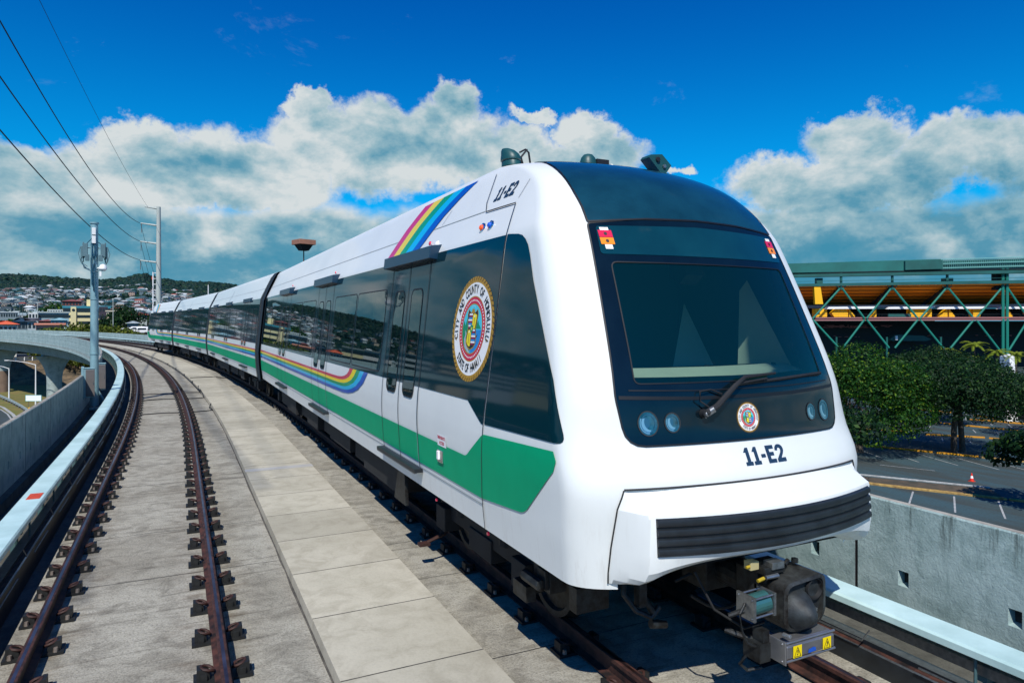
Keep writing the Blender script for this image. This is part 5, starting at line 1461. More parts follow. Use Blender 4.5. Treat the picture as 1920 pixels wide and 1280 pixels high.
# ---- leafy trees
def leafy(name, x, y, gz, H_, R, label, cat='tree', group=None, n=6000, leaf=.28, mat='leaf', flat=.42, trunk=.28, lobes=11, seed=0, limbs=5, base=.33, trunks=1, lean=0):
    r = random.Random(seed); rg = np.random.default_rng(seed)
    root = empty(name, (x, y, gz)); tag(root, label, cat, group)
    cz = H_*(1-flat*.5); L_ = []
    for i in range(lobes):
        a = 2*math.pi*i/lobes*1.0+r.uniform(-.3, .3); q = R*r.uniform(.35, .72) if i else 0
        lr = R*r.uniform(.34, .52); L_.append((q*math.cos(a), q*math.sin(a), H_-lr*.55-(q/R)**2*H_*flat*1.05+r.uniform(-.2, .1)*H_*.2, lr, lr*r.uniform(.5, .7)))
    if base < .3:
        for i in range(lobes):
            a = 2*math.pi*i/lobes+r.uniform(-.3, .3); q = R*r.uniform(.5, .8); lr = R*r.uniform(.3, .42)
            L_.append((q*math.cos(a), q*math.sin(a), H_*r.uniform(base+.1, .6), lr, lr*.7))
    mb = MB()
    for tk in range(trunks):
        tx = (tk-(trunks-1)/2)*1.2; top = Vector((tx*.3, 0, H_*base+.4))
        mb.tube([(tx*1.3+lean, 0, -.2), (tx*1.0+lean*.5, .1, H_*base*.5), top], [trunk*1.25, trunk, trunk*.85], 10)
        for i in range(limbs):
            lb = L_[(i*2+tk) % len(L_)]; e = Vector(lb[:3]); m_ = top.lerp(e, .5)+Vector((r.uniform(-.3, .3), r.uniform(-.3, .3), -.05*H_))
            mb.tube([top-Vector((0, 0, .3)), m_, e], [trunk*.6, trunk*.38, trunk*.12], 7)
            for _ in range(2):
                e2 = m_+Vector((r.uniform(-1, 1)*R*.4, r.uniform(-1, 1)*R*.4, H_*.22)); mb.tube([m_, m_.lerp(e2, .5)+Vector((0, 0, .1)), e2], [trunk*.3, trunk*.2, trunk*.07], 5)
    mb.build('trunk', ['bark'], root, smooth=True)
    W = np.array([l[3]**2 for l in L_]); W /= W.sum(); idx = rg.choice(len(L_), n, p=W); Lb = np.array(L_)[idx]
    d = rg.normal(size=(n, 3)); d /= np.linalg.norm(d, axis=1)[:, None]; rad = rg.uniform(.55, 1.06, n)**.6
    rad *= 1+.16*np.sin(d[:, 0]*9+Lb[:, 0]*3)*np.sin(d[:, 1]*8+Lb[:, 1]*2)
    Cn = Lb[:, :3]+d*rad[:, None]*Lb[:, [3, 3, 4]]
    keep = Cn[:, 2] > H_*base*.8; Cn = Cn[keep]; d = d[keep]; m = len(Cn)
    nn = d+rg.normal(0, .75, (m, 3)); nn /= np.linalg.norm(nn, axis=1)[:, None]
    t = np.cross(nn, rg.normal(size=(m, 3))); t /= np.linalg.norm(t, axis=1)[:, None]; b = np.cross(nn, t)
    sz = leaf*rg.uniform(.5, 1.35, m)[:, None]
    V = np.stack([Cn-t*sz, Cn-b*sz*.55+nn*sz*.15, Cn+t*sz, Cn+b*sz*.55+nn*sz*.15], 1).reshape(-1, 3)
    me = bpy.data.meshes.new('crown'); me.vertices.add(4*m); me.vertices.foreach_set('co', V.reshape(-1).astype(np.float32))
    me.loops.add(4*m); me.loops.foreach_set('vertex_index', np.arange(4*m, dtype=np.int32)); me.polygons.add(m)
    me.polygons.foreach_set('loop_start', np.arange(0, 4*m, 4, dtype=np.int32)); me.polygons.foreach_set('loop_total', np.full(m, 4, dtype=np.int32)); me.update()
    link_mesh('crown', me, [mat], root)
    return root

# ================================================================== RIGHT: car park, trees, stadium
def asphalt(name, a, b):
    m, nt = new_mat(name); p = N(nt, 'ShaderNodeBsdfPrincipled'); o = N(nt, 'ShaderNodeOutputMaterial'); L(nt, p.outputs[0], o.inputs[0]); p.inputs['Roughness'].default_value = .85
    tcn = N(nt, 'ShaderNodeTexCoord'); co = tcn.outputs['Object']
    mp = N(nt, 'ShaderNodeMapping'); mp.inputs['Rotation'].default_value = (0, 0, R_(26)); mp.inputs['Scale'].default_value = (1, .15, 1); L(nt, co, mp.inputs['Vector'])
    c = mixc(nt, mapr(nt, noise(nt, mp.outputs[0], .35, 6, .6), .38, .64, 0, 1, True), hx(a), hx(b))
    c = mixc(nt, mapr(nt, noise(nt, co, 7, 5, .7), .4, .65, 0, .35), c, hx('241f1a'))
    L(nt, c, p.inputs['Base Color']); return m
MT['asph'] = asphalt('car park asphalt', '35525a', '38413f'); MT['road'] = asphalt('road asphalt', '3c4a50', '33403f')
MT['yellow'] = pbr('yellow kerb paint', 'd89a10', .7, col2='a8741a', vscale=1.5); MT['tanyel'] = pbr('faded yellow kerb', 'b89a58', .8, col2='7c6238', vscale=2)
MT['line'] = pbr('worn white line', (.42, .44, .44), .8, var=.4, vscale=3)
mb = MB(); mb.quad((8.5, -40, GZ+.004), (420, -40, GZ+.004), (420, 260, GZ+.004), (30, 200, GZ+.004)); 
mb = MB(); mb.add([(8.6, -60, GZ+.004), (330, -60, GZ+.004), (330, 190, GZ+.004), (60, 190, GZ+.004), (8.6, 120, GZ+.004)], [(0, 1, 2, 3, 4)])
tag(mb.build('parking_lot', ['asph']), 'grey asphalt car park spreading below the guideway on the right', 'car park', kind='structure')
def kerb(p0, p1, label, mat='yellow', w=.42, h=.16, over=0):
    a, b = gpt(*p0), gpt(*p1); d = (b-a); a = a-d.normalized()*over; b = b+d.normalized()*over; d = b-a
    root = Matrix.Translation((a+b)/2) @ Matrix.Rotation(math.atan2(d.y, d.x), 4, 'Z'); mb = MB(); l = d.length
    mb.add([root @ Vector(v) for v in ((-l/2, -w/2, -.02), (l/2, -w/2, -.02), (l/2, w/2, -.02), (-l/2, w/2, -.02), (-l/2, -w/2, h-.03), (l/2, -w/2, h-.03), (l/2, w/2, h-.03), (-l/2, w/2, h-.03), (-l/2, -w/2+.05, h), (l/2, -w/2+.05, h), (l/2, w/2-.05, h), (-l/2, w/2-.05, h))],
           [(0, 1, 5, 4), (1, 2, 6, 5), (2, 3, 7, 6), (3, 0, 4, 7), (4, 5, 9, 8), (5, 6, 10, 9), (6, 7, 11, 10), (7, 4, 8, 11), (8, 9, 10, 11)])
    return tag(mb.build('kerb', [mat]), label, 'kerb', 'kerbs dividing the car park')
kerb((1560, 829), (1749, 848.5), 'yellow kerb under the nearest big tree, left piece')
kerb((1756, 849.5), (1835, 857), 'yellow kerb under the nearest big tree, right of its trunk'); kerb((1838, 858), (1990, 873), 'faded end of the nearest long yellow kerb at the right edge', 'tanyel')
kerb((1590, 801), (1700, 810.5), 'yellow kerb left of the middle row'); kerb((1735, 815), (1846, 821), 'yellow kerb behind the big trunk in tree shade'); kerb((1855, 822), (1915, 828), 'short sunny yellow kerb at the right of the middle row')
kerb((1712, 788), (1765, 793.5), 'yellow kerb left of the slim tree in the third row'); kerb((1770, 794.5), (1919, 809), 'long yellow kerb of the third row behind the trunk')
kerb((1723, 767.5), (1782, 774), 'short far yellow kerb behind the slim tree'); kerb((1786, 785), (1850, 789), 'far yellow kerb beside the pale post'); kerb((1852, 789), (1960, 799), 'far yellow kerb in front of the white cabinet', w=.6)
kerb((1828, 780), (1882, 787), 'thick yellow kerb farthest back near the brick wall', w=.7)
kerb((1600, 904), (1888, 937), 'faded yellow kerb just beyond the guideway wall', 'tanyel'); kerb((1892, 937.5), (1990, 948), 'end of the near faded kerb in tree shadow', 'tanyel')
kerb((1600, 889), (1856, 915), 'low pale kerb of the planted strip', 'line', .2, .12)
# planted strip soil and white markings
mb = MB(); q = [gpt(1600, 891, GZ+.012), gpt(1856, 916, GZ+.012), gpt(1888, 936, GZ+.012), gpt(1600, 904, GZ+.012)]; mb.quad(*q)
MT['soil'] = pbr('dry soil', (.10, .075, .05), .95, col2='3a3a30', vscale=1.2)
tag(mb.build('soil_strip', ['soil']), 'dry brown soil strip between the kerbs', 'soil', kind='structure')
mb = MB()
def mline(p0, p1, w=.11):
    a, b = gpt(*p0, GZ+.009), gpt(*p1, GZ+.009); d = (b-a).normalized(); q = Vector((-d.y, d.x, 0))*w/2; mb.quad(a+q, b+q, b-q, a-q)
for i in range(-3, 5):
    x = 1606+i*62 if i < 1 else 1656+(i-1)*66
for a, b in (((1606, 840), (1653, 858)), ((1656, 843), (1723, 866)), ((1717, 849), (1796, 872)), ((1790, 857), (1874, 880)), ((1857, 863), (1925, 881)), ((1920, 869), (1990, 890)),
             ((1650, 871), (1753, 882)), ((1712, 921), (1704, 946)), ((1789, 930), (1791, 960)), ((1872, 939), (1885, 972)), ((1955, 948), (1985, 985)),
             ((1603, 814), (1640, 816)), ((1645, 818), (1770, 829)), ((1863, 836), (1915, 840)), ((1622, 805), (1614, 815)), ((1668, 808), (1662, 819)), ((1634, 827), (1626, 835)), ((1713, 799), (1702, 804)),
             ((1744, 798), (1742, 803)), ((1783, 802), (1787, 807)), ((1824, 805), (1830, 811)), ((1865, 807), (1875, 814)), ((1908, 810), (1915, 815)), ((1820, 789), (1824, 794)), ((1855, 793), (1861, 797)), ((1890, 795), (1898, 801)), ((1766, 820), (1768, 827)), ((1816, 824), (1822, 831)), ((1868, 828), (1878, 834))):
    mline(a, b, .13 if a[1] > 900 else .11)
tag(mb.build('parking_lines', ['line'], fixn=False), 'white parking bay lines painted on the asphalt', 'marking', kind='structure')

def gpos(px, Z): x, y = at(px, Z); return x, y
g_ = 'broad shade trees in the car park'
x, y = gpos(1797, 72.8); leafy('shade_tree', x, y, GZ, 10.2, 8.2, 'broad dark shade tree with a thick double trunk standing on the nearest yellow kerb', group=g_, n=34000, leaf=.145, mat='leaf2', trunk=.27, base=.50, lobes=14, seed=2, limbs=8, trunks=2)
x, y = gpos(1612, 73); leafy('shade_tree', x, y, GZ, 11.2, 7.0, 'bright green low-hanging tree beside the train nose', group=g_, n=38000, leaf=.14, mat='leaf', trunk=.35, base=.16, lobes=13, seed=5, flat=.5)
x, y = gpos(1757, 93); leafy('shade_tree', x, y, GZ, 10.8, 7.8, 'dark shade tree on a slim trunk standing behind the two nearest ones', group=g_, n=22000, leaf=.17, mat='leaf2', trunk=.30, base=.46, lobes=12, seed=8)
x, y = gpos(2020, 80); leafy('shade_tree', x, y, GZ, 8.6, 6.8, 'dark shade tree cut off by the right edge of view', group=g_, n=16000, leaf=.17, mat='leaf2', trunk=.3, base=.4, lobes=11, seed=13)
x, y = gpos(1865, 106); leafy('shade_tree', x, y, GZ, 6.8, 7.5, 'far dark shade tree below the palms', group=g_, n=14000, leaf=.19, mat='leaf2', trunk=.3, base=.3, lobes=11, seed=21)
x, y = gpos(1690, 118); leafy('shade_tree', x, y, GZ, 7.6, 7.5, 'far dark shade tree between the nearest crowns and the stadium', group=g_, n=11000, leaf=.2, mat='leaf2', trunk=.3, base=.3, lobes=11, seed=23)
x, y = gpos(1568, 110); leafy('shade_tree', x, y, GZ, 7.8, 7, 'far dark tree hidden mostly behind the train nose', group=g_, n=11000, leaf=.2, mat='leaf2', trunk=.3, base=.3, lobes=11, seed=29)
x, y = gpos(1975, 50); leafy('shade_tree', x, y, GZ, 6.5, 4.0, 'tree outside the right edge that throws a shadow over the kerb', group=g_, n=4000, leaf=.22, mat='leaf2', trunk=.25, base=.3, lobes=10, seed=31)
x, y = gpos(1545, 60); leafy('shade_tree', x, y, GZ, 7.5, 4.6, 'tree behind the train nose whose shadow falls beside the wall', group=g_, n=4000, leaf=.22, mat='leaf2', trunk=.25, base=.3, lobes=10, seed=37)

def palm(px, Z, h, label, seed):
    x, y = gpos(px, Z); root = empty('palm_tree', (x, y, GZ)); tag(root, label, 'palm', 'palms in front of the stadium'); r = random.Random(seed)
    mb = MB(); mb.tube([(0, 0, 0), (.1, 0, h*.5), (0, .1, h)], [.22, .17, .14], 8); mb.build('trunk', ['bark'], root, smooth=True)
    mb = MB()
    for i in range(20):
        a = r.uniform(0, 6.28); up = r.uniform(-.2, 1.1); L_ = r.uniform(2.4, 3.2); pts = []
        for k in range(7):
            t = k/6; pts.append(Vector((math.cos(a)*L_*t*math.cos(up*.7), math.sin(a)*L_*t*math.cos(up*.7), h+L_*(math.sin(up)*t*.8-.55*t*t))))
        sd_ = Vector((-math.sin(a), math.cos(a), 0))
        for k in range(6):
            for q in (-1, 1):
                for j in range(2):
                    b = pts[k].lerp(pts[k+1], j/2); w = .55*(1-abs((k+j/2)/6-.4)); mb.add([b, b+sd_*q*w+Vector((0, 0, -.3*w)), b+(pts[k+1]-pts[k])*.5], [(0, 1, 2)])
    mb.build('fronds', ['palm'], root, fixn=False)
palm(1772, 125, 8.6, 'leftmost pale-leaved palm before the stadium', 1); palm(1828, 128, 9.6, 'tallest palm near the stadium column', 2); palm(1812, 120, 7.4, 'lowest yellowish palm among the tree tops', 3)
palm(1868, 126, 8.4, 'wide palm just left of the double stadium column', 4); palm(1905, 132, 7.6, 'palm at the right edge below the stadium', 5)
# cone, post, cabinet, brick wall
p = gpt(1822, 902); root = empty('traffic_cone', p); tag(root, 'small red and white traffic cone standing on the open asphalt', 'traffic cone')
mb = MB(); mb.box((0, 0, .025), (.42, .42, .05)); mb.build('base', ['orange'], root)
mb = MB(); mb.lathe([(.17, .05), (.125, .28)], Matrix(), 16, 0); mb.lathe([(.125, .28), (.08, .50)], Matrix(), 16, 1); mb.lathe([(.08, .50), (.03, .74), (0, .75)], Matrix(), 16, 0)
MT['conered'] = pbr('cone red', 'e0301c', .5)
mb.build('cone', ['conered', 'wht'], root, smooth=True)
x, y = gpos(1805, 97); mb = MB(); mb.box((x, y, GZ+2.2), (.75, .75, 4.4)); mb.box((x, y, GZ+4.5), (.95, .95, .25)); tag(mb.build('pale_post', ['polec']), 'pale square concrete post seen through the tree trunks', 'post')
x, y = gpos(1891, 96); mb = MB(); mb.box((x, y, GZ+.95), (1.7, 1.2, 1.8), rz=-YAW); mb.box((x, y, GZ+1.92), (1.9, 1.4, .14), rz=-YAW); mb.box((x, y, GZ+.06), (1.9, 1.4, .12), rz=-YAW)
tag(mb.build('utility_cabinet', ['bwhite']), 'white utility cabinet standing before the brick wall', 'cabinet')
MT['brick'] = pbr('brick', 'a0634c', .85, col2='8a4f3e', vscale=3)
mb = MB(); a = Vector((*gpos(1895, 101), 0)); b = Vector((*gpos(1990, 88), 0)); d = b-a
for k in range(16):
    t = k/16; c_ = a+d*(t+1/32); mb.box((c_.x, c_.y, GZ+1.75-(.12*max(0, k-3) if k < 10 else .8)), (d.length/16+.002, .4, 3.5), rz=math.atan2(d.y, d.x))
tag(mb.build('brick_wall', ['brick']), 'stepped red brick wall at the far right of the car park', 'wall')
def lamp_post(px, Z, h, label, arm=None, name='street_lamp', r0=.10, gz=GZ, mat='polec', grp='slender poles in the distance'):
    x, y = gpos(px, Z); root = empty(name, (x, y, gz), -YAW); tag(root, label, 'lamp post' if arm else 'pole', grp)
    mb = MB(); mb.cyl((0, 0, 0), (0, 0, h), r0, r0*.6, 10); mb.cyl((0, 0, 0), (0, 0, .3), r0*1.8, r0*1.8, 10); mb.build('pole', [mat], root, smooth=True)
    if arm:
        mb = MB(); mb.tube([(0, 0, h-.1), (arm*.3, 0, h+.25), (arm*.75, 0, h+.52), (arm, 0, h+.6)], [.06, .05, .04, .035], 6); mb.build('arm', [mat], root, smooth=True)
        mb = MB(); mb.box((arm*1.08, 0, h+.62), (.7, .26, .12)); mb.build('lamp_head', [mat], root, bevel=.03)
    return root
lamp_post(1876, 96, 6.6, 'slim pole with a small lamp seen under the trees', arm=.5, grp=None)

# ---- stadium
def sp(px, py, dd=0.0, Z0=None):
    Z = (212-(px-1480)*.030) if Z0 is None else Z0; x, y = at(px, Z)
    return Vector((x+SN*dd, y+CS*dd, H-(py-602)/F_*Z))
stad = empty('stadium', sp(1480, 602, 0)); stad.location.z = GZ; tag(stad, 'green steel stadium with cross-braced frame and yellow stairs behind the trees', 'stadium')
OFF = Matrix.Translation(-stad.location)
def sb(name, mb, mats, parent=stad, **k):
    mb.v = [tuple(OFF @ Vector(v)) for v in mb.v]; return mb.build(name, mats, parent, **k)
MT['sgreen'] = pbr('stadium green', (.006, .105, .095), .6, var=.25, vscale=.3); MT['sgreen2'] = pbr('stadium screen', (.008, .145, .13), .6, var=.3, vscale=.15)
MT['sgl'] = pbr('stadium bright green', (.008, .19, .14), .5)
def ribbed(name, a, b, n):
    m, nt = new_mat(name); p = N(nt, 'ShaderNodeBsdfPrincipled'); o = N(nt, 'ShaderNodeOutputMaterial'); L(nt, p.outputs[0], o.inputs[0]); p.inputs['Roughness'].default_value = .8
    tcn = N(nt, 'ShaderNodeTexCoord'); s_ = N(nt, 'ShaderNodeSeparateXYZ'); L(nt, tcn.outputs['Object'], s_.inputs[0])
    w = M_(nt, 'FRACT', M_(nt, 'MULTIPLY', s_.outputs['Z'], n)); f = mapr(nt, w, .70, .78)
    L(nt, mixc(nt, f, hx(a), hx(b)), p.inputs['Base Color']); return m
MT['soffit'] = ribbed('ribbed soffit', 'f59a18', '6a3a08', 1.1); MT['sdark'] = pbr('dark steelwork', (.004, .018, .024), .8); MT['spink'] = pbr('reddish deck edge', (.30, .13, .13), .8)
MT['syellow'] = pbr('yellow stair panel', 'f2b808', .6); MT['sgrey'] = pbr('grey soffit band', (.20, .30, .34), .7)
def slab(name, pts, mats, dd0, dd1, parent=stad):
    """prism of an outline given in the facade plane, from depth dd0 to dd1"""
    mb = MB(); n = len(pts); mb.add([sp(a, b, dd0) for a, b in pts]+[sp(a, b, dd1) for a, b in pts], [(i, (i+1) % n, n+(i+1) % n, n+i) for i in range(n)]+[tuple(range(n-1, -1, -1)), tuple(range(n, 2*n))])
    return sb(name, mb, mats, parent)
def yl(px, y0, y1): return y0+(y1-y0)*(px-1500)/420.0
X0s, X1s = 1440, 2400
slab('roof_screen', [(X0s, yl(X0s, 493.5, 481)), (1764, yl(1764, 493.5, 481)), (1764, yl(1764, 511, 503)), (X0s, yl(X0s, 511, 503))], ['sgreen2'], 0, 1.2)
slab('roof_screen', [(1694, 489.5), (1764, 487.5), (1764, 504.5), (1694, 506.5)], ['sgreen'], -1.0, -.2)
# open railing stretch with pale mesh
mb = MB()
for px in range(1764, 2400, 4):
    a, b = sp(px, yl(px, 493.5, 481)+1), sp(px, yl(px, 511, 503)-1); mb.cyl(a, b, .045, .045, 5)
for q in (1, 9, 17):
    mb.cyl(sp(1764, yl(1764, 493.5, 481)+q), sp(2400, yl(2400, 493.5, 481)+q*1.15), .14, .14, 5)

MT['railpale'] = pbr('pale mesh railing', (.16, .42, .40), .6)
sb('walkway_railing', mb, ['railpale'])
slab('roof_mesh', [(1764, yl(1764, 495, 484)), (X1s, yl(X1s, 495, 484)), (X1s, yl(X1s, 511, 503)), (1764, yl(1764, 511, 503))], ['sgreen'], 1.5, 1.8)
slab('roof_beam', [(X0s, yl(X0s, 514, 506)), (X1s, yl(X1s, 514, 506)), (X1s, yl(X1s, 519.5, 512)), (X0s, yl(X0s, 519.5, 512))], ['sgreen'], 0, 2.5)
slab('roof_beam', [(X0s, yl(X0s, 511, 503)), (X1s, yl(X1s, 511, 503)), (X1s, yl(X1s, 512.5, 504.5)), (X0s, yl(X0s, 512.5, 504.5))], ['sdark'], .5, 6)
slab('lower_beam', [(X0s, yl(X0s, 532, 525)), (X1s, yl(X1s, 532, 525)), (X1s, yl(X1s, 537, 531)), (X0s, yl(X0s, 537, 531))], ['sgreen'], 0, 1.5)
slab('lower_beam', [(X0s, yl(X0s, 527.5, 520)), (X1s, yl(X1s, 527.5, 520)), (X1s, yl(X1s, 528.1, 520.6)), (X0s, yl(X0s, 528.1, 520.6))], ['sgreen'], 0, .3)
mb = MB(); a = [sp(px, yl(px, 537, 531), .6) for px in (X0s, X1s)]; b = [sp(px, yl(px, 574, 568), 20) for px in (X0s, X1s)]; mb.quad(a[0], a[1], b[1], b[0]); a2 = [p_+Vector((0, 0, .5)) for p_ in a]; b2 = [p_+Vector((0, 0, .5)) for p_ in b]; mb.quad(a2[0], b2[0], b2[1], a2[1]); mb.quad(b[0], b[1], b2[1], b2[0])
sb('ribbed_soffit', mb, ['soffit'], fixn=False)
slab('soffit_strut', [(1526, 538), (1538, 538), (1543, 570), (1528, 570)], ['syellow'], -.2, 1)
slab('concourse_band', [(X0s, 571.5), (X1s, yl(X1s, 571.5, 569)), (X1s, yl(X1s, 577, 575)), (X0s, 577)], ['sgrey'], 9, 22)
for a, b in ((1552, 1652), (1668, 1760), (1766, 1856), (1878, 1960)): slab('white_awning', [(a+6, 575), (b, 574), (b-8, 578.5), (a, 579)], ['wht'], 1.6, 2.5)
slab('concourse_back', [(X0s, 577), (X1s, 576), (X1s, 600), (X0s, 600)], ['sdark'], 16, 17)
for a, b, k in ((1535, 1558, 0), (1567, 1598, 1), (1600, 1611, 2), (1642, 1652, 3), (1716, 1757, 0), (1772, 1787, 3), (1790, 1801, 2), (1836, 1850, 0), (1902, 1912, 2), (1940, 1985, 1)):
    y0 = 578.5; pts = {0: [(a, y0), (b, y0), (b, 594), (a, 594)], 1: [(a+8, y0), (b-4, y0), (b, 586), (b, 594), (a+5, 594), (a, 587)], 2: [(a, y0), (b, 592), (b, 594), (a, 594)], 3: [(a, 594), (b, y0), (b, 594)]}[k]
    slab('yellow_stair', pts, ['syellow'], 2.6, 4.6)
slab('green_hoarding', [(1672, 588), (1715, 588), (1715, 595), (1672, 595)], ['sgreen'], 1.8, 2.4)
slab('deck_edge', [(X0s, 595), (X1s, yl(X1s, 595, 594)), (X1s, yl(X1s, 597.5, 596.5)), (X0s, 597.5)], ['spink'], .8, 22)
slab('deck_edge', [(X0s, 599), (X1s, yl(X1s, 599, 598)), (X1s, yl(X1s, 601.5, 600.5)), (X0s, 601.5)], ['spink'], .9, 22)
mb = MB()
for px in range(X0s, X1s, 3): mb.cyl(sp(px, 589, 2), sp(px, 595, 2), .02, .02, 4)
mb.cyl(sp(X0s, 589, 2), sp(X1s, 588.5, 2), .04, .04, 4); sb('deck_railing', mb, ['sdark'])
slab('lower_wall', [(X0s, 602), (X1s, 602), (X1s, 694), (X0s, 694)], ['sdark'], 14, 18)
rr = random.Random(4); mb = MB()
for k in range(60):
    px = rr.uniform(1545, 1715); py = rr.choice([610.5, 611.5, 613.5, 614.5]); mb.box(sp(px, py, 12), (rr.uniform(.4, 2.2), .4, .22), rz=-YAW)
for k in range(26): mb.box(sp(rr.uniform(1580, 1960), rr.choice([630, 631, 633]), 12), (rr.uniform(.3, 1.2), .4, .16), rz=-YAW)
sb('seating_rail', mb, ['spink'])
slab('ramp', [(1690, 636), (1702, 628), (1755, 630), (1770, 637), (1760, 640), (1694, 640)], ['sgreen'], 6, 9); slab('ramp_sign', [(1697, 630), (1701, 630), (1701, 638), (1697, 638)], ['wht'], 5, 5.4)
def brace(p, q, r=.30, name='cross_brace', mat='sgl'): mb = MB(); mb.cyl(p, q, r, r, 8); return sb(name, mb, [mat], smooth=True)
tops = [1475, 1577, 1673, 1776, 1883, 1985, 2090, 2195, 2300, 2400]; mids_ = [1522, 1623, 1723, 1828, 1930, 2037, 2142, 2247, 2350]
for i, mx_ in enumerate(mids_):
    a, b = tops[i], tops[i+1]; ty = yl(mx_, 542, 541)
    if i == 3: b -= 3
    if i == 4: a += 4
    brace(sp(a+3, ty), sp(mx_-2, 597)); brace(sp(b-3, ty), sp(mx_+2, 597)); brace(sp(mx_-2, 599), sp(a+5, 648+i*2)); brace(sp(mx_+2, 599), sp(b-6, 650+i*2))
for px in tops[:4]+tops[6:9]: brace(sp(px, 512), sp(px, 543), .38, 'frame_post', 'sgreen'); brace(sp(px, 540, 1), sp(px+3, 572, 14), .5, 'raker', 'sdark'); brace(sp(px, 632, 3), sp(px, 694, 3), .30, 'frame_post', 'sgreen')
for px in (1880.5, 1888.5, 1985, 2398): brace(sp(px, 503), sp(px, 690), .42, 'main_column')
slab('column_head', [(1872, 506), (1896, 505), (1896, 543), (1872, 543)], ['sdark'], 1, 3)
for px in tops[1:4]: brace(sp(px-9, 536), sp(px, 543), .15); brace(sp(px+9, 536), sp(px, 543), .15)
for k, (px, w) in enumerate(((1533, 14), (1772, 22))): slab('vent_box', [(px, 521), (px+w*.8, 521), (px+w*.8, 531), (px, 531)], ['sgreen'], .5, 2)
for k, (a, b) in enumerate(((1775, 1787), (1790, 1800), (1893, 1904))):
    Z = 150; A_ = Vector((*at(a, Z), 0)); B_ = Vector((*at(b, Z), 0)); z0 = H-(669-602)/F_*Z; z1 = H-(663-602)/F_*Z; d = (B_-A_); nq = Vector((SN, CS, 0))*3; mid = (A_+B_)/2+nq/2
    mb = MB(); base = [A_+Vector((0, 0, z0)), B_+Vector((0, 0, z0)), B_+nq+Vector((0, 0, z0)), A_+nq+Vector((0, 0, z0))]
    mb.add(base+[p_+Vector((0, 0, GZ-z0)) for p_ in base]+[mid+Vector((0, 0, z1))], [(0, 1, 8), (1, 2, 8), (2, 3, 8), (3, 0, 8)]+[(0, 4, 5, 1), (1, 5, 6, 2), (2, 6, 7, 3), (3, 7, 4, 0)])
    tag(mb.build('white_tent', ['wht']), '%s white pointed tent roof at the foot of the stadium' % ['first', 'second', 'third', 'fourth', 'fifth', 'sixth'][k]+' counted from the left', 'tent', 'white tents below the stadium')

# ================================================================== LEFT: mast, poles, wires, road, buildings
MP = gp(-4.25, 28.0)
mast = empty('antenna_mast', (MP.x, MP.y, -.35)); tag(mast, 'tall pale blue-grey steel mast with antennas clamped near its top beside the left wall', 'mast')
mb = MB(); h = 6.55; mb.cyl((0, 0, .2), (0, 0, h), .135, .115, 24); mb.build('pole', ['galv'], mast, smooth=True)
mb = MB(); mb.cyl((0, 0, h), (0, 0, h+.05), .145, .145, 20); mb.cyl((0, 0, 2.0), (0, 0, 2.03), .150, .150, 20); mb.cyl((0, 0, 3.9), (0, 0, 3.93), .14, .14, 20); mb.build('collar', ['galv'], mast, smooth=True)
for sx in (-1, 1):
    mb = MB(); mb.box((sx*.27, -.06, 5.62), (.15, .13, .46)); mb.box((sx*.38, -.02, 5.55), (.06, .08, .40)); mb.box((sx*.20, -.14, 5.35), (.12, .08, .22)); mb.cyl((sx*.33, 0, 5.2), (sx*.33, 0, 5.9), .022, .022, 6)
    mb.tube([(0, 0, 5.7), (sx*.2, -.04, 5.7), (sx*.40, -.03, 5.3), (sx*.30, -.02, 5.0), (sx*.14, 0, 4.95)], .022, 6); mb.tube([(sx*.40, -.05, 5.75), (sx*.47, -.05, 5.5), (sx*.40, -.05, 5.2), (sx*.2, -.08, 5.05)], .014, 6)
    mb.build('antenna', ['antg'], mast, bevel=.01)
for z, d in ((6.27, .24), (5.98, .26)): mb = MB(); mb.box((0, -.15, z), (.12, .09, d)); mb.build('radio_unit', ['bwhite'], mast, bevel=.01)
mb = MB()
for k, x in enumerate((-.06, -.01, .05)): mb.tube([(x, -.14, 5.85), (x+.07*math.sin(k*2), -.16, 5.4), (x-.02, -.155, 5.0), (x, -.145, 4.4-.2*k)], .018, 6)
mb.tube([(-.27, -.04, 5.8), (-.12, -.16, 5.95), (0, -.14, 6.1)], .014, 6); mb.tube([(.27, -.04, 5.8), (.12, -.16, 5.9), (.02, -.14, 6.1)], .014, 6)
for a in (-.28, .28): mb.tube([(a, -.08, 5.40), (a*1.3, -.08, 5.15), (a*.7, -.10, 4.95), (.02*a, -.15, 4.85)], .017, 6)
MT['antg'].diffuse_color = (.2, .3, .3, 1)
MT['bluecable'] = pbr('blue cable', (.02, .10, .16), .5); mb.build('cable', ['bluecable'], mast, smooth=True)
mb = MB(); mb.tube([(.1, -.05, 5.0), (.2, -.1, 5.01)], .025, 6); mb.lathe([(0, .13), (.08, .10), (.12, .03), (.125, -.05), (.07, -.12), (0, -.13)], Matrix.Translation((.27, -.12, 5.02)), 16); mb.box((.19, -.10, 4.80), (.06, .06, .16)); mb.build('camera', ['wht'], mast, smooth=True)
mb = MB(); mb.prism([(-.12, .0), (.26, .0), (.10, .55), (-.12, .55)], 'x', -.02, .02); mb.box((0, 0, .1), (.42, .42, .05)); mb.tube([(.12, 0, .7), (.45, .02, .02)], .035, 6); mb.build('base_gusset', ['galv'], mast)
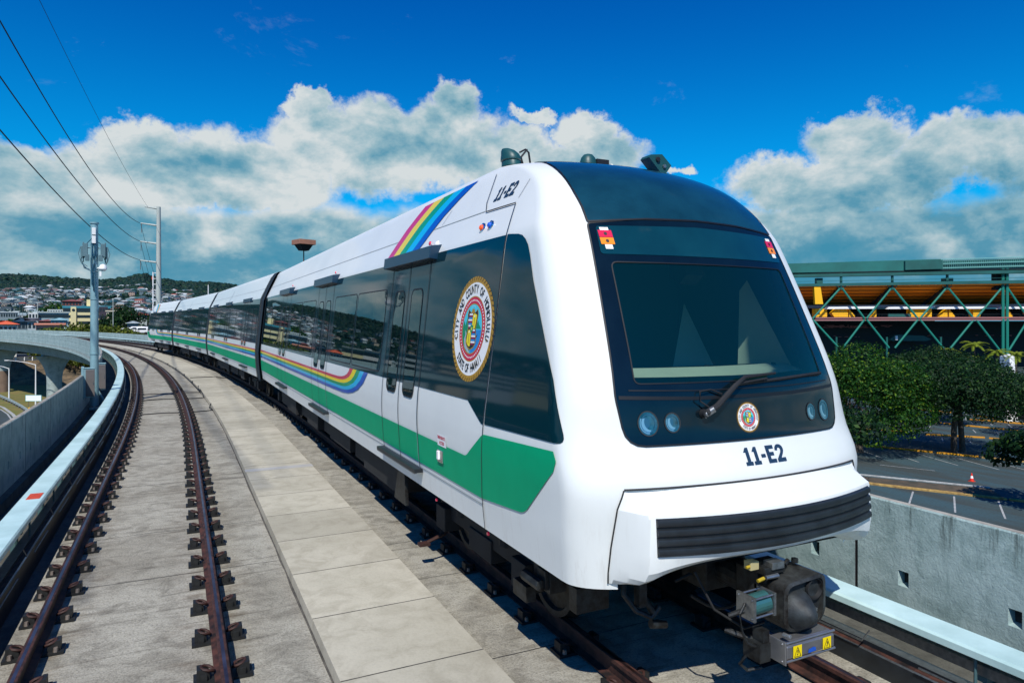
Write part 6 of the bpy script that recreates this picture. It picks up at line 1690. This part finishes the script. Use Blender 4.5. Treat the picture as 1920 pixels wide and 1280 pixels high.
for k, (ds, of, lab) in enumerate(((-.9, -4.34, 'grey-doored equipment cabinet on the wall just in front of the mast'), (2.0, -4.16, 'grey equipment cabinet on the wall just behind the mast'))):
    p = gp(of, 28.0+ds); root = empty('equipment_cabinet', (p.x, p.y, 0), gh(27)); tag(root, lab, 'cabinet', 'cabinets fixed to the wall at the mast')
    mb = MB(); mb.box((0, 0, .72), (.30, .16, .98)); mb.box((.0, .0, 1.22), (.34, .20, .03)); mb.box((-.19, .02, .72), (.08, .22, 1.10)); mb.build('case', ['galv'], root, bevel=.008)
    mb = MB(); mb.box((.03, -.09, .72), (.26, .03, .90)); mb.build('door', ['boxg'], root, bevel=.006)
    mb = MB(); mb.box((.12, -.11, .72), (.02, .02, .08)); mb.build('handle', ['steel'], root)

# tall transmission pole
PZ = 130.0
def wp(px, py, Z=PZ): d = raydir(px, py); return Vector((d.x*Z, d.y*Z, H+d.z*Z))
pb = wp(297.5, 602); pole = empty('power_pole', (pb.x, pb.y, GZ), -YAW); tag(pole, 'very tall pale power pole with four arms pointing left, rising behind the train tail', 'power pole')
zt = wp(299, 388).z-GZ
mb = MB(); mb.cyl((0, 0, 0), (0, 0, zt), .62, .36, 20); mb.build('pole', ['polec'], pole, smooth=True)
for (py0, py1, l) in ((391, 387.5, 2.6), (423, 418.5, 3.4), (457, 452.5, 3.5), (492, 488, 3.6)):
    z0, z1 = wp(299, py0).z-GZ, wp(264, py1).z-GZ; mb = MB(); mb.cyl((-.3, 0, z0), (-l, 0, z1), .20, .11, 10); mb.build('arm', ['polec'], pole, smooth=True)
    if l > 3: mb = MB(); mb.cyl((-l+.15, 0, z1-.1), (-l+.15, 0, z1-1.8), .06, .06, 6); mb.build('insulator', ['boxg'], pole)
def wire(p0, p1, sag, r, label, name='power_line'):
    p0, p1 = Vector(p0), Vector(p1); mb = MB(); pts = []
    for i in range(41):
        t = i/40; q = p0.lerp(p1, t); q.z -= 4*sag*t*(1-t); pts.append(q)
    mb.tube(pts, r, 6); return tag(mb.build(name, ['wire'], smooth=True), label, 'power line', 'power lines running to the tall pole')
WR = [((262, 418), (-11.5, -9, 29.1), 5.7, .045, 'power line reaching the second arm of the tall pole'), ((262, 452), (-11.5, -9, 23.7), 4.3, .045, 'power line reaching the third arm of the tall pole'),
      ((262, 487), (-11.5, -9, 20.1), 3.9, .045, 'lowest power line passing behind the antenna mast'), ((277, 388), (-11.5, -9, 30.1), 2.3, .020, 'thinnest, topmost wire reaching the top arm of the tall pole')]
for (px, py), e_, sg_, r_, lab in WR: wire(wp(px, py), e_, sg_, r_, lab)
for i, (px, py, q) in enumerate(((264, 420, (318, 585)), (264, 455, (309, 588)), (264, 490, (300, 590)))):
    wire(wp(px, py), wp(q[0], q[1], 165), 2.0, .03, ['upper', 'middle', 'lower'][i]+' slack wire falling from the pole arms behind the train tail')
# red and white lattice ladder mast
lx, ly = at(290, 190); lat = empty('lattice_mast', (lx, ly, GZ), -YAW); tag(lat, 'slim white lattice mast with a red marker beside the tall power pole', 'mast')
zt = H+(602-510)/F_*190-GZ; mb = MB()
for x in (-.45, .75): mb.cyl((x, 0, 0), (x, 0, zt if x < 0 else zt-.5), .20 if x < 0 else .10, .18 if x < 0 else .08, 6)
k = 1.0
while k < zt: mb.cyl((-.45, 0, k), (.75, 0, k), .10, .10, 6); k += 1.55
mb.build('frame', ['bwhite'], lat); mb = MB(); mb.box((-.55, 0, zt-1.7), (.4, .3, .8)); mb.build('marker', ['orange'], lat)

def pole_simple(px, Z, top_py, r, label, mat='polec', name='distant_pole', cross=0):
    x, y = at(px, Z); root = empty(name, (x, y, GZ), -YAW); tag(root, label, 'pole', 'slender poles in the distance'); h = H+(602-top_py)/F_*Z-GZ
    mb = MB(); mb.cyl((0, 0, 0), (0, 0, h), r, r*.7, 8); mb.build('shaft', [mat], root, smooth=True)
    if cross: mb = MB(); mb.box((0, 0, h-.3), (cross, .2, .25)); mb.build('crossarm', [mat], root)
pole_simple(70.5, 230, 567, .17, 'slim pale pole in front of the white low building'); pole_simple(212, 230, 559, .15, 'slim pale pole just right of the antenna mast', cross=.6)
pole_simple(390.5, 420, 534, .40, 'short white pole sticking up above the train roof', 'bwhite'); pole_simple(37, 260, 570, .08, 'thin dark pole left of the white low building', 'boxg'); pole_simple(42.5, 255, 573, .08, 'second thin dark pole left of the white low building', 'boxg')

# flood light on a slim pole behind the train
x, y = at(569.5, 62); fl = empty('flood_light', (x, y, GZ), R_(18)); tag(fl, 'square rust-coloured light head on a slim pole rising behind the train roof', 'light'); z0 = H+(602-469.5)/F_*62-GZ
MT['copper'] = pbr('rusty lamp rim', (.36, .17, .11), .7, var=.25, vscale=3)
mb = MB(); mb.cyl((0, 0, 0), (0, 0, z0), .075, .05, 10); mb.build('pole', ['clip'], fl, smooth=True)
mb = MB(); b = [(-.34, -.34), (.34, -.34), (.34, .34), (-.34, .34)]; t = [(-.62, -.62), (.62, -.62), (.62, .62), (-.62, .62)]; zb, zt2 = z0-.02, z0+.52
mb.add([(u, v, zb) for u, v in b]+[(u, v, zt2) for u, v in t], [(0, 1, 5, 4), (1, 2, 6, 5), (2, 3, 7, 6), (3, 0, 4, 7), (3, 2, 1, 0), (4, 5, 6, 7)]); mb.build('reflector_housing', ['under'], fl)
mb = MB(); mb.box((0, 0, zt2+.20), (1.58, 1.58, .44)); mb.build('rim', ['copper'], fl, bevel=.02)

# ground sheets on the left
def sheet(name, pts, dz, mat, label, kind='structure', z=GZ):
    mb = MB(); q = [gpt(a, b, z) for a, b in pts]; q = [Vector((v.x, v.y, z+dz)) for v in q]
    t = tessellate_polygon([[Vector((v.x, v.y, 0)) for v in q]]); mb.add(q, t); o = mb.build(name, [mat], fixn=False)
    for p_ in o.data.polygons:
        if p_.normal.z < 0: p_.flip()
    return tag(o, label, name.replace('_', ' '), kind=kind)
MT['grass'] = pbr('dry grass', '5c6428', .95, col2='7a6a3a', vscale=.6, detail=9); MT['earth'] = pbr('bare earth', '8a7456', .95, col2='5c5238', vscale=.25, detail=9)
sheet('verge', [(-500, 735), (-60, 728), (60, 718), (250, 722), (300, 800), (240, 900), (-500, 900)], .006, 'grass', 'dry grass verge beside the road under the guideway')
sheet('road', [(-420, 900), (-420, 738), (-160, 744), (-40, 757), (4, 768), (18, 776), (28, 786), (40, 800), (60, 830), (120, 900)], .014, 'road', 'curving grey road seen over the left parapet wall')
def rline(pts, w, dz, name, mat, label, kind='structure', cat='marking', h=0):
    mb = MB(); P_ = [gpt(a, b) for a, b in pts]; fine = []
    for i in range(len(P_)-1):
        for k in range(4): fine.append(P_[i].lerp(P_[i+1], k/4))
    fine.append(P_[-1]); L_, R2 = [], []
    for i, p_ in enumerate(fine):
        d = (fine[min(i+1, len(fine)-1)]-fine[max(0, i-1)]).normalized(); q = Vector((-d.y, d.x, 0))*w/2; L_.append(p_+q+Vector((0, 0, dz))); R2.append(p_-q+Vector((0, 0, dz)))
    for i in range(len(fine)-1): mb.quad(L_[i], R2[i], R2[i+1], L_[i+1])
    return tag(mb.build(name, [mat], fixn=False), label, cat, kind=kind)
rline([(-100, 747), (-30, 758), (2, 768), (14, 776), (22, 787), (30, 800)], .22, .022, 'edge_line', 'line', 'white edge line of the curving road')
rline([(-100, 742), (-30, 752), (6, 764), (24, 777), (34, 789), (46, 805)], .45, .05, 'road_kerb', 'line', 'pale kerb edge outside the white road line', cat='kerb')
# embankment with railing road on top
MT['rock'] = pbr('rocky slope', '7c6a50', .95, col2='3f3a2e', vscale=.5, detail=10, bump=(2.5, .9, .3))
zt_ = -6.4
A_ = [gpt(a, b) for a, b in ((-250, 730), (-60, 724), (20, 722), (90, 722), (150, 722), (260, 722))]
B_ = [gpt(a, b, zt_) for a, b in ((-250, 676), (-60, 676), (30, 677), (90, 674), (150, 672), (300, 670))]
mb = MB(); K_ = 14; rows = []
for k in range(K_+1):
    t = k/K_; row = []
    for i in range(len(A_)-1):
        for j in range(6):
            a = A_[i].lerp(A_[i+1], j/6); b = B_[i].lerp(B_[i+1], j/6); p_ = a.lerp(b, t)
            if 0 < k < K_: p_ = p_+Vector((0, 0, 1))*mnoise.noise(p_*.35)*.55
            row.append(p_)
    rows.append(row)
n = len(rows[0]); mb.add([v for r in rows for v in r], [(k*n+i, k*n+i+1, (k+1)*n+i+1, (k+1)*n+i) for k in range(K_) for i in range(n-1)])
C_ = [b+Vector((SN, CS, 0))*60 for b in B_]; m0 = len(mb.v); mb.v += [tuple(v) for v in B_+C_]; nb = len(B_)
for i in range(nb-1): mb.f.append((m0+i, m0+i+1, m0+nb+i+1, m0+nb+i)); mb.m.append(1)
tag(mb.build('embankment', ['rock', 'road'], smooth=False), 'rocky brown embankment rising behind the piers to an upper road', 'embankment', kind='structure')
rail = empty('bridge_railing', B_[0]); tag(rail, 'dark post and rail barrier along the top of the rocky embankment', 'railing'); O_ = Matrix.Translation(-B_[0])
mb = MB()
for i in range(len(B_)-1):
    a, b = B_[i], B_[i+1]; n_ = max(1, int((b-a).length/1.6))
    for j in range(n_): q = a.lerp(b, j/n_); mb.box(O_ @ (q+Vector((0, 0, .45))), (.28, .2, .9))
mb.build('post', ['bwhite'], rail)
for z in (.35, .85):
    mb = MB()
    for i in range(len(B_)-1): mb.cyl(O_ @ (B_[i]+Vector((0, 0, z))), O_ @ (B_[i+1]+Vector((0, 0, z))), .10, .10, 6)
    mb.build('rail', ['boxg'], rail)
# guard rail by the lower road
gr = [gpt(a, b) for a, b in ((-140, 731), (-60, 738), (0, 748), (20, 757), (40, 768), (60, 782), (75, 795))]
root = empty('guard_rail', gr[0]); tag(root, 'galvanised guard rail curving along the road below the wall', 'guard rail'); O_ = Matrix.Translation(-gr[0])
for z in (.50, .72):
    mb = MB()
    for i in range(len(gr)-1):
        a, b = O_ @ (gr[i]+Vector((0, 0, z))), O_ @ (gr[i+1]+Vector((0, 0, z))); mb.cyl(a, b, .09, .09, 6)
    mb.build('beam', ['galvl'], root) if 'galvl' in MT else None
    MT.setdefault('galvl', pbr('galvanised beam', (.40, .48, .48), .45, metal=.4))
    if not any(c.name.startswith('beam') for c in root.children): mb.build('beam', ['galvl'], root)
mb = MB()
for i in range(len(gr)-1):
    n_ = max(1, int((gr[i+1]-gr[i]).length/2.2))
    for j in range(n_): mb.box(O_ @ (gr[i].lerp(gr[i+1], j/n_)+Vector((0, 0, .35))), (.14, .14, .75))
mb.build('post', ['boxg'], root)
# street lamps, sign, reflectors
lamp_post(67, 108, 0.1+H-(684-602)/F_*108-GZ, 'pale street lamp standing before the round pier, arm to the left', arm=-4.2, r0=.13, mat='bwhite', grp='street lamps below the viaduct')
lamp_post(17, 119.5, H-(690-602)/F_*119.5-GZ, 'pale street lamp at the left edge of view, arm to the left', arm=-3.5, r0=.13, mat='bwhite', grp='street lamps below the viaduct')
x, y = at(63, 104); root = empty('road_sign', (x, y, GZ), -YAW); tag(root, 'small white rectangular road sign standing on the verge', 'sign')
zc_ = H-(746-602)/F_*104-GZ; mb = MB(); mb.box((0, 0, zc_), (2.45, .08, .92)); mb.build('panel', ['wht'], root); mb = MB()
MT['signgreen'] = pbr('sign teal', (.10, .42, .36), .6)
for (dx, dz, w, h_) in ((0, .45, 2.45, .05), (0, -.45, 2.45, .05), (-1.2, 0, .05, .92), (1.2, 0, .05, .92)): mb.box((dx, -.05, zc_+dz), (w, .02, h_))
mb.build('border', ['signgreen'], root)
mb = MB(); [mb.cyl((dx, .06, 0), (dx, .06, zc_), .04, .04, 6) for dx in (-.8, .8)]; mb.build('post', ['boxg'], root)
for k, px in enumerate((55, 63, 71.5)):
    x, y = at(px, 103); root = empty('delineator', (x, y, GZ), -YAW); tag(root, ['left', 'middle', 'right'][k]+' yellow reflector post below the white road sign', 'reflector', 'reflector posts under the road sign')
    mb = MB(); mb.box((0, 0, .3), (.05, .04, .6)); mb.build('post', ['boxg'], root); mb = MB(); mb.cyl((0, -.03, .85), (0, .01, .85), .17, .17, 12); mb.box((0, 0, .7), (.2, .03, .3)); mb.build('reflector', ['syellow'], root)
# a few parked vehicles on the upper road, only specks
def car_(px, py, Z, col, label, rz=0):
    x, y = at(px, Z); z = H-(py-602)/F_*Z; key = 'cp'+col; MT[key] = pbr('car paint '+col, col, .3, coat=.6)
    root = empty('car', (x, y, z), -YAW+rz); tag(root, label, 'car', 'cars on the upper road')
    mb = MB(); mb.add([(-2.2, -.85, .3), (2.2, -.85, .3), (2.2, .85, .3), (-2.2, .85, .3), (-2.2, -.85, .85), (2.2, -.85, .8), (2.2, .85, .8), (-2.2, .85, .85)], [(0, 1, 5, 4), (1, 2, 6, 5), (2, 3, 7, 6), (3, 0, 4, 7), (4, 5, 6, 7), (3, 2, 1, 0)])
    mb.build('body', [key], root, bevel=.12)
    mb = MB(); mb.add([(-1.7, -.75, .84), (1.2, -.75, .82), (1.2, .75, .82), (-1.7, .75, .84), (-1.2, -.62, 1.4), (.5, -.62, 1.4), (.5, .62, 1.4), (-1.2, .62, 1.4)], [(0, 1, 5, 4), (1, 2, 6, 5), (2, 3, 7, 6), (3, 0, 4, 7), (4, 5, 6, 7)]); mb.build('cabin', ['hglass'], root, bevel=.05)
    for sx in (-1.4, 1.4):
        for sy in (-.8, .8): mb = MB(); mb.cyl((sx, sy-.1, .33), (sx, sy+.1, .33), .33, .33, 12); mb.build('wheel', ['rubber'], root)
zr = lambda Z: 602+(H-zt_)/Z*F_
for px, col, lab in ((123, 'd07a58', 'orange-tan car half hidden on the upper road by the pier'), (133, '3a4248', 'dark grey car on the upper road right of the pier')): car_(px, zr(178), 178, col, lab)

# ---- buildings of the town
def bld(px0, px1, Z, top_py, dep, wall, label, name='office_building', rows=3, cols=8, roof=None, win='hglass', band=False, roofh=.0, base_py=None, grp=None):
    a = Vector((*at(px0, Z), 0)); b = Vector((*at(px1, Z), 0)); w = (b-a).length; zt = H+(602-top_py)/F_*Z; root = empty(name, ((a.x+b.x)/2, (a.y+b.y)/2, GZ), -math.atan2((a.x+b.x)/2, (a.y+b.y)/2)); w *= math.cos(YAW+root.rotation_euler.z)**0; tag(root, label, 'building', grp)
    h = zt-GZ; key = 'bw'+wall; MT.setdefault(key, pbr('facade '+wall, wall, .8)); mb = MB(); mb.box((0, dep/2, h/2), (w, dep, h)); mb.build('wall', [key], root)
    if roof:
        rk = 'bw'+roof; MT.setdefault(rk, pbr('roofing '+roof, roof, .7)); mb = MB()
        if roofh > 0: e = .8; mb.add([(-w/2-e, -e, h+.01), (w/2+e, -e, h+.01), (w/2+e, dep+e, h+.01), (-w/2-e, dep+e, h+.01), (-w/2+dep*.4, dep/2, h+roofh), (w/2-dep*.4, dep/2, h+roofh)], [(0, 1, 5, 4), (2, 3, 4, 5), (1, 2, 5), (3, 0, 4), (3, 2, 1, 0)])
        else: mb.box((0, dep/2, h+.25), (w+.8, dep+.8, .5))
        mb.build('roof', [rk], root)
    rh = min(3.3, (h-1)/max(rows, 1))
    for r in range(rows):
        z = h-1.4-rh*r
        if z < .8: break
        if band: mb = MB(); mb.box((0, -.04, z), (w*.985, .12, rh*.48)); mb.build('window_band', [win], root)
        else:
            for c in range(cols):
                mb = MB(); mb.box((-w/2+w*(c+.5)/cols, -.04, z), (w/cols*.6, .12, rh*.45)); mb.build('window', [win], root)
    return root, w, h, dep
rt, w, h, dep = bld(125, 201, 330, 573.5, 14, 'd8cf9e', 'cream office block with teal roof band and round vent behind the antenna mast', rows=0)
MT['tealband'] = pbr('teal fascia', (.03, .22, .28), .6); MT['dkwin'] = pbr('dark glazing strip', (.015, .03, .04), .2)
mb = MB(); mb.box((0, -.05, h-.55), (w+.3, .5, 1.1)); mb.build('fascia', ['tealband'], rt)
for k, z in enumerate((h-2.0, h-5.0, h-8.0, h-11.0, h-14.0)): mb = MB(); mb.box((0, -.06, z), (w*.99, .3, 1.15 if k else 1.7)); mb.build('window_band', ['dkwin'], rt)
mb = MB(); mb.box((-w*.5+w*.22, -.2, h/2), (w*.115, .9, h-.9)); mb.build('stair_tower', ['bwd8cf9e'], rt); mb = MB(); mb.cyl((-w*.28, -.8, h-2.0), (-w*.28, -.55, h-2.0), .65, .65, 16); mb.build('round_vent', ['dkwin'], rt)
mb = MB(); mb.box((-w*.5+w*.56, 5, h+1.5), (2.6, 3, 3.4)); mb.build('roof_tower', ['bwd8cf9e'], rt)
bld(187, 201, 322, 575, 9, '3a3440', 'dark windowless block adjoining the cream office on its right', rows=3, cols=3)
bld(55, 70, 300, 586, 8, 'd0d4d2', 'small white end block of the long low building', rows=3, cols=3)
bld(70, 124, 305, 586.5, 9, '93aaad', 'long low grey-blue office left of the cream block', rows=3, band=True, win='dkwin', roof='aebcbc')
bld(92, 124, 345, 580, 9, 'b8c4c2', 'pale upper building behind the long low office', rows=2, cols=8)
bld(-6, 27, 175, 608, 7, 'd8d6cc', 'white house with a bright orange hipped roof at the left edge', name='house', rows=1, cols=5, roof='d8643c', roofh=.9)
bld(28, 52, 235, 603, 9, '5c6a70', 'dark blue-roofed house right of the orange-roofed one', name='house', rows=1, cols=4, roof='1e3a4c', roofh=1.3)
bld(53, 66, 215, 602, 8, 'a8b4b4', 'small grey shed between the blue roof and the salmon building', name='shed', rows=1, cols=2, roof='4a4a50', roofh=1)
bld(72, 116, 188, 609, 6, 'c88a72', 'long low salmon-coloured building behind the far parapet', rows=1, band=True, win='dkwin', roof='d08c74')
bld(76, 112, 240, 602, 7, '6a4a40', 'brown-roofed hall behind the salmon building', name='hall', rows=1, cols=4, roof='7a4034', roofh=.7)
bld(98, 124, 232, 600, 8, 'a8c4c8', 'pale blue shed with low roof beside the olive trees', name='shed', rows=1, cols=4, roof='8ab4bc', roofh=.8)
bld(120, 150, 430, 565, 12, '7a4a44', 'long brown-roofed block on the rise behind the cream office', name='hall', rows=1, cols=6, roof='7a4640', roofh=1.5)
bld(0, 30, 360, 586, 7, '7c8c90', 'grey apartment block near the left edge below the hill', name='apartment_block', rows=3, cols=8, roof='c2cccc')
#bld(8, 30, 620, 549, 10, 'a0b2b8', 'wide blue-grey institutional block on the lower slope', name='apartment_block', rows=3, cols=9, roof='dfe4e4')
bld(201, 219, 300, 584, 8, 'd4c8ac', 'cream apartment block behind the olive trees right of the mast', name='apartment_block', rows=3, cols=6, roof='c8c0a8')
bld(240, 258, 235, 606, 6, '8a989a', 'pale low terrace left of the train tail', name='terrace', rows=2, cols=9, roof='9aa6a8', roofh=.8)
bld(250, 274, 300, 590, 7, 'a4b0ae', 'grey house with a red hipped roof left of the train tail', name='house', rows=1, cols=6, roof='b84a44', roofh=1.1)
bld(238, 262, 330, 588, 9, 'c2cccc', 'white-roofed terrace behind the grey one by the train tail', name='terrace', rows=2, cols=6, roof='e6eaea', roofh=1.2)
for k, (px, Z, w_, tp) in enumerate(((-60, 260, 60, 590), (-130, 240, 70, 588), (-260, 300, 90, 575), (-420, 280, 90, 572), (-600, 300, 120, 570), (-820, 320, 140, 565))):
    bld(px-w_/2, px+w_/2, Z, tp, 12, ['d8cf9e', 'd8d6cc', 'b8c4c2', 'd4c8ac', 'c8d0d0', 'd8cf9e'][k], ['first', 'second', 'third', 'fourth', 'fifth', 'sixth'][k]+' town block out of frame to the left', name='apartment_block', rows=4, band=True, win='dkwin', roof='8a9694')
# white parked vans / low roofs by the outer parapet
for k, (px, Z, w_) in enumerate(((262, 175, 3.8), (270, 172, 3.0), (254, 182, 3.2), (243, 190, 4.0))):
    x, y = at(px, Z); root = empty('parked_van', (x, y, H-(619+k)/1.0*0-GZ*0+(602-(617+k*1.5))/F_*Z-1.9), -YAW); root.location.z = H-((612+k)-602)/F_*Z-2.0
    tag(root, ['white van nearest the train tail beyond the parapet', 'white van touching the train tail outline beyond the parapet', 'third white van beyond the parapet, left of the tail', 'leftmost white van beyond the parapet by the olive trees'][k], 'van', 'white vans beyond the outer parapet')
    mb = MB(); mb.box((0, 0, 1.25), (w_, 1.9, 1.5)); mb.build('body', ['bwhite'], root, bevel=.25); mb = MB(); mb.box((0, -.96, 1.55), (w_*.7, .04, .45)); mb.build('window', ['dkwin'], root)
    for sx in (-.32, .32): mb = MB(); mb.cyl((sx*w_, -.95, .42), (sx*w_, -.70, .42), .4, .4, 12); mb.build('wheel', ['rubber'], root)
# olive trees beyond the outer parapet, dark trees further back
ol = [(98, 172, 608, 5), (122, 165, 603, 6), (146, 160, 601, 6), (164, 164, 603, 6), (192, 160, 603, 5.5), (210, 166, 602, 6), (228, 160, 606, 5.5), (244, 165, 611, 4.5), (84, 176, 612, 4)]
nm = ['low olive-green tree by the salmon building', 'yellowish olive tree under the cream office', 'widest olive-green tree under the cream office', 'olive-green tree directly left of the mast', 'olive-green tree directly right of the mast', 'taller olive tree right of the mast', 'rounded olive tree left of the vans', 'last low olive tree beside the white vans', 'smallest olive bush before the salmon building']
for k, (px, Z, tp, Rr) in enumerate(ol):
    x, y = at(px, Z); leafy('olive_tree', x, y, GZ, H-(tp+5-602)/F_*Z-GZ, Rr, nm[k], group='olive trees behind the outer parapet', n=3200, leaf=.34, mat='leaf3', trunk=.3, base=.2, lobes=9, seed=50+k)
dk_ = [(238, 290, 575, 9, 'tall dark tree behind the olive trees'), (204, 270, 590, 8, 'dark tree behind the mast foot, right side'), (101, 380, 566, 10, 'bright round tree above the long low office'), (268, 360, 586, 8, 'dark round tree beside the train tail'), (60, 330, 588, 7, 'dark tree left of the white end block'), (20, 300, 598, 6, 'dark tree by the orange-roofed house'), (225, 330, 572, 9, 'dark spreading tree left of the power pole')]
for k, (px, Z, tp, Rr, lab) in enumerate(dk_):
    x, y = at(px, Z); leafy('town_tree', x, y, GZ, H-(tp-602)/F_*Z-GZ, Rr, lab, group='dark trees in the town', n=2600, leaf=.6, mat='leaf2' if k != 2 else 'leaf', trunk=.4, base=.15, lobes=9, seed=80+k)
# low shrubs seen under the viaduct
for k, (px, Z) in enumerate(((22, 195), (34, 200), (47, 196), (59, 202))):
    x, y = at(px, Z); leafy('shrub', x, y, zt_, 3.4, 3.2, ['leftmost', 'second', 'third', 'rightmost'][k]+' dark shrub seen under the viaduct above the slope', cat='shrub', group='shrubs above the rocky slope', n=1500, leaf=.35, mat='leaf2', trunk=.15, base=.1, lobes=7, seed=120+k)
